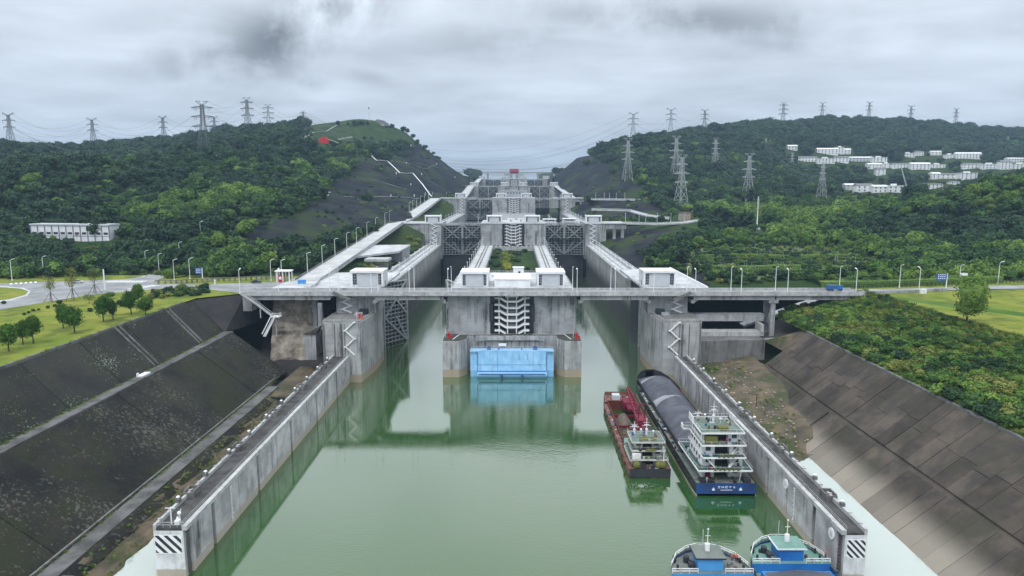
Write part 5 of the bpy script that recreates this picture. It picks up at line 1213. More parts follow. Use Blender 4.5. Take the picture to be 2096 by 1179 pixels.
# the largest in view stand as things of their own
AREAS = [(120,'left of the staked trees'),(205,'behind the staked trees'),(300,'left of the side road'),(372,'along the side road'),(460,'above the blue sign on the left'),(700,'left of the long ramp'),
 (1385,'behind the right lock deck'),(1460,'beyond the first bridge lamps on the right'),(1550,'in front of the white mast'),(1650,'right of the white mast'),(1760,'behind the right bridge end'),(1880,'left of the blue direction sign'),(1990,'behind the blue direction sign'),(3000,'at the right edge')]
def area(u, v):
    a = next(t for m, t in AREAS if u < m); return ('near the road, ' if v > 556 else ('further back, ' if v > 520 else 'up the slope, '))+a
FLAB = ['dark rounded tree','tall narrow dark tree','mid green bushy tree','broad low green tree','bright green young tree']
vis = (fu > 5) & (fu < 2090) & (fv > 200)
order = np.argsort(-(fs/fd)*vis)
IND = set(order[:262].tolist())
PROTO = {}
for i in order[:262]:
    k = int(fvar[i]); side = 'left' if fx[i] < 0 else 'right'
    ar = area(fu[i], fv[i]); lab = FLAB[k]+' '+ar
    t = thing('forest_tree', lab, 'tree', (float(fx[i]),float(fy[i]),float(fz[i])), R.uniform(0,6.28), lab)
    s = float(fs[i]); t.scale = (s,s,s*R.uniform(.75,1.05))
    PROTO.setdefault(k, ref('crown', FOREST[k], t, (0,0,.35))) if k not in PROTO else ref('crown', FOREST[k], t, (0,0,.35))
    ref('trunk', FTRUNK, t)
for k in range(5):
    if k not in PROTO:
        t = thing('forest_tree', FLAB[k]+' far up the right hillside', 'tree', (400,700,float(height(400,700))),0); t.scale = (5,5,5); PROTO[k] = ref('crown', FOREST[k], t, (0,0,.35)); ref('trunk', FTRUNK, t)
def instancer(name, P, S, var, protos, mname, zs=(0.85,1.3), tilt=0.0):
    """one object that grows many small plants: points carrying scale and kind, shown by geometry nodes"""
    n = len(P); me = bpy.data.meshes.new(name); me.vertices.add(n); me.vertices.foreach_set('co', np.asarray(P, np.float32).ravel())
    for nm, ty, arr in (('size','FLOAT',S),('kind_index','INT',var)):
        a = me.attributes.new(nm, ty, 'POINT'); a.data.foreach_set('value', np.asarray(arr, np.float32 if ty == 'FLOAT' else np.int32))
    sv = me.attributes.new('sizes','FLOAT_VECTOR','POINT'); q = np.stack([S,S,S*rng.uniform(*zs,n)],1).astype(np.float32); sv.data.foreach_set('vector', q.ravel())
    rv = me.attributes.new('turn','FLOAT_VECTOR','POINT'); q = np.stack([rng.normal(0,tilt,n),rng.normal(0,tilt,n),rng.uniform(0,6.28,n)],1).astype(np.float32); rv.data.foreach_set('vector', q.ravel())
    o = ref(name, me)
    g = bpy.data.node_groups.new(name, 'GeometryNodeTree'); g.interface.new_socket('Geometry', in_out='INPUT', socket_type='NodeSocketGeometry'); g.interface.new_socket('Geometry', in_out='OUTPUT', socket_type='NodeSocketGeometry')
    N, L = g.nodes, g.links; gi = N.new('NodeGroupInput'); go = N.new('NodeGroupOutput'); jn = N.new('GeometryNodeJoinGeometry')
    def attr(nm, dt): a = N.new('GeometryNodeInputNamedAttribute'); a.data_type = dt; a.inputs['Name'].default_value = nm; return a.outputs['Attribute']
    kd, sz, tn = attr('kind_index','INT'), attr('sizes','FLOAT_VECTOR'), attr('turn','FLOAT_VECTOR')
    for k, pr in protos.items():
        cmp_ = N.new('FunctionNodeCompare'); cmp_.data_type = 'INT'; cmp_.operation = 'EQUAL'; L.new(kd, cmp_.inputs[2]); cmp_.inputs[3].default_value = k
        oi = N.new('GeometryNodeObjectInfo'); oi.inputs['Object'].default_value = pr; oi.inputs['As Instance'].default_value = True; oi.transform_space = 'ORIGINAL'
        ip = N.new('GeometryNodeInstanceOnPoints'); L.new(gi.outputs[0], ip.inputs['Points']); L.new(cmp_.outputs[0], ip.inputs['Selection']); L.new(oi.outputs['Geometry'], ip.inputs['Instance'])
        L.new(tn, ip.inputs['Rotation']); L.new(sz, ip.inputs['Scale']); L.new(ip.outputs[0], jn.inputs[0])
    L.new(jn.outputs[0], go.inputs[0])
    md = o.modifiers.new('plants','NODES'); md.node_group = g
    return tag(o, kind='stuff')
rest = np.array([i for i in range(len(fx)) if i not in IND])
o = instancer('woodland', np.stack([fx,fy,fz+.3*fs],1)[rest], fs[rest], fvar[rest], PROTO, 'woods', zs=(.62,1.0)); o['label'] = 'dense green woodland covering the hills on both sides'; o['category'] = 'woodland'
# low scrub over the ground between the trees
def scrub():
    n = 15000; y = 345+ (rng.random(n)**1.3)*700; x = rng.choice([-1,1],n)*(86+rng.random(n)*(.72*y)); z = height(x,y); u,v = projn(x,y,z)
    k = (u>-60)&(u<2150)&~((x<0)&(x>-110)&(y<900))&~((x>0)&(y>575)&(y<630)&(x<172))&~((x < 0) & (x > -128) & (y < 350))
    for p in ROCKP: k &= ~(pip(u,v,p)&(rng.random(n)>.10))
    for a,b,t,bs,Yh in CLEAR: k &= ~((u>a)&(u<b)&(v>t)&(v<bs))
    return x[k],y[k],z[k]
SHM = [crown_mesh('foliage', LEAF_M, 21, lobes=6, leaves=230, leaf=.24, flat=.7), crown_mesh('foliage', LEAF_B, 22, lobes=6, leaves=230, leaf=.26, flat=.65), crown_mesh('foliage', LEAF_D, 23, lobes=7, leaves=230, leaf=.24, flat=.75), crown_mesh('foliage', LEAF_O, 24, lobes=6, leaves=230, leaf=.26, flat=.6)]
SLAB_ = ['mid green leafy shrub on the right bank','bright green leafy shrub on the right bank','dark green dense shrub on the right bank','dry olive shrub on the right bank']
# ---- right bank: shrubs one can pick out, undergrowth for the rest
bx = []
n = 2600; xs = 115+rng.random(n)*37; ys = 70+rng.random(n)*222
fr = (xs-115)/37; szs = rng.uniform(.9,2.7,n)*(1-.4*fr)
nn = np.array([mnoise.noise((a/11,b/16,2)) for a,b in zip(xs,ys)])
keep = ~((nn > .12) & (fr > .35) & (rng.random(n) < .8)) & ~((fr > .8)&(rng.random(n) < .7))
xs, ys, szs, nn, fr = xs[keep], ys[keep], szs[keep], nn[keep], fr[keep]
kv = np.where(nn < -.34, 2, np.where(nn < -.02, 0, np.where(nn < .25, 1, 3)))
kv = np.where(rng.random(len(kv)) < .25, rng.integers(0,4,len(kv)), kv)
zs = np.array([bank_z(a,b) for a,b in zip(xs,ys)])-.1
u, v = projn(xs,ys,zs); dd = ys*_c-(zs-CAMH)*_s
order = np.argsort(-(szs/dd)*((u < 2090)&(ys > 105)))
SPROTO = {}; ind = set(order[:110].tolist())
for i in order[:110]:
    k = int(kv[i]); lab = SLAB_[k]+(' close above the slabs' if fr[i] < .22 else (' half way up' if fr[i] < .6 else ' below the lawn'))+(', at the right edge' if u[i] > 1880 else (', near the bridge end' if ys[i] > 240 else (', mid bank' if ys[i] > 185 else ', lower right')))
    t = thing('shrub', lab, 'shrub', (float(xs[i]),float(ys[i]),float(zs[i])), R.uniform(0,6.28), lab); t.scale = (float(szs[i])*1.25,)*3
    f = ref('foliage', SHM[k], t); SPROTO.setdefault(k, f)
for k in range(4):
    if k not in SPROTO: t = thing('shrub', SLAB_[k]+' below the lawn', 'shrub', (140,200+k*5,bank_z(140,200)),0); t.scale=(1.2,)*3; SPROTO[k] = ref('foliage', SHM[k], t)
rest = np.array([i for i in range(len(xs)) if i not in ind])
o = instancer('undergrowth', np.stack([xs,ys,zs],1)[rest], szs[rest]*.95, kv[rest], SPROTO, 'under'); o['label'] = 'tangled green undergrowth covering the right bank'; o['category'] = 'undergrowth'
sx, sy, szz = scrub(); o = instancer('scrub', np.stack([sx,sy,szz-.3],1), rng.uniform(1.0,2.4,len(sx))*(1+(sy-345)/1400), rng.choice([0,2,2,3,0,1],len(sx)), SPROTO, 'scrub'); o['label'] = 'low green scrub on the hillsides below the trees'; o['category'] = 'scrub'
# grass tufts: lawns, berms and the foot of the slopes
def tuft_mesh(m, seed, n=26, h=1.0):
    rr = random.Random(seed); V=[]; Fc=[]; T=[]
    for i in range(n):
        a = rr.uniform(0,6.28); r = .45*rr.random(); p = Vector((r*math.cos(a), r*math.sin(a), 0)); lean = Vector((math.cos(a),math.sin(a),0))*rr.uniform(.15,.7); w = Vector((-math.sin(a),math.cos(a),0))*.07; b=len(V)
        V += [tuple(p-w), tuple(p+w), tuple(p+lean*.5+Vector((0,0,h*.7*rr.uniform(.7,1)))+w*.7), tuple(p+lean+Vector((0,0,h*rr.uniform(.7,1.1))))]; T += [rr.random()]*4; Fc.append([b,b+1,b+2,b+3])
    me = bpy.data.meshes.new('grass_tuft'); me.from_pydata(V,[],Fc); me.materials.append(m); at = me.attributes.new('tone','FLOAT','POINT'); at.data.foreach_set('value',T); return me
n = 5200; gx = 114.5+rng.random(n)*38; gy = 90+rng.random(n)*200; gz = np.array([bank_z(a,b) for a,b in zip(gx,gy)])
TUFT = {}
for k, m in enumerate((LEAF_O, LEAF_B)):
    t = thing('grass_clump', ('tall dry grass clump at the top of the right bank','tall green grass clump at the top of the right bank')[k], 'grass', (138+k*4,150,bank_z(138+k*4,150)))
    TUFT[k] = ref('blades', tuft_mesh(m, 40+k), t); t.scale = (1.6,)*3
o = instancer('bank_grass', np.stack([gx,gy,gz],1), rng.uniform(.5,1.5,n), rng.choice([0,1],n,p=[.55,.45]), TUFT, 'g', zs=(.7,1.2)); o['label'] = 'long grass between the shrubs on the right bank'; o['category'] = 'grass'
n = 2600; gy = -10+rng.random(n)*270; side = rng.choice([0,1,2,3],n,p=[.25,.25,.25,.25])
gx = np.choose(side, [-86.6+rng.random(n)*6, -91.6+rng.random(n)*.8, np.full(n,-115.2)+rng.random(n)*.5, -128.3+rng.random(n)*.9]); gz = np.choose(side, [3.6-(gx+86.6)*.55, np.full(n,4.0), np.full(n,20.1), np.full(n,33.0)])
o = instancer('verge_grass', np.stack([gx,gy,gz],1), rng.uniform(.25,.8,n), rng.choice([0,1],n), TUFT, 'g2', zs=(.5,1)); o['label'] = 'weeds along the berms and kerbs of the left slope'; o['category'] = 'grass'
mx_ = []; rs_ = random.Random(31); SM = MB()
for i in range(420):
    x = rs_.uniform(70.5,92); y = rs_.uniform(182,270); t0 = min(1,max(-.4,(y-176-(95-x)*.5)/60)); z = -1.0+6.5*t0+3.2*min(1,max(0,(x-78)/20))*min(1,max(0,t0*2+.3))
    if z < .15: continue
    if mnoise.noise((x/6,y/8,4)) > .02 and i % 4: mx_.append((x,y,z-.1))
    else: r = rs_.uniform(.12,.5); SM.ball((x,y,z+.02), r, 5, 3, False, .6)
o = tag(SM.ob('mud_stones', ROCKL), kind='stuff'); o['label'] = 'loose stones lying on the mud flat'; o['category'] = 'stones'
o = instancer('mud_weeds', np.array(mx_), rng.uniform(.4,1.2,len(mx_)), rng.choice([0,1],len(mx_)), TUFT, 'g3', zs=(.4,.8)); o['label'] = 'weeds growing on the mud flat by the right wall'; o['category'] = 'weeds'
# ---- trees on the lawns
LT = [crown_mesh('crown', LEAF_L, 50+i, lobes=14, leaves=1700, leaf=.14, flat=.95, tall=1.1+.12*i, spread=.72, sparse=True, cs_=.62) for i in range(3)] + [crown_mesh('crown', LEAF_B, 54, lobes=13, leaves=2600, leaf=.085, flat=1.0, tall=1.5, spread=.62, core=True), crown_mesh('crown', LEAF_O, 55, lobes=6, leaves=500, leaf=.13, flat=1.0, core=False, sparse=True)]
LTR = trunk_mesh(1.0, .07, 9, 4)
LAWNT = [(18,719,55,40,'round lawn tree nearest the left edge of the photograph'),(47,705,50,26,'narrow lawn tree standing between two rounder ones on the far left'),(69,703,54,34,'oval lawn tree, right one of the leftmost three'),
 (130,672,48,29,'light round-topped lawn tree left of a darker oval one'),(153,681,55,34,'dark dense oval tree in the middle of the lawn'),(212,658,49,36,'wide round lawn tree with a small one at its right'),(232,655,41,18,'slim small lawn tree beside a wide one'),
 (269,644,49,24,'upright lawn tree near the slope edge, left of a bushy one'),(284,626,42,26,'dark tree at the back of the lawn close to the road'),(298,645,34,33,'low bushy tree on the lawn nearest the bridge'),(226,612,14,18,'little round tree at the back of the lawn')]
for i, (u,v,h,w,lab) in enumerate(LAWNT):
    p = PZ(u,v,33); d = p[1]*_c+45*_s; H_ = h/F*d*1.04; W_ = w/F*d/2
    t = thing('lawn_tree', lab, 'tree', p, R.uniform(0,6.28), 'trees on the left lawn')
    c = ref('crown', LT[i%3], t, (0,0,H_*.26), 0, (W_*1.05, W_*1.05, H_*.74/(1.75 if i%3 else 1.6))); ref('trunk', LTR, t, (0,0,0), 0, (H_*.42,)*3)
p = PZ(1978,662,33); d = p[1]*_c+45*_s; H_ = 103/F*d; W_ = 82/F*d/2
t = thing('tall_tree', 'tall light green feathery tree standing alone on the right lawn', 'tree', p); ref('crown', LT[3], t, (0,0,H_*.16), 0, (W_,W_,H_*.84/1.95)); ref('trunk', LTR, t, (0,0,0), 0, (W_*.8,W_*.8,H_*.5))
p = PZ(183,621,33); t = thing('sapling_bush', 'pale yellowish small bush tree in the middle of the lawn', 'tree', p); ref('crown', LT[4], t, (0,0,1), 0, (2.2,2.2,1.8)); ref('trunk', LTR, t, (0,0,0), 0, (1.8,)*3)
YT = [crown_mesh('crown', m, 60+i, lobes=8, leaves=420, leaf=.14, flat=1.3, tall=1.5, spread=.5, core=False, sparse=True) for i, m in enumerate((LEAF_O, LEAF_Y, LEAF_O))]
def spoke_trunk(seed):
    rr = random.Random(seed); mb = MB(); mb.tube((0,0,0),(0,0,9),.13,.04,5)
    for i in range(26):
        z = rr.uniform(3.2,8.6); a = rr.uniform(0,6.28); l = (9.4-z)*.42; mb.tube((0,0,z),(l*math.cos(a),l*math.sin(a),z+l*1.1),.05,.02,4)
    return mb
for i,(u,v,h,lab) in enumerate([(105,618,61,'bare staked young tree, leftmost of the three by the road'),(150,614,73,'yellow-leaved staked young tree, middle of the three by the road'),(195,601,58,'pale wispy staked young tree, right one of the three by the road')]):
    p = PZ(u,v,33); d = p[1]*_c+45*_s; H_ = h/F*d
    t = thing('staked_tree', lab, 'tree', p, 0, 'staked young trees on the left lawn'); spoke_trunk(70+i).ob('trunk', BARK, t).scale = (1,1,H_/9.6)
    ref('crown', YT[i], t, (0,0,H_*.36), 0, ((2.4 if i==0 else 3.0),)*2+(H_*.62/2.9,))
    for k in range(4):
        a = .8+k*1.57; mb = MB(); mb.beam((math.cos(a)*2.6,math.sin(a)*2.6,0),(math.cos(a)*.15,math.sin(a)*.15,H_*.33),.13); mb.ob('stake', STAKE, t)
for i,(u,v,w) in enumerate([(50,645,8),(59,641,7),(69,637,8),(79,635,6),(98,631,9),(112,628,8),(122,622,12),(185,638,12),(252,627,22),(8,622,10)]):
    p = PZ(u,v,33); d = p[1]*_c+45*_s; t = thing('clipped_shrub', 'small dark clipped shrub on the left lawn' if i < 7 else ('dark low bush in the middle of the lawn','dark wide bush behind the lawn trees','small dark bush near the lawn edge at far left')[i-7], 'shrub', p, i, 'small clipped shrubs on the left lawn' if i < 7 else None)
    f = ref('foliage', SHM[2], t); t.scale = (w/F*d/1.7,)*3
# shrubbery between lawn and bridge end
for i in range(26):
    u = 312+ (i%13)*9.2+R.uniform(-4,4); v = (612 if i < 13 else 601)-(u-312)*.11+R.uniform(-3,3); p = PZ(u,v,33); t = thing('shrub', 'dense mixed green shrub in the thicket at the left end of the bridge', 'shrub', p, R.uniform(0,6), 'shrubs at the left end of the bridge'); ref('foliage', SHM[R.choice([2,2,0,3])], t); t.scale = (R.uniform(1.5,2.4),)*3
def hedge(name, label, pts, w, h, m, seed, z0=33.0):
    rr = random.Random(seed); V=[]; Fc=[]; T=[]
    for a, b in zip(pts, pts[1:]):
        a = Vector(a); b = Vector(b); d = b-a; ln = d.length; nrm = Vector((-d.y,d.x,0)).normalized()
        mb_ = MB(); mb_.beam(a+Vector((0,0,h*.45)), b+Vector((0,0,h*.45)), w*.8, h*.85); k=len(V); V += mb_.v; T += [.4]*8; Fc += [[k+q for q in f] for f in mb_.f]
        for i in range(int(ln*22)):
            s = rr.random(); th = rr.uniform(-.2,3.34); p = a+d*s+nrm*(math.cos(th)*w*.55)+Vector((0,0,h*.5+math.sin(th)*h*.5*rr.uniform(.8,1.25))); k=len(V); q=.45*rr.uniform(.6,1.3)
            u_ = Vector((rr.gauss(0,1),rr.gauss(0,1),rr.gauss(0,1))).normalized(); w_ = u_.orthogonal().normalized()
            V += [tuple(p-u_*q*.6), tuple(p+w_*q*.5), tuple(p+u_*q*.6), tuple(p-w_*q*.5)]; T += [rr.random()]*4; Fc.append([k,k+1,k+2,k+3])
    me = bpy.data.meshes.new(name); me.from_pydata(V,[],Fc); me.materials.append(m); at = me.attributes.new('tone','FLOAT','POINT'); at.data.foreach_set('value',T)
    return tag(ref(name, me), label, 'hedge')
hedge('hedge','clipped yellow-green hedge behind the road at the right end of the bridge',[(138,300,33),(165,303,33),(196,310,33),(230,318,33)],2.6,3.2,LEAF_B,1)
q0 = [hit(560,513),hit(620,507),hit(670,493),hit(705,484)]
hedge('hedge','dark green hedge line across the dark slope left of the long ramp',[(x,y,z) for x,y,z in q0],4,3.2,LEAF_M,2)
for i, (v, ua, ub) in enumerate([(513,1440,1600),(519,1430,1700),(526,1420,1760),(533,1415,1780),(541,1415,1770),(549,1430,1740),(557,1450,1700)]):
    P = [hit(ua+(ub-ua)*k/6, v+1.5*math.sin(k*1.7+i)) for k in range(7)]
    hedge('hedge', 'low planted shrub row across the open terraced field, row %s from the back' % ['first','second','third','fourth','fifth','sixth','last'][i], P, 2.2, 1.5, (LEAF_M, LEAF_D, LEAF_B)[i%3], 20+i)
sk = MB(); rs_ = random.Random(8)
for i in range(330):
    x, y, z = hit(rs_.uniform(1420,1770), rs_.uniform(508,560)); sk.beam((x,y,z-.2),(x+rs_.uniform(-.2,.2),y,z+rs_.uniform(1.2,2.4)),.12)
o = tag(sk.ob('field_stakes', COPE), kind='stuff'); o['label'] = 'thin pale stakes dotted over the terraced field'; o['category'] = 'stakes'
# garden between the chamber walls
for i in range(40):
    x = R.uniform(-14.5,15); y = 362+R.random()*205; mid = abs(x+3) < 6.5 and y < 520
    if mid and not (i%5): continue
    t = thing('shrub', 'dense dark green bush in the sunken garden between the channels', 'shrub', (x+1,y,23.6), i, 'green bushes in the sunken garden'); ref('foliage', SHM[R.choice([2,0,2])], t); t.scale = (R.uniform(3.2,4.6),)*2+(R.uniform(1.9,2.9),)
for i in range(9):
    t = thing('yellow_bush', 'yellow-green bush down the middle of the sunken garden', 'shrub', (R.uniform(-7,-1),366+i*20,23.6), i, 'yellow-green bushes in the sunken garden'); ref('foliage', crown_mesh('foliage', LEAF_Y, 80, lobes=6, leaves=260, leaf=.24, flat=.8) if i == 0 else YB, t); YB = t.children[0].data; t.scale = (R.uniform(2.8,4.2),)*3
t = thing('dark_bush', 'dark round bush among the yellow bushes of the sunken garden', 'shrub', (3.5,372,23.6)); ref('foliage', SHM[2], t); t.scale = (4,4,3.4)
for i in range(14):
    x = -24+i*3.7; t = thing('shrub','small dark shrub in the planter at the foot of the second lock head','shrub',(x+1.1,577.5,26.9),i,'planter shrubs at the second lock head'); ref('foliage', SHM[2], t); t.scale = (R.uniform(1.0,1.7),)*2+(1.0,)
for i in range(12):
    x = R.uniform(-86,-77); y = R.uniform(500,572); t = thing('shrub','green shrub on the slope below the ramp beside the second lock head','shrub',(x,y,float(height(x,y))),i,'shrubs below the long ramp'); ref('foliage', SHM[R.choice([0,2,3])], t); t.scale = (R.uniform(2,3.6),)*3
for i in range(14):
    x = R.uniform(-89,-77); y = R.uniform(356,396); t = thing('shrub','green shrub in the hollow between the ramp and the left deck','shrub',(x,y,float(height(x,y))),i,'shrubs behind the left lock deck'); ref('foliage', SHM[R.choice([0,2,3])], t); t.scale = (R.uniform(1.6,2.6),)*3
# =================================================================== HILLSIDES: PYLONS, HOUSES
def pylon(label, group, base, H, style, rz=0.0, wid=1.0):
    t = thing('pylon', label, 'pylon', base, rz, group); PYLON = PYLOND if style in 'VT' else globals()['PYLON']  # skyline towers take the steel darkened as a silhouette
    th = max(.12, (.0048 if style in 'VT' else .0038)*H)
    bw, tw = H*.105*wid, H*.022*wid; wz = H*.62
    prof = [(0,bw),(wz*.5,bw*.55+tw*.6),(wz,tw*1.5),(H*.94,tw)]
    def hw(z):
        for (z0,w0),(z1,w1) in zip(prof,prof[1:]):
            if z <= z1: return w0+(w1-w0)*(z-z0)/(z1-z0)
        return tw
    mb = MB(); zsl = [0]; z = 0
    while z < H*.93: z += max(1.9*hw(z), H*.05); zsl.append(min(z, H*.94))
    for sx, sy in ((1,1),(1,-1),(-1,1),(-1,-1)):
        for (z0,w0),(z1,w1) in zip(prof,prof[1:]): mb.beam((sx*w0,sy*w0,z0-(1.5 if z0 == 0 else 0)),(sx*w1,sy*w1,z1),th*1.5)
    for z0, z1 in zip(zsl, zsl[1:]):
        a, b = hw(z0), hw(z1)
        for (p, q) in ((( a,-a),( b, b)),((-a,-a),( b,-b))): pass
        F4 = [((-1,-1),(1,-1)),((1,-1),(1,1)),((1,1),(-1,1)),((-1,1),(-1,-1))]
        for (c0, c1) in F4:
            mb.beam((c0[0]*a,c0[1]*a,z0),(c1[0]*b,c1[1]*b,z1),th*.8); mb.beam((c1[0]*a,c1[1]*a,z0),(c0[0]*b,c0[1]*b,z1),th*.8); mb.beam((c0[0]*b,c0[1]*b,z1),(c1[0]*b,c1[1]*b,z1),th*.7)
    mb.ob('lattice_body', PYLON, t)
    tips = []
    arms = {'V':[(.62,.155),(.79,.165)],'T':[(.55,.19),(.72,.20),(.88,.19)],'S':[(.5,.15),(.66,.17),(.82,.13)]}[style]
    for zf, af in arms:
        z = zf*H; L_ = af*H; w = hw(z); mb = MB()
        for s in (-1,1):
            for y in (-w,w): mb.beam((s*w,y,z),(s*L_,0,z+H*.006),th*1.8); mb.beam((s*w,y,z+H*.035),(s*L_,0,z+H*.010),th*1.5)
            for k in (.33,.66): mb.beam((s*(w+(L_-w)*k),-w*(1-k),z),(s*(w+(L_-w)*(k-.2)),w*(1-k+.2),z+H*.02),th*.7)
            if style != 'T': tips.append((s*L_*.97,0,z-H*.05))
            else: tips.append((s*L_*.97,0,z))
        mb.ob('cross_arm', PYLON, t)
        for s in (-1,1):
            mb = MB()
            if style == 'T':
                for k in (.55,.75): mb.tube((s*L_*k,0,z),(s*L_*k,0,z-H*.045),th*.7,n=4)
            else: mb.tube((s*L_*.97,0,z),(s*L_*.97,0,z-H*.05),th*.8,n=4)
            mb.ob('insulator', BLACKH, t)
    mb = MB(); z = H*.935; w = tw; L_ = H*(.14 if style == 'V' else .11)
    for s in (-1,1):
        if style == 'V':
            mb.beam((s*w*.6,0,z),(s*L_,0,H),th*2.2); mb.beam((s*w,0,z-H*.02),(s*L_,0,H*.985),th*1.6); mb.tube((s*L_*.97,0,H*.99),(s*L_*.97,0,H*.935),th*.8,n=4); tips.append((s*L_*.97,0,H*.94))
        else:
            mb.beam((s*w,0,z),(s*L_,0,H),th*1.8); mb.beam((s*w,0,H),(s*L_,0,H),th*1.8); mb.beam((0,0,z),(s*L_*.4,0,H),th*.8); tips.append((s*L_,0,H))
    mb.ob('top_arm', PYLON, t)
    M = Matrix.Translation(base) @ Matrix.Rotation(rz, 4, 'Z')
    t['tips'] = 0; del t['tips']
    return [tuple(M @ Vector(p)) for p in tips]
PY = PY
PYL = [(22,287,209,'V','V-topped pylon at the far left edge of the ridge'),(193,306,238,'V','V-topped pylon, second from the left on the ridge'),(337,301,238,'V','V-topped pylon in the dip, third from the left'),
 (420,322,210,'T','big flat-topped pylon standing on the left spur, its whole foot in view'),(441,292,238,'V','V-topped pylon half hidden just right of the big left pylon'),(509,280,202,'T','tall flat-topped pylon on the left ridge, highest of that row'),
 (551,274,215,'T','flat-topped pylon on the left ridge between a taller and a smaller one'),(622,268,227,'T','small flat-topped pylon at the left foot of the rounded hilltop'),
 (1295,296,231,'V','V-topped pylon rising above the left end of the right ridge'),(1372,285,222,'V','V-topped pylon above the right ridge, middle of three close ones'),(1441,277,224,'V','V-topped pylon above the right ridge beside a lone tree'),
 (1284,370,285,'S','grey pylon standing on the cut slope, leftmost on the right hillside'),(1382,368,280,'S','grey pylon behind the biggest pale one on the right hillside'),(1393,430,318,'S','biggest pale pylon rising above the right lock road'),
 (1463,347,283,'S','slender pale pylon in mid slope of the right hill'),(1530,411,315,'S','pale pylon left of the white mast on the right hillside'),(1681,405,330,'S','pale pylon in front of the white village'),
 (1602,250,198,'T','dark many-armed pylon on the right ridge'),(1682,242,198,'V','thin V-topped pylon on the right ridge, next right of the dark one'),(1778,240,194,'V','thin V-topped pylon above the middle of the right summit'),
 (1862,262,216,'V','faint V-topped pylon on the right end of the summit'),(1954,266,220,'V','faint V-topped pylon near the right edge ridge'),(1567,305,283,'S','tiny pylon half way up the right hill'),(2062,297,279,'S','tiny white pylon on the far right slope'),(1620,352,312,'S','faint small pylon left of the village')]
TIPS = []
for i,(u,vb,vt,st,lab) in enumerate(PYL):
    b = hit(u, vb); d = proj(*b)[2]; H_ = (vb-vt)/F*d
    TIPS.append(pylon(lab, 'power pylons', (b[0],b[1],b[2]-.5), H_, st, rz=R.uniform(-.3,.3)+(0.5 if i in (15,16,14,13) else 0)))
def wire(a, b, sag, label, group):
    a = Vector(a); b = Vector(b); n = 22; pts = []
    for i in range(n+1): s = i/n; p = a.lerp(b, s); p.z -= 4*sag*s*(1-s); pts.append(p)
    mb = MB()
    for p, q in zip(pts, pts[1:]): mb.tube(p, q, WR, WR, 3, False)
    tag(mb.ob('power_line', PYLOND), label, 'power line', group)
WR = 0.11
SHORT = ['the far left pylon','the second left pylon','the dip pylon','the big left pylon','the half hidden pylon','the tallest left pylon','the ridge pylon','the small hilltop pylon','the first right pylon','the middle skyline pylon','the lone tree pylon','the cut slope pylon','the grey back pylon','the biggest pale pylon','the slender pylon','the mast pylon','the village pylon','the dark pylon','the thin ridge pylon','the summit pylon','the faint pylon','the last ridge pylon','the tiny pylon','the far slope pylon','the faint village pylon']
for a, b, sag, n in ((0,1,16,6),(1,2,16,6),(2,4,14,6),(3,5,10,8),(5,6,7,6),(6,7,9,6),(0,3,30,3),(7,8,62,6),(7,11,46,6),(10,17,26,4),(17,18,20,4),(18,19,20,4),(19,20,20,4),(20,21,18,4),(8,9,12,4),(9,10,10,4),(14,15,9,6),(15,13,9,4),(22,16,14,6),(16,15,11,4),(11,12,12,4),(9,13,40,2)):
    A, B = TIPS[a], TIPS[b]
    for k in range(n): wire(A[k%len(A)], B[k%len(B)], sag*R.uniform(.85,1.15), 'thin power line spanning from %s to %s' % (SHORT[a], SHORT[b]), 'power lines spanning from %s to %s' % (SHORT[a], SHORT[b]))
# ---- white village on the right hillside ------------------------------------------------
HR = random.Random(11)
pane_cache = {}
def house(i, u0, u1, vb, vt):
    b = hit((u0+u1)/2, vb, 700, 1700); d = proj(*b)[2]; W = (u1-u0)/F*d; H_ = (vb-vt)/F*d*.92; D = 9.0
    stor = max(2, int(round(H_/3.6))); hw_ = H_*.86; gable = i % 3 != 1
    desc = ['white','white flat-roofed','off-white','grey-white'][i%4]
    PLC = {0:'at the upper left of the village, long with a row of windows',1:'with a taller stair tower at the village top',2:'right of the tall towered block at the village top',32:'alone on the slope left of the village',33:'lowest right of the village, small and half sunk in trees'}
    row = 'top' if vb < 326 else ('upper' if vb < 338 else ('middle' if vb < 350 else ('lower' if vb < 370 else 'bottom')))
    lab = '%s %d-storey house %s' % (desc, stor, PLC.get(i, 'in the %s row of the village, %s' % (row, HPOS[i])))
    t = thing('village_house', lab, 'house', (b[0],b[1],b[2]-1.0), R.uniform(-.15,.15), 'white houses of the hillside village')
    m = PANEL if i in (6,20) else WHITE
    mb = MB(); mb.box(-W/2,W/2,0,D,-1.5,hw_+1); mb.ob('wall', m, t)
    mb = MB(); e = .5; zt = hw_+1
    if gable: mb.prism_x([(-e,zt),(D+e,zt),(D+e,zt+.25),(D/2,zt+H_*.2+.4),(-e,zt+.25)], -W/2-e, W/2+e)
    else: mb.box(-W/2-e,W/2+e,-e,D+e,zt,zt+.45); mb.box(-W*.2,W*.1,2,6,zt+.45,zt+2.4)
    mb.ob('roof', ROOFT if gable and i%2 else ROOFW, t)
    nx = max(2, int(W/5.2))
    for s in range(stor):
        for k in range(nx):
            x = -W/2+(k+.5)*W/nx; z = 1+.9+s*(hw_/stor)
            key = round(hw_/stor, 0)
            if key not in pane_cache: mbp = MB(); mbp.box(-.75,.75,-.10,-.004,0,min(1.9,hw_/stor*.55)); pane_cache[key] = mbp.mesh('window', GLASS)
            ref('window', pane_cache[key], t, (x,0,z))
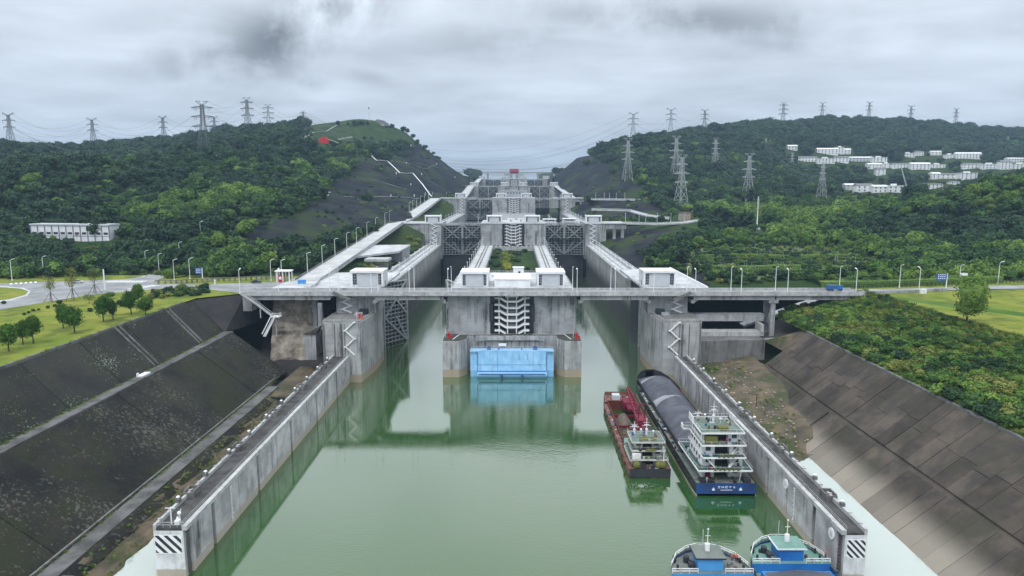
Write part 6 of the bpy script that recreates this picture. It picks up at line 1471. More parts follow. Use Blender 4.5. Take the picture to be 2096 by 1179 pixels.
def rank_positions():
    rows = {}
    for i,(a,b,v,t) in enumerate(HOUSES):
        row = 'top' if v < 326 else ('upper' if v < 338 else ('middle' if v < 350 else ('lower' if v < 370 else 'bottom'))); rows.setdefault(row, []).append((a,i))
    out = {}; N_ = ['first','second','third','fourth','fifth','sixth','seventh','eighth','ninth','tenth','eleventh','twelfth']
    for r, l in rows.items():
        for k, (a,i) in enumerate(sorted(l)): out[i] = '%s from the left' % N_[k]
    return out
HPOS = rank_positions()
for i,h in enumerate(HOUSES): house(i,*h)
b = hit(1857,393,700,1500)
t = thing('mobile_crane','red crane with a long pale blue boom leaning up before the village','crane',b); mb = MB(); mb.box(-4,4,-2,2,0,3); mb.box(1,4,-1.5,1.5,3,5); mb.ob('crane_body', RED, t)
d = proj(*b)[2]; mb = MB()
for e in (-.6,.6): mb.beam((e,0,3),(-19/F*d+e*.5,0,57/F*d),.4)
for k in range(14): s = k/14; mb.beam((-19/F*d*s-.6*(1-s),0,3+(57/F*d-3)*s),(-19/F*d*(s+.07)+.6*(1-s),0,3+(57/F*d-3)*(s+.07)),.25)
mb.ob('boom', PANEL, t)
# ---- left white building -----------------------------------------------------------------
p0 = Vector(aa) if (aa := PY(66,498,444)) else None; p1 = Vector(PY(226,503,436)); dv = p1-p0; ang = math.atan2(dv.y, dv.x); Ln = math.hypot(dv.x, dv.y)
t = thing('white_building','long white two-storey building with purple-grey pilasters among the left woods','building',(p0.x,p0.y,39.5),ang)
mb = MB(); mb.box(0,Ln,0,9,-4,13.2); mb.ob('wall', WHITE, t); mb = MB(); mb.box(-.5,Ln+.5,-.6,9.6,13.2,14.1); mb.ob('roof', PANEL, t)
n = 11
for k in range(n+1): mb = MB(); x = Ln*k/n; mb.box(x-.28,x+.28,-.35,-.004,-3,13.1); mb.ob('pilaster', mat('purple_grey_paint',(0.26,0.24,0.33)) if k == 0 else PGP, t); PGP = bpy.data.materials['purple_grey_paint']
for k in range(n):
    for z in (7.4,):
        mb = MB(); x = Ln*k/n; mb.box(x+Ln/n*.2,x+Ln/n*.8,-.08,-.004,z,z+1.5); mb.ob('window', GLASS, t)
    mb = MB(); mb.box(x+.5,x+Ln/n-.5,-.12,-.004,6.2,6.6); mb.ob('sill_band', PGP, t)
# ---- rounded hilltop with pavilion ---------------------------------------------------------
b = hit(776,257); d = proj(*b)[2]
t = thing('hilltop_pavilion','dark grey stepped pavilion on the rounded hilltop','building',(b[0],b[1]+6,b[2]-1)); s = d/F
mb = MB(); mb.prism_y([(-14*s,0),(17*s,0),(15*s,7*s),(11*s,8*s),(9*s,11*s),(-5*s,14*s),(-9*s,12*s),(-13*s,5*s)],0,14); mb.ob('hall_body', ROOFT, t)
mb = MB(); mb.box(-6*s,9*s,-1.5,-.004,0,4*s); mb.ob('porch', DAMG, t)
b = hit(756,255); t = thing('tall_mast','thin tall mast with a round head on the hilltop left of the pavilion','mast',(b[0],b[1],b[2])); mb = MB(); mb.tube((0,0,0),(0,0,24),.28,.18,6); mb.ob('pole', PYLON, t); mb = MB(); mb.tube((0,0,24),(0,0,25.6),1.3,.9,10); mb.ob('lamp_ring', BLACKH, t)
for i,(u,sz) in enumerate([(692,4.5),(724,5),(731,4),(742,4.5),(753,4.2),(803,4.5),(826,6),(833,5),(845,5),(735,4.5),(712,3)]):
    b = hit(u,257 if u < 800 else 262+(u-800)*.35); t = thing('hilltop_tree','small round dark tree on the crest of the rounded hilltop','tree',(b[0],b[1],b[2]-.5),i,'trees on the rounded hilltop'); ref('crown', FOREST[i%2], t, (0,0,.3)); ref('trunk', FTRUNK, t); t.scale = (sz,)*3
b = hit(662,294); t = thing('red_monument','red block monument on the hillside below the hilltop','monument',b); mb = MB(); mb.prism_y([(-6.5,0),(6.5,0),(7,5),(3,9),(-4,8.4),(-7,5)],0,4); mb.ob('red_block', RED, t); mb = MB(); mb.beam((-7.5,1,3),(-16,1,-2.5),.8,.8); mb.beam((7.5,1,5.5),(20,1,1),.8,.8); mb.ob('ramp_wall', COPE, t)
t = thing('hillside_letters','row of small white characters laid out on the hillside','sign',(0,0,0))
for k in range(7):
    b = hit(694+k*4.2,287-k*.7); mb = MB(); x,y,z = b
    for q in (((-1.1,1.1,1.7,2.0)),((-1.1,1.1,.9,1.15)),((-.15,.15,.2,2.0)),((-1.1,1.1,.2,.45))) if k%2 else ((-1.1,-.8,.2,2),(.8,1.1,.2,2),(-.8,.8,1.7,2),(-.8,.8,.9,1.2)): mb.box(x+q[0],x+q[1],y-.3,y,z+q[2],z+q[3])
    mb.ob('character', PAINT, t)
def hillpath(label, px, w=.8, m=PAINT, name='hillside_stair', lift=.9):
    t = thing(name, label, 'stairs' if 'stair' in name else 'path', (0,0,0)); P = [hit(u,v,600,1700) for u,v in px]
    for (a,b) in zip(P,P[1:]):
        mb = MB(); n = 5
        for i in range(n):
            s0, s1 = i/n, (i+1)/n; q0 = [a[j]+(b[j]-a[j])*s0 for j in range(3)]; q1 = [a[j]+(b[j]-a[j])*s1 for j in range(3)]
            q0[2] = float(height(q0[0],q0[1]))+lift; q1[2] = float(height(q1[0],q1[1]))+lift; mb.beam(q0,q1,w,.5)
        mb.ob('flight' if 'stair' in name else 'segment', m, t)
hillpath('white zigzag inspection stair down the dark rock cut',[(758,314),(762,322),(771,330),(793,331),(818,355),(845,356),(865,379),(884,404)],1.2)
hillpath('pale bench line across the foot of the dark rock cut',[(705,404),(760,405),(820,405),(880,406)],.7,COPE,'bench_path')
hillpath('pale forked track on the slope below the rock cut',[(758,369),(800,380),(828,389),(832,388)],.9,CONC,'hill_track')
hillpath('thin pale bench line high on the dark rock cut',[(800,332),(840,336),(895,338)],.5,CONC,'bench_path')
hillpath('stone stair climbing the grassy hilltop',[(622,283),(642,272),(668,270),(692,256)],1.6,COPE)
t = thing('survey_hut','tiny white hut between the woods and the dark rock cut','hut',hit(669,401)); mb = MB(); mb.box(-1.6,1.6,-1.2,1.2,0,3); mb.ob('wall', WHITE, t); mb = MB(); mb.box(-4,3,-2,2,3,3.6); mb.ob('roof', ROOFW, t)
for i,(u,v) in enumerate([(747,402),(800,402),(848,402),(811,356),(863,358),(841,379),(841,299),(832,335),(894,337),(931,364),(802,332)]):
    b = hit(u,v,600,1600); t = thing('survey_marker','small white survey marker on the dark rock cut','marker',b,0,'white markers on the rock cut'); mb = MB(); mb.box(-.5,.5,-.4,.4,-.5,2.2); mb.ob('post', PAINT, t)
# white mast on the right hill
b = hit(1549,471); d = proj(*b)[2]; t = thing('white_mast','white slender telecom mast standing on a bare patch right of the locks','mast',b); Hm = 68/F*d
mb = MB(); mb.tube((0,0,0),(0,0,Hm),.55,.3,8); mb.ob('pole', LAMPW, t); mb = MB(); mb.tube((0,0,Hm*.62),(0,0,Hm*.93),.75,.75,10); mb.ob('antenna_shroud', CREAM, t); mb = MB(); mb.box(.8,2.4,-.8,.8,0,1.9); mb.ob('cabinet', WHITE, t)
# scaffolded shed beside the biggest pylon
b = hit(1402,452); t = thing('scaffolded_shed','low shed wrapped in timber scaffolding at the foot of the biggest pylon','shed',b)
mb = MB(); mb.box(-4.6,4.6,0,6,0,6.5); mb.ob('wall', CREAM, t); mb = MB()
for k in range(6): mb.box(-5+k*2-.12,-5+k*2+.12,-1.0,-.8,0,8.2)
for z in (2,4,6,8): mb.box(-5.2,5.2,-1.05,-.75,z-.12,z+.12)
mb.ob('scaffold', WOOD, t); mb = MB(); mb.box(-5.2,5.2,-.6,6.4,6.5,7); mb.ob('roof', CONCD, t)
t = thing('ridge_tree','lone flat-topped dark tree on the skyline of the right ridge','tree',hit(1478,268)); ref('crown', FOREST[0], t, (0,0,.55)); ref('trunk', FTRUNK, t, (0,0,0), 0, 1.3); t.scale = (8,8,7)

# =================================================================== ROAD THINGS
t = thing('balustrade','dark stone balustrade along the back of the left road','fence',(0,0,0)); pts = [PZ(u,v,33.05) for u,v in ((318,581),(345,581),(430,577),(520,573),(600,571))]
for a,b in zip(pts,pts[1:]):
    mb = MB(); mb.beam((a[0],a[1],33.1+1.5),(b[0],b[1],33.1+1.5),.5,.35); mb.ob('top_rail', CONCD, t); ln = math.hypot(b[0]-a[0],b[1]-a[1]); n = int(ln/2.2)
    for k in range(n): s=(k+.5)/n; x=a[0]+(b[0]-a[0])*s; y=a[1]+(b[1]-a[1])*s; mb = MB(); mb.box(x-.4,x+.4,y-.18,y+.18,33,34.45); mb.ob('baluster', CONCD, t)
t = thing('guard_booth','white framed checkpoint canopy with a red booth beside the left road','booth',(*PZ(581,577,33.1)[:2],33.05))
for x in (-3,0,3): mb = MB(); mb.box(x-.2,x+.2,-1.2,-.8,0,5); mb.box(x-.2,x+.2,2.8,3.2,0,5); mb.ob('column', PAINT, t)
mb = MB(); mb.box(-3.6,3.6,-1.6,3.6,5,5.5); mb.ob('canopy', PAINT, t); mb = MB(); mb.box(-2.4,-.4,-.6,1.8,0,3.2); mb.ob('booth_body', RED, t); mb = MB(); mb.box(-2,-.8,-.66,-.604,1.3,2.6); mb.ob('window', PAINT, t)
def sedan(label, loc, rz, m, suffix=None):
    t = thing('parked_car', label, 'car', loc, rz)
    mb = MB(); mb.prism_y([(-2.3,.35),(2.3,.35),(2.35,.8),(1.3,.98),(.7,1.0),(-1.6,1.0),(-2.3,.9)],-.9,.9); mb.ob('body', m, t)
    mb = MB(); mb.prism_y([(-1.6,1.0),(1.2,1.0),(.45,1.48),(-.95,1.48)],-.78,.78); mb.ob('cabin', GLASS, t); mb = MB(); mb.box(-.9,.4,-.7,.7,1.482,1.53); mb.ob('roof', m, t)
    for x in (-1.4,1.45):
        for y in (-.92,.78): mb = MB(); mb.tube((x,y,.33),(x,y+.14,.33),.33,n=12); w = mb.ob('wheel', BLACK, t); mb = MB(); mb.tube((x,y-.01,.33),(x,y+.15,.33),.17,n=8); mb.ob('rim', PYLON, w)
    for y in (-.6,.6): mb = MB(); mb.box(2.31,2.37,y-.2,y+.2,.62,.78); mb.ob('headlight', LAMPW, t)
sedan('black sedan parked on the road at the left end of the bridge', (*PZ(525,579,33.1)[:2],33.05), .05, BLACKH)
sedan('grey car driving round the far left junction', (*PZ(160,579,33.1)[:2],33.03), .2, PANEL)
t = thing('blue_crate','blue covered crate standing at the foot of the long ramp','crate',(*PZ(618,580,33.5)[:2],33.4)); mb = MB(); mb.box(-1.6,1.6,-1,1,0,1.3); mb.ob('crate_body', BLUEL, t); mb = MB(); mb.prism_x([(-1.15,1.3),(1.15,1.3),(0,1.8)],-1.7,1.7); mb.ob('cover', BLUEC, t)
t = thing('blue_lorry','blue lorry behind the far parapet at the right end of the bridge','lorry',(XU(1706,289,34.5),289,33.36)); mb = MB(); mb.box(-3,2,-1.1,1.1,.9,2.6); mb.ob('cargo_box', BLUED, t); mb = MB(); mb.prism_y([(2.1,.6),(3.6,.6),(3.6,1.6),(3.2,2.4),(2.1,2.4)],-1.05,1.05); mb.ob('cab', BLUEC, t)
for x in (-2,-.8,2.8):
    for y in (-1.1,.85): mb = MB(); mb.tube((x,y,.5),(x,y+.25,.5),.5,n=10); mb.ob('wheel', BLACK, t)
def road_sign(label, loc, w, h, z, side, m=SIGNB, bars=3):
    t = thing('road_sign', label, 'sign', loc); mb = MB(); mb.tube((0,0,0),(0,0,z+h),.22,n=8); mb.ob('post', LAMPW, t); mb = MB(); mb.beam((0,0,z+h*.55),(side*w*.5,0,z+h*.55),.18); mb.ob('arm', LAMPW, t)
    mb = MB(); x0,x1 = sorted((side*.3,side*(w+.3))); mb.box(x0,x1,-.32,-.2,z,z+h); b = mb.ob('panel', m, t)
    if m is SIGNB:
        for k in range(bars):
            zz = z+h*(.22+.28*k); n = 4
            for q in range(n): mb = MB(); xx = x0+(x1-x0)*(.14+.2*q); mb.box(xx,xx+(x1-x0)*.12,-.35,-.322,zz,zz+h*.13); mb.ob('lettering', PAINT, b)
p = PZ(1936,593,33.2); road_sign('blue direction sign with white lettering on a white post, right roadside',(p[0],p[1],33.1),4.4,3.0,4.2,-1)
p = PZ(1976,592,33.2); road_sign('white bracket signal post right of the blue direction sign',(p[0],p[1]+4,33.1),2.6,1.2,5.6,1,PAINT)
p = PZ(415,575,33.1); road_sign('blue sign on a white post at the left road, seen from behind',(p[0],p[1],33.05),2.8,2.8,3.4,-1)
for i,(u,v) in enumerate([(215,593),(440,582),(1889,601)]):
    p = PZ(u,v,33); t = thing('white_post',['tall white post at the road edge behind the staked trees','short white marker post at the left bridge approach','white electric cabinet on the right lawn by the road'][i],['post','post','cabinet'][i],(p[0],p[1],33.0)); mb = MB()
    if i < 2: mb.tube((0,0,0),(0,0,(9,2.2)[i]),(.28,.3)[i],n=8); mb.ob('post_shaft', LAMPW, t); mb = MB(); mb.box(-.35,.35,-.35,.35,(3.4,1.6)[i],(4.2,2.0)[i]); mb.ob('collar', PAINT, t)
    else: mb.box(-1.1,1.1,-.7,.7,0,1.9); mb.ob('cabinet_body', PAINT, t); mb = MB(); mb.box(-.05,.05,-.75,-.704,.1,1.8); mb.ob('door_gap', CONCD, t)
t = thing('roadside_barrier','low grey concrete barrier along the near edge of the right road','barrier',(0,0,0)); A = [PZ(u,v,33.2) for u,v in ((1752,601),(1800,601),(1860,599),(1938,595))]
for a,b in zip(A,A[1:]): mb = MB(); mb.beam((a[0],a[1],33.7),(b[0],b[1],33.7),.4,1.1); mb.ob('barrier_block', CONC, t)
t = thing('roadside_fence','dark railing behind the road at the right end of the bridge','fence',(0,0,0)); mb = MB(); mb.rail([(147,297,33.1),(200,307,33.1),(240,316,33.1)],1.8,2.2,.08); mb.ob('railing', BLACKH, t)
t = thing('lone_pole','thin wooden pole standing in the shallow mud beside the right wall','pole',PZ(1547,850,1.0)); mb = MB(); mb.tube((0,0,-1),(0,0,7.5),.2,.14,6); mb.beam((0,0,7.2),(-2.6,0,7.6),.12); mb.ob('pole_shaft', BARK, t)
t = thing('white_bench','small white slab lying on the upper left berm','slab',(-113.5,204,20.25)); mb = MB(); mb.box(-.9,.9,-2.4,2.4,0,.4); mb.box(-.9,-.5,-2.4,-1.6,.4,1.2); mb.ob('slab_body', PAINT, t)
# slim sign of rails where the deck meets the long ramp
t = thing('zigzag_railing','white and grey post railing winding from the bridge to the foot of the long ramp','railing',(0,0,0)); mb = MB(); mb.rail([(-90.5,294,33.4),(-88,296,33.4),(-88,304,33.4),(-91,322,33.6),(-91,334,34)],1.1,1.6,.08); mb.ob('railing_run', COPE, t)

# =================================================================== PEOPLE
def person_mesh(vest, name='body'):
    import itertools
    me = bpy.data.meshes.new('pose'); J = [(0,0,.95),(0,0,1.15),(0,0,1.38),(0,0,1.5),(0,.01,1.6),(0,0,1.72), (.18,0,1.40),(.25,.02,1.12),(.22,-.1,.90),(-.18,0,1.40),(-.25,.02,1.12),(-.2,-.12,.92), (.1,0,.9),(.11,-.02,.5),(.11,0,.08),(.11,-.14,.03),(-.1,0,.9),(-.12,.03,.5),(-.12,.05,.08),(-.12,-.09,.03)]
    E = [(0,1),(1,2),(2,3),(3,4),(4,5),(2,6),(6,7),(7,8),(2,9),(9,10),(10,11),(0,12),(12,13),(13,14),(14,15),(0,16),(16,17),(17,18),(18,19)]
    rad = [.14,.14,.15,.065,.095,.08,.075,.05,.04,.075,.05,.04,.1,.07,.05,.04,.1,.07,.05,.04]
    me.from_pydata(J,E,[]); o = bpy.data.objects.new('pose',me); col.objects.link(o); md = o.modifiers.new('s','SKIN')
    for i,v in enumerate(me.skin_vertices[0].data): v.radius = (rad[i],rad[i]*.85); v.use_root = i == 0
    o.modifiers.new('d','SUBSURF').levels = 1
    dg = bpy.context.evaluated_depsgraph_get(); ev = o.evaluated_get(dg); m2 = bpy.data.meshes.new_from_object(ev); bpy.data.objects.remove(o)
    for m in (SKIN, vest, NAVY, BLACK): m2.materials.append(m)
    for p in m2.polygons:
        z = p.center.z; x = abs(p.center.x); p.use_smooth = True
        p.material_index = 3 if (z > 1.66 or z < .1) else (0 if z > 1.45 or (x > .17 and z < .95 and z > .84) else (1 if z > .9 else 2))
    return m2
PV, PW = person_mesh(ORANGE), person_mesh(RED)
def person(x, y, z, rz, label, me=None):
    t = thing('person', label, 'person', (x,y,z), rz); ref('body', me or PV, t); mb = MB(); mb.ball((0,0,1.68),.12,8,4,True,.8); mb.ob('hat' if me is None else 'hair', RED if me is None else BLACK, t)

# =================================================================== BARGES
def ring(mb, c, r, w, axis='y', n=10):
    pts = []
    for i in range(n+1): a = 6.283*i/n; pts.append((c[0]+r*math.cos(a), c[1]+r*math.sin(a), c[2]) if axis == 'z' else (c[0]+r*math.cos(a), c[1], c[2]+r*math.sin(a)) if axis == 'y' else (c[0], c[1]+r*math.cos(a), c[2]+r*math.sin(a)))
    for p, q in zip(pts, pts[1:]): mb.tube(p, q, w, w, 4, False)
def loft(secs, z0, z1f, inset=0.0):
    """hull side shell: secs (y, half width); z1f gives the sheer"""
    mb = MB(); P = [(-w+inset, y) for y, w in secs]+[(w-inset, y) for y, w in reversed(secs)]
    n = len(P); vs = []
    for x, y in P: vs += [(x*.96 if z0 < 0 else x, y, z0), (x, y, z1f(y))]
    fs = [(2*i, 2*i+1, 2*((i+1)%n)+1, 2*((i+1)%n)) for i in range(n)]
    return mb.add(vs, fs)
def deckpoly(secs, z, inset=.05):
    P = [(w-inset, y, z) for y, w in secs]+[(-w+inset, y, z) for y, w in reversed(secs)]
    return MB().add(P, [tuple(range(len(P)))])
def mound(par, x, y0, y1, zb, h, m, seed, sag=0.5, mats=None, pale=()):
    rr = random.Random(seed); nx, ny = 22, int((y1-y0)*1.6); mb = MB(); vs = []
    for j in range(ny+1):
        y = y0+(y1-y0)*j/ny; e = min(1, (y-y0)/5, (y1-y)/5); e = max(0, e)**.6
        hh = h*e*(.82+.18*math.cos((y-y0)/11.5*6.283)+.10*mnoise.noise((y/4,seed,0)))
        for i in range(nx+1):
            s = -1+2*i/nx; z = hh*max(0,(1-abs(s)**1.9))**.9 + .22*e*mnoise.noise((s*5+2*y/9, y*.75, seed+1))+.26*e*math.sin(y*2.1+s*2+3*mnoise.noise((s,y/6,9)))*(1-abs(s)*.5)
            vs.append((x*s, y, zb+max(-.05,z)))
    fs = []; 
    for j in range(ny):
        yy = y0+(y1-y0)*(j+.5)/ny; mb.cur = 1 if any(a < yy < b for a, b in pale) else 0
        for i in range(nx): a = j*(nx+1)+i; fs.append((a,a+1,a+nx+2,a+nx+1)); mb.m.append(mb.cur)
    mb.v = vs; mb.f = [list(f) for f in fs]
    return mb.ob('cargo_cover', mats or [m, TARPL], par, smooth=True)
def tier(par, x, y0, y1, z0, z1, m=None, aft_recess=True, wins=4):
    m = m or SHIPW
    mb = MB(); mb.box(-x,x,y0+(1.6 if aft_recess else 0),y1,z0,z1)
    if aft_recess: mb.box(-x,-x*.36,y0,y0+1.597,z0,z1); mb.box(x*.36,x,y0,y0+1.597,z0,z1)
    h = mb.ob('deckhouse', m, par); H_ = z1-z0
    if aft_recess: mb = MB(); mb.box(-x*.355,x*.355,y0+1.5,y0+1.597,z0,z1-.3); mb.ob('doorway', BLACKH, h)
    for s in (-1,1):
        for k in range(wins): yy = y0+1+(y1-y0-2)*(k+.5)/wins; mb = MB(); mb.box(s*(x+.003),s*(x+.06),yy-.55,yy+.55,z0+H_*.42,z0+H_*.78); mb.ob('window', GLASS, h)
        mb = MB(); xx = s*x*.68; mb.box(xx-.65,xx+.65,y0-.05,y0-.004,z0+H_*.36,z0+H_*.78); mb.ob('window', GLASS, h)
    return h
def deckslab(par, pts, z, m, th=.22, edge=True, rail=True, em=None):
    mb = MB(); mb.prism(pts, z-th, z); d = mb.ob('deck', m, par); n = len(pts)
    if edge:
        mb = MB()
        for i in range(n): a, b = pts[i], pts[(i+1)%n]; mb.beam((a[0],a[1],z-.05),(b[0],b[1],z-.05),.16,.42)
        mb.ob('deck_edge', em or SHIPW, d)
    if rail:
        mb = MB(); mb.rail([(x,y,z) for x,y in pts+pts[:1]],1.0,2.4,.02,1); mb.ob('railing', em or SHIPW, d)
    return d
def mast(par, x, y, z, h):
    mb = MB(); mb.tube((x,y,z),(x,y,z+h),.14,.07,6); mb.beam((x-1.3,y,z+h*.55),(x+1.3,y,z+h*.55),.1); mb.beam((x-.9,y,z+h*.75),(x+.9,y,z+h*.75),.08)
    mb.tube((x-.3,y,z),(x,y,z+h*.5),.08); mb.tube((x+.3,y,z),(x,y,z+h*.5),.08); mb.box(x-.35,x+.35,y-.2,y+.2,z+h*.3,z+h*.38); m_ = mb.ob('mast', SHIPW, par)
    mb = MB(); mb.beam((x-.7,y-.1,z+h*.62),(x+.7,y-.1,z+h*.62),.18,.22); mb.ob('radar', SHIPW, m_); mb = MB(); mb.ball((x+1.9,y,z+1.2),.34,8,5); mb.tube((x+1.9,y,z),(x+1.9,y,z+1),.08); mb.ob('antenna_dome', SHIPW, m_)
def clutter(par, x0, x1, y0, y1, z, n, seed):
    rr = random.Random(seed)
    for i in range(n):
        x = rr.uniform(x0,x1); y = rr.uniform(y0,y1); k = rr.choice((0,0,1,1,2)); m = rr.choice((BLACKH,CONCD,OLIVE,RUST,BLUED,PANEL,GREYD)); mb = MB()
        if k == 0: w, d, h = rr.uniform(.3,.9), rr.uniform(.3,.8), rr.uniform(.25,.8); mb.box(x-w/2,x+w/2,y-d/2,y+d/2,z+.003,z+h); mb.ob('crate', m, par)
        elif k == 1: mb.tube((x,y,z+.003),(x,y,z+rr.uniform(.5,.95)),.3,n=8); mb.ob('drum', m, par)
        else: ring(mb,(x,y,z+.12),.5,.11,'z',10); ring(mb,(x,y,z+.3),.42,.11,'z',10); mb.ob('rope_coil', rr.choice((BARK,BLACK,COPE)), par)
def big_barge():
    t = thing('coal_barge','long dark barge with a grey tarpaulin cargo mound, white four-deck wheelhouse and blue stern','barge',(54.4,163.8,0))
    secs = [(0,7.6),(3,7.75),(78,7.75),(86,7.3),(92,6.0),(96,4.0),(98,1.6)]; sh = lambda y: 3.4+max(0,(y-78)/20)**2*2.2
    mb = loft(secs,-1.5,sh); mb.ob('hull', BLACKH, t); mb = loft(secs,-1.5,lambda y:.55,-.04); mb.ob('boot_topping', BOOT, t)
    mb = MB(); mb.box(-7.62,7.62,-.14,-.05,.6,3.45); tr = mb.ob('transom', BLUEH, t); tr['label'] = 'blue stern with white lettering'
    for k in range(5):       # white name across the stern
        mb = MB(); x = -1.9+k*.95; Z = 2.15
        for q in ([(-.3,.3,.42,.52),(-.3,.3,.0,.1),(-.05,.05,0,.5)],[(-.3,-.2,0,.5),(.2,.3,0,.5),(-.2,.2,.2,.3)],[(-.3,.3,.4,.5),(-.3,-.2,0,.4),(-.2,.3,0,.1)],[(-.05,.05,0,.55),(-.3,.3,.3,.4)],[(-.3,.3,.22,.32),(-.05,.05,0,.5),(.1,.3,0,.1)])[k]: mb.box(x+q[0],x+q[1],-.19,-.143,Z+q[2],Z+q[3])
        mb.ob('letter', PAINT, tr)
    for x in (-3.3,3.6): mb = MB(); mb.box(x-.35,x+.35,-.19,-.143,1.5,2.0); mb.box(x-.1,x+.1,-.19,-.143,2.03,2.3); mb.ob('letter', PAINT, tr)
    mb = MB(); mb.box(-1.5,1.5,-.19,-.143,1.55,1.68); mb.ob('letter', PAINT, tr)
    deckpoly(secs,3.0).ob('main_deck', GREYD, t)
    mb = loft(secs[2:],3.0,lambda y: sh(y)+.7,.02); mb.ob('bulwark', BLACKH, t)
    mb = MB()
    for s in (-1,1):
        for k in range(22): yy = 6+k*3.6; mb.tube((s*7.82,yy,2.2),(s*8.0,yy,2.2),.5,n=8)
    mb.ob('tyre_fender', BLACK, t)
    mb = MB(); mb.box(-6.4,6.4,21,90,3.0,4.7); mb.ob('hatch_coaming', BLACKH, t)
    mound(t,6.0,21.5,89.5,4.7,3.9,TARP,3,pale=((56.5,61.5),(83.5,85.2)))
    tier(t,5.2,4.6,17,3.0,5.9)
    deckslab(t,[(-6.9,1.2),(6.9,1.2),(7.3,17),(7.3,21),(-7.3,21),(-7.3,17)],6.15,GREEND)
    tier(t,5.3,4.4,16.2,6.15,8.9); deckslab(t,[(-5.5,2.4),(5.5,2.4),(5.5,17.4),(-5.5,17.4)],9.12,GREEND)
    tier(t,5.3,4.8,16.2,9.12,11.9); deckslab(t,[(-5.7,3.2),(5.7,3.2),(5.7,15.6),(7.4,15.8),(7.4,18),(-7.4,18),(-7.4,15.8),(-5.7,15.6)],12.1,GREENL)
    tier(t,5.0,6.0,16,12.1,14.7,wins=5); deckslab(t,[(-5.6,4.4),(5.6,4.4),(5.6,17),(-5.6,17)],14.95,GREENL)
    for s in (-1,1): mb = MB(); mb.box(s*7.3,s*7.5,15.8,18,12.1,13.2); mb.ob('wing_shield', SHIPW, t); mb = MB(); mb.box(s*5.5,s*5.66,12.6,17,14.95,16.5); mb.ob('side_board', SHIPW, t)
    for n_, y, z in ((6,1.05,6.7),(4,2.25,9.7)):
        for k in range(n_): mb = MB(); ring(mb,(-2.6+k*1.15+(1.2 if n_ == 4 else 0),y-.12,z),.36,.1); mb.ob('life_ring', OLIVE, t)
    mb = MB(); mb.box(-.6,2.0,6.4,8.6,15.0,15.7); mb.box(-4.4,-1.4,4.2,6.1,12.12,14.0); mb.ob('canvas_cover', OLIVE, t)
    mb = MB(); mb.beam((1.4,3.2,6.2),(4.0,4.4,9.0),.8,.2); mb.beam((2.2,4.2,9.2),(4.6,5.0,12.0),.7,.2); mb.beam((-4.2,3.6,8.6),(-2.2,2.6,6.3),.6,.2); mb.ob('outside_stair', SHIPW, t)
    mb = MB(); mb.box(-1.6,-.1,6.45,6.5,6.9,8.2); mb.box(.0,1.7,6.4,6.45,6.9,8.2); mb.ob('laundry', PINK, t)
    mast(t,-.4,12,14.95,6.2); mast(t,-3.6,15.4,14.95,2.6)
    mb = MB(); mb.box(-6.4,-5.0,.6,2.2,3.05,3.9); mb.box(-4.4,-2.8,.5,1.6,3.05,3.7); mb.tube((2.5,1.2,3.05),(2.5,1.2,3.9),.5); mb.box(4.6,6.4,.6,2.0,3.05,4.2); mb.ob('deck_gear', BLACKH, t)
    mb = MB(); mb.tube((3.7,1.6,3),(4.3,1.2,7.4),.12); mb.ob('davit', RAILW, t); mb = MB(); mb.box(-4.3,-3.0,3.8,4.5,3.1,4.2); mb.ob('red_motor', CRIM, t)
big_barge()
B_ = bpy.data.objects['coal_barge']
for q in ((-5.2,5.2,5.5,16,14.95,16,1),(-5.2,5.0,3.4,5.6,12.1,7,2),(-5,5,2.6,4.2,9.12,7,3),(-6.4,6.4,1.6,4,6.15,10,4),(-6.6,-5.6,8,20,6.15,5,5),(-7,7,.6,3.8,3.0,14,6),(-7.3,-6.7,18,84,3.0,22,7),(6.7,7.3,18,84,3.0,14,8)): clutter(B_,*q)
person(55.4,163.8+4.4,12.12,0,'person in red standing on the upper aft deck of the long barge',PW)
person(60.3,163.8+84,3.05,2.5,'person in a red life jacket at the bow of the long barge, the farther one',PV); person(61.5,163.8+77,3.05,2.2,'person in a red life jacket at the right side of the long barge',PV)
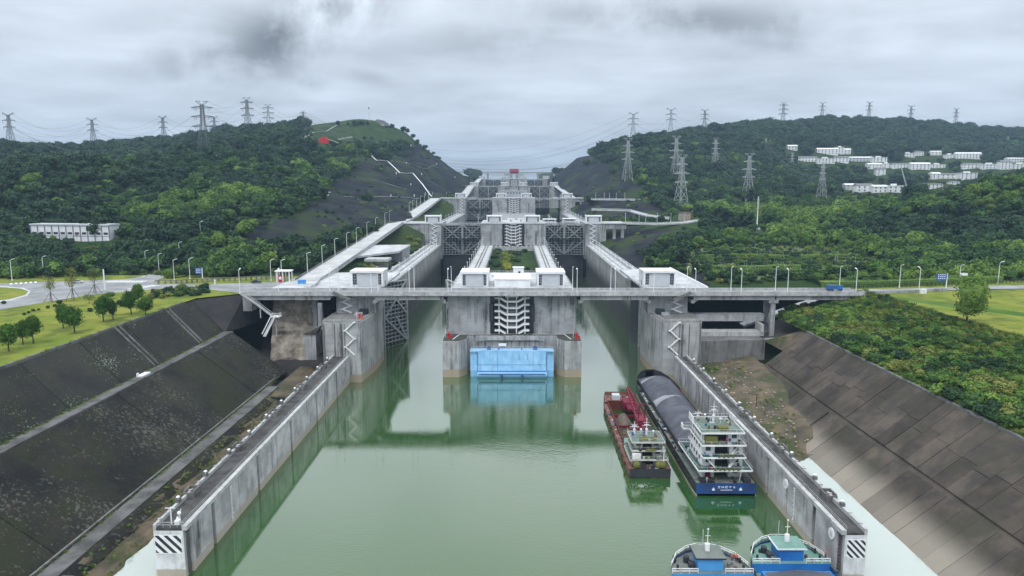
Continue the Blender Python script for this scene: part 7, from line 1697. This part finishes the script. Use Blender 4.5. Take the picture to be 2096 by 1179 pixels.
def small_barge():
    t = thing('gravel_barge','rust-red open barge with a crimson deck crane and gravel heap beside the long barge','barge',(37.2,174.6,0)); t.rotation_euler = (0,0,math.radians(-.6))
    secs = [(0,5.5),(2,5.7),(52,5.7),(58,5.4),(63,4.6),(65,4.2)]; sh = lambda y: 2.4+max(0,(y-50)/15)**2*1.6
    loft(secs,-1.2,sh).ob('hull', RUST, t); loft(secs,-1.2,lambda y:.35,-.04).ob('boot_topping', BLACKH, t)
    mb = MB(); mb.box(-5.55,5.55,-.14,-.05,.3,2.6); mb.ob('transom', BLACKH, t)
    # decks round the open hold
    mb = MB()
    for s in (-1,1): mb.box(s*4.3,s*5.6,14,57,2.0,2.2)
    mb.box(-5.6,5.6,0,14,2.0,2.2); mb.ob('side_deck', RUST, t)
    mb = MB(); mb.prism([(-5.3,57),(5.3,57),(4.3,64),(-4.3,64)],2.6,2.85); mb.ob('fore_deck', RUST, t)
    mb = MB()
    for s in (-1,1): mb.box(s*4.1,s*4.4,14,57,-.6,3.3)
    mb.box(-4.1,4.1,14,14.3,-.6,3.3); mb.box(-4.1,4.1,56.7,57,-.6,3.3); mb.box(-4.1,4.1,14.3,56.7,-.8,-.6); mb.ob('hold', RUSTD, t)
    for yy in (24,34,44): mb = MB(); mb.box(-4.1,4.1,yy,yy+.4,1.6,2.4); mb.ob('hold_beam', CRIM, t)
    mb = MB()
    vs=[];fs=[]
    for j in range(7):
        for i in range(18): a=6.283*i/18; r=4.4*(1-j/6)**.8+.02; vs.append((-.8+r*math.cos(a)*.74,41+r*2.2*math.sin(a),-.5+4.6*(j/6)+.25*mnoise.noise((a*2,j,3))))
    for j in range(6):
        for i in range(18): fs.append((j*18+i,j*18+(i+1)%18,(j+1)*18+(i+1)%18,(j+1)*18+i))
    mb.add(vs,fs).ob('gravel_heap', GRAVEL, t, smooth=True)
    # crane
    mb = MB(); mb.box(.2,4.4,24,32,2.4,3.4); mb.box(1,3.8,26,30.5,3.4,4.4); c = mb.ob('crane_base', CRIM, t)
    mb = MB(); mb.box(.8,4.2,24.5,30,4.4,7.4); mb.box(1.2,3.2,30,31.6,4.6,7); mb.ob('crane_house', CRIM, c)
    mb = MB(); A=[(1.2,30,7.2),(3.4,30,7.2),(1.2,30,5.6),(3.4,30,5.6)]; B=[(1.9,54,9.0),(2.7,54,9.0),(1.9,54,8.3),(2.7,54,8.3)]
    for p,q in zip(A,B): mb.beam(p,q,.3)
    for k in range(12):
        f=lambda i,s:[A[i][j]+(B[i][j]-A[i][j])*s for j in range(3)]; s0,s1=k/12,(k+1)/12
        mb.beam(f(0,s0),f(1,s1),.2); mb.beam(f(2,s0),f(0,s1),.2); mb.beam(f(3,s0),f(1,s1),.2); mb.beam(f(0,s1),f(1,s1),.2)
    mb.ob('crane_boom', CRIM, c)
    mb = MB(); mb.beam((1.4,27,7.4),(1.4,26,12),.28); mb.beam((3.2,27,7.4),(3.2,26,12),.28); mb.beam((1.4,26,12),(3.2,26,12),.28); mb.tube((2.3,26,12),(2.3,53,9.1),.05); mb.ob('crane_gantry', CRIM, c)
    mb = MB(); mb.box(.6,4.3,50,56,2.4,4.6); mb.box(1.2,3.8,45,50,3.3,4.2); mb.ob('grab_frame', CRIM, t)
    mb = MB(); mb.box(-2.2,.4,58.5,61.5,2.86,4.6); mb.ob('grey_winch', PANEL, t)
    mb = MB()
    for s in (-1,1):
        for k in range(9): mb.tube((s*5.75,6+k*5.6,1.6),(s*5.95,6+k*5.6,1.6),.5,n=8)
    mb.ob('tyre_fender', BLACK, t)
    # wheelhouse aft
    tier(t,4.3,3.4,11,2.2,4.2,CREAM,wins=3); deckslab(t,[(-5.2,1.6),(5.2,1.6),(5.2,12),(-5.2,12)],4.4,GREENL,em=CREAM)
    tier(t,4.0,4.2,10.4,4.4,6.4,CREAM,wins=3); deckslab(t,[(-4.6,2.6),(4.6,2.6),(4.6,11.4),(-4.6,11.4)],6.6,GREENL,em=CREAM)
    tier(t,3.5,4.6,10,6.6,8.6,CREAM,wins=3); deckslab(t,[(-4.5,3.0),(4.5,3.0),(4.5,11.6),(-4.5,11.6)],8.8,GREENL,em=CREAM)
    mb = MB(); mb.box(-1.9,2.6,4.6,6.6,8.82,9.05); mb.box(-1.0,1.8,2.3,4.0,6.62,6.85); mb.ob('canvas_cover', OLIVE, t)
    mb = MB(); mb.box(-4.4,-2.2,2.0,3.4,4.42,5.9); mb.ob('awning', SHIPW, t)
    for x in (-3.4,3.6,2.5): mb = MB(); mb.ball((x,1.1,3.2),1.05,7,5); mb.ob('potted_bush', OLIVE, t)
    mb = MB(); mb.box(-2.4,-1,.5,1.6,2.2,3.1); mb.box(.2,1.6,.6,1.5,2.2,2.9); mb.ob('deck_gear', BLACKH, t)
    mb = MB(); mb.prism([(-5.2,12.2),(-3,12.2),(-3,16),(-4.6,16)],3.3,5.2); mb.ob('teal_hatch', TEAL, t)
    mb = MB(); mb.tube((3.9,1.4,2.2),(3.9,1.4,7.0),.12); mb.ob('pole', SHIPW, t)
    mast(t,.4,8.6,8.8,5.0); mast(t,-2.8,9.8,8.8,3.6)
small_barge()
B_ = bpy.data.objects['gravel_barge']
for q in ((-4.2,4.2,3.4,11,8.8,10,11),(-4.2,4.2,2.8,4,6.6,6,12),(-4.8,4.8,1.8,3.2,4.4,8,13),(-5,5,.4,3,2.2,14,14),(-5.5,-4.6,14,56,2.2,18,15),(4.6,5.5,14,56,2.2,12,16),(-4,4,58,63,2.86,7,17)): clutter(B_,*q)
def near_barge(label, x, ytip, hw, house_m, deck_m, tarp_seed, hx, tarp_mats, scale=1.0):
    """barge heading away, only its forecastle is in the photograph; origin at the bow tip"""
    t = thing('cargo_barge', label, 'barge', (x,ytip,0))
    secs = [(-95,hw*.97),(-90,hw),(-12,hw),(-6,hw*.92),(-2.8,hw*.72),(-.8,hw*.42),(0,hw*.14)]; sh = lambda y: 3.4+max(0,(y+22)/22)**2*1.5
    loft(secs,-1.5,sh).ob('hull', BLUEH, t); loft(secs,-1.5,lambda y:.5,-.04).ob('boot_topping', BOOT, t)
    deckpoly(secs[:3]+[(-7.8,hw*.96)],2.4).ob('main_deck', deck_m, t)
    fd = [(-8.2,hw*.955),(-6,hw*.92),(-2.8,hw*.72),(-.8,hw*.42),(0,hw*.14)]; deckpoly(fd,4.35).ob('fore_deck', deck_m, t)
    mb = MB(); mb.box(-hw*.97,hw*.97,-8.25,-8.0,2.4,4.3); mb.ob('bulkhead', BLUEC if house_m is BLUEC else BLUEL, t)
    mb = loft(secs[2:],4.2,lambda y: max(4.3,sh(y)+.5),.0); mb.ob('bulwark', deck_m, t)
    bow = [(-w+.1,y,sh(y)+.45) for y,w in secs[3:]]+[(w-.1,y,sh(y)+.45) for y,w in reversed(secs[3:])]
    mb = MB(); mb.rail(bow,.75,1.2,.05); mb.ob('bow_rail', SHIPW, t)
    mb = MB(); mb.box(hx-2.4,hx+2.4,-7.2,-2.9,4.36,6.9); mb.ob('forecastle_house', house_m, t)
    mb = MB(); mb.box(hx-2.9,hx+2.9,-7.5,-2.5,6.9,7.12); r = mb.ob('house_roof', deck_m if house_m is BLUEC else GREYD, t)
    mb = MB(); mb.beam((hx-2.95,-7.5,6.98),(hx-2.95,-2.5,6.98),.14,.3); mb.beam((hx-2.9,-7.55,6.98),(hx+2.9,-7.55,6.98),.14,.26); mb.ob('roof_edge', SHIPW if house_m is BLUEC else BLACKH, r)
    mb = MB(); mb.rail([(-hw*.95,-8.1,4.36),(hx-2.6,-8.1,4.36)],1.0,1.6,.06); mb.rail([(hx+2.6,-8.1,4.36),(hw*.95,-8.1,4.36)],1.0,1.6,.06); mb.ob('railing', SHIPW, t)
    mb = MB(); mb.tube((hx,-4.6,7.12),(hx,-4.6,11.5),.12,.06); mb.box(hx-.4,hx+.4,-4.9,-4.3,7.12,8.6); mb.beam((hx-.5,-4.6,10.2),(hx+.5,-4.6,10.2),.08); mb.ball((hx,-4.6,11.6),.2,6,4); mb.ob('mast', SHIPW, t)
    mb = MB(); mb.tube((hx*.2,-.9,4.6),(hx*.2,-.9,9.6),.08); mb.ob('jack_staff', RAILW, t)
    mb = MB(); mb.tube((-hw*.5,-4,4.36),(-hw*.5,-4,5.6),.6,n=10); mb.beam((-hw*.5,-4,5.2),(-hw*.38,-5.2,5.0),.3); mb.box(-hw*.5,-hw*.36,-6.6,-5.2,4.36,5.3); mb.ob('windlass', BLACKH, t)
    for s in (-1,1):
        for yy in (-3.4,-4.3,-6.6): mb = MB(); mb.tube((s*hw*.78,yy,4.36),(s*hw*.78,yy,5.3),.25,n=8); mb.ob('bollard', BLACKH, t)
    mb = MB(); mb.box(-hw*.84,hw*.84,-90,-10.2,2.4,4.0); mb.ob('hatch_coaming', house_m, t)
    mound(t,hw*.8,-89,-10.6,4.0,3.2,TARP,tarp_seed,mats=tarp_mats)
    mb = MB()
    for s in (-1,1):
        for k in range(8): mb.tube((s*(hw+.02),-14-k*3.6,2.4),(s*(hw+.25),-14-k*3.6,2.4),.5,n=8)
    mb.ob('tyre_fender', BLACK, t)
    clutter(t,-hw*.6,hw*.6,-7.4,-2.4,4.36,9,tarp_seed); clutter(t,-hw*.9,-hw*.7,-40,-9,2.4,9,tarp_seed+1); clutter(t,hw*.7,hw*.9,-40,-9,2.4,9,tarp_seed+2)
    return t
pa = PZ(1636,1101,5.3); near_barge('blue barge with a teal bow deck and grey tarpaulin, bottom right against the wall', XU(1620,pa[1]-8,5), pa[1], 8.0, BLUEC, TEAL, 5, .3, [TARP,TARPL])
pb = PZ(1450,1124,4.8); near_barge('blue barge with a grey bow deck, at the bottom left of the teal one', XU(1462,pb[1]-9,5), pb[1], 8.2, BLUEL, GREYD, 8, -.2, [mat('mauve_tarpaulin',(0.16,0.13,0.15),(0.22,0.18,0.20),0.3,rough=.6,bump=.1),TARPL])
q = PZ(1690,1142,4.36); person(q[0],q[1],4.36,1.0,'person in an orange life vest at the right rail of the teal-decked barge')
q = PZ(1498,1150,4.36); person(q[0],q[1],4.36,.4,'left one of two people in red vests on the grey-decked barge'); q = PZ(1507,1150,4.36); person(q[0],q[1],4.36,-.4,'right one of two people in red vests on the grey-decked barge')
mb = MB(); 
def chamber_ship(label, x, y, tall):
    t = thing('chamber_ship', label, 'ship', (x,y,33)); loft([(0,7.2),(2,7.5),(76,7.5),(84,5),(88,1)],-1,lambda y:4.2).ob('hull', BLUEH, t); deckpoly([(0,7.2),(2,7.5),(76,7.5),(84,5),(88,1)],4.0).ob('main_deck', GREEND, t)
    for k in range(tall): mb = MB(); z = 4+k*2.9; mb.box(-6.4+.3*k,6.4-.3*k,3+k*.5,15,z,z+2.7); mb.ob('deckhouse', SHIPW, t); mb = MB(); mb.box(-6.9+.2*k,6.9-.2*k,1.5+k*.4,16.5,z+2.7,z+2.9); mb.ob('deck', SHIPW, t); mb = MB(); mb.box(-5+.3*k,5-.3*k,2.9+k*.5,2.996+k*.5,z+1.2,z+2.1); mb.ob('window_band', GLASS, t)
    mast(t,0,10,4+tall*2.9,4); mb = MB(); mb.box(-6,6,20,74,4.0,6.2); mb.ob('hatch_cover', TARP, t)
chamber_ship('white-decked ship in the second lock chamber, left of two side by side', 33.5,603,4); chamber_ship('white-decked ship in the second lock chamber, right of two side by side', 52,612,4)
# churned water behind the gravel barge and at the wall
wk = MB(); rr = random.Random(3)
for i in range(230):
    a = rr.uniform(0,6.28); r = 5.2*rr.random(); x = 34.2+r*math.cos(a)*1.1; y = 169.5+r*math.sin(a)*.5; s = rr.uniform(.05,.24)*(1.1-r/7)
    wk.add([(x-s,y,.02),(x,y-s*.5,.02),(x+s,y+.1,.02),(x+.1,y+s*.5,.02)],[(0,1,2,3)])
tag(wk.ob('wake_foam', mat('foam',(0.62,0.66,0.62),(0.5,0.56,0.52),1.5,rough=.6)), 'white churned foam behind the rust-red barge', 'foam', kind='stuff')
# =================================================================== HAZE
def haze():
    m = bpy.data.materials.new('haze_air'); m.use_nodes = True; N = m.node_tree.nodes; L = m.node_tree.links
    for n in list(N): N.remove(n)
    o = N.new('ShaderNodeOutputMaterial'); v = N.new('ShaderNodeVolumePrincipled'); v.inputs['Color'].default_value = (0.52,0.74,1.0,1); v.inputs['Density'].default_value = HAZE_D; v.inputs['Anisotropy'].default_value = 0.2
    L.new(v.outputs[0], o.inputs['Volume']); mb = MB(); mb.box(-4100,4100,-600,5300,-10.5,330); ob = mb.ob('haze', m); tag(ob, 'thin bluish haze over the whole valley', 'haze', kind='stuff')
HAZE_D = 0.00012
haze()
sc.render.engine = 'CYCLES'
cy = sc.cycles; cy.use_denoising = True; cy.max_bounces = 6; cy.diffuse_bounces = 3; cy.glossy_bounces = 3; cy.transmission_bounces = 2; cy.volume_bounces = 0; cy.transparent_max_bounces = 4; cy.use_adaptive_sampling = True; cy.adaptive_threshold = 0.02
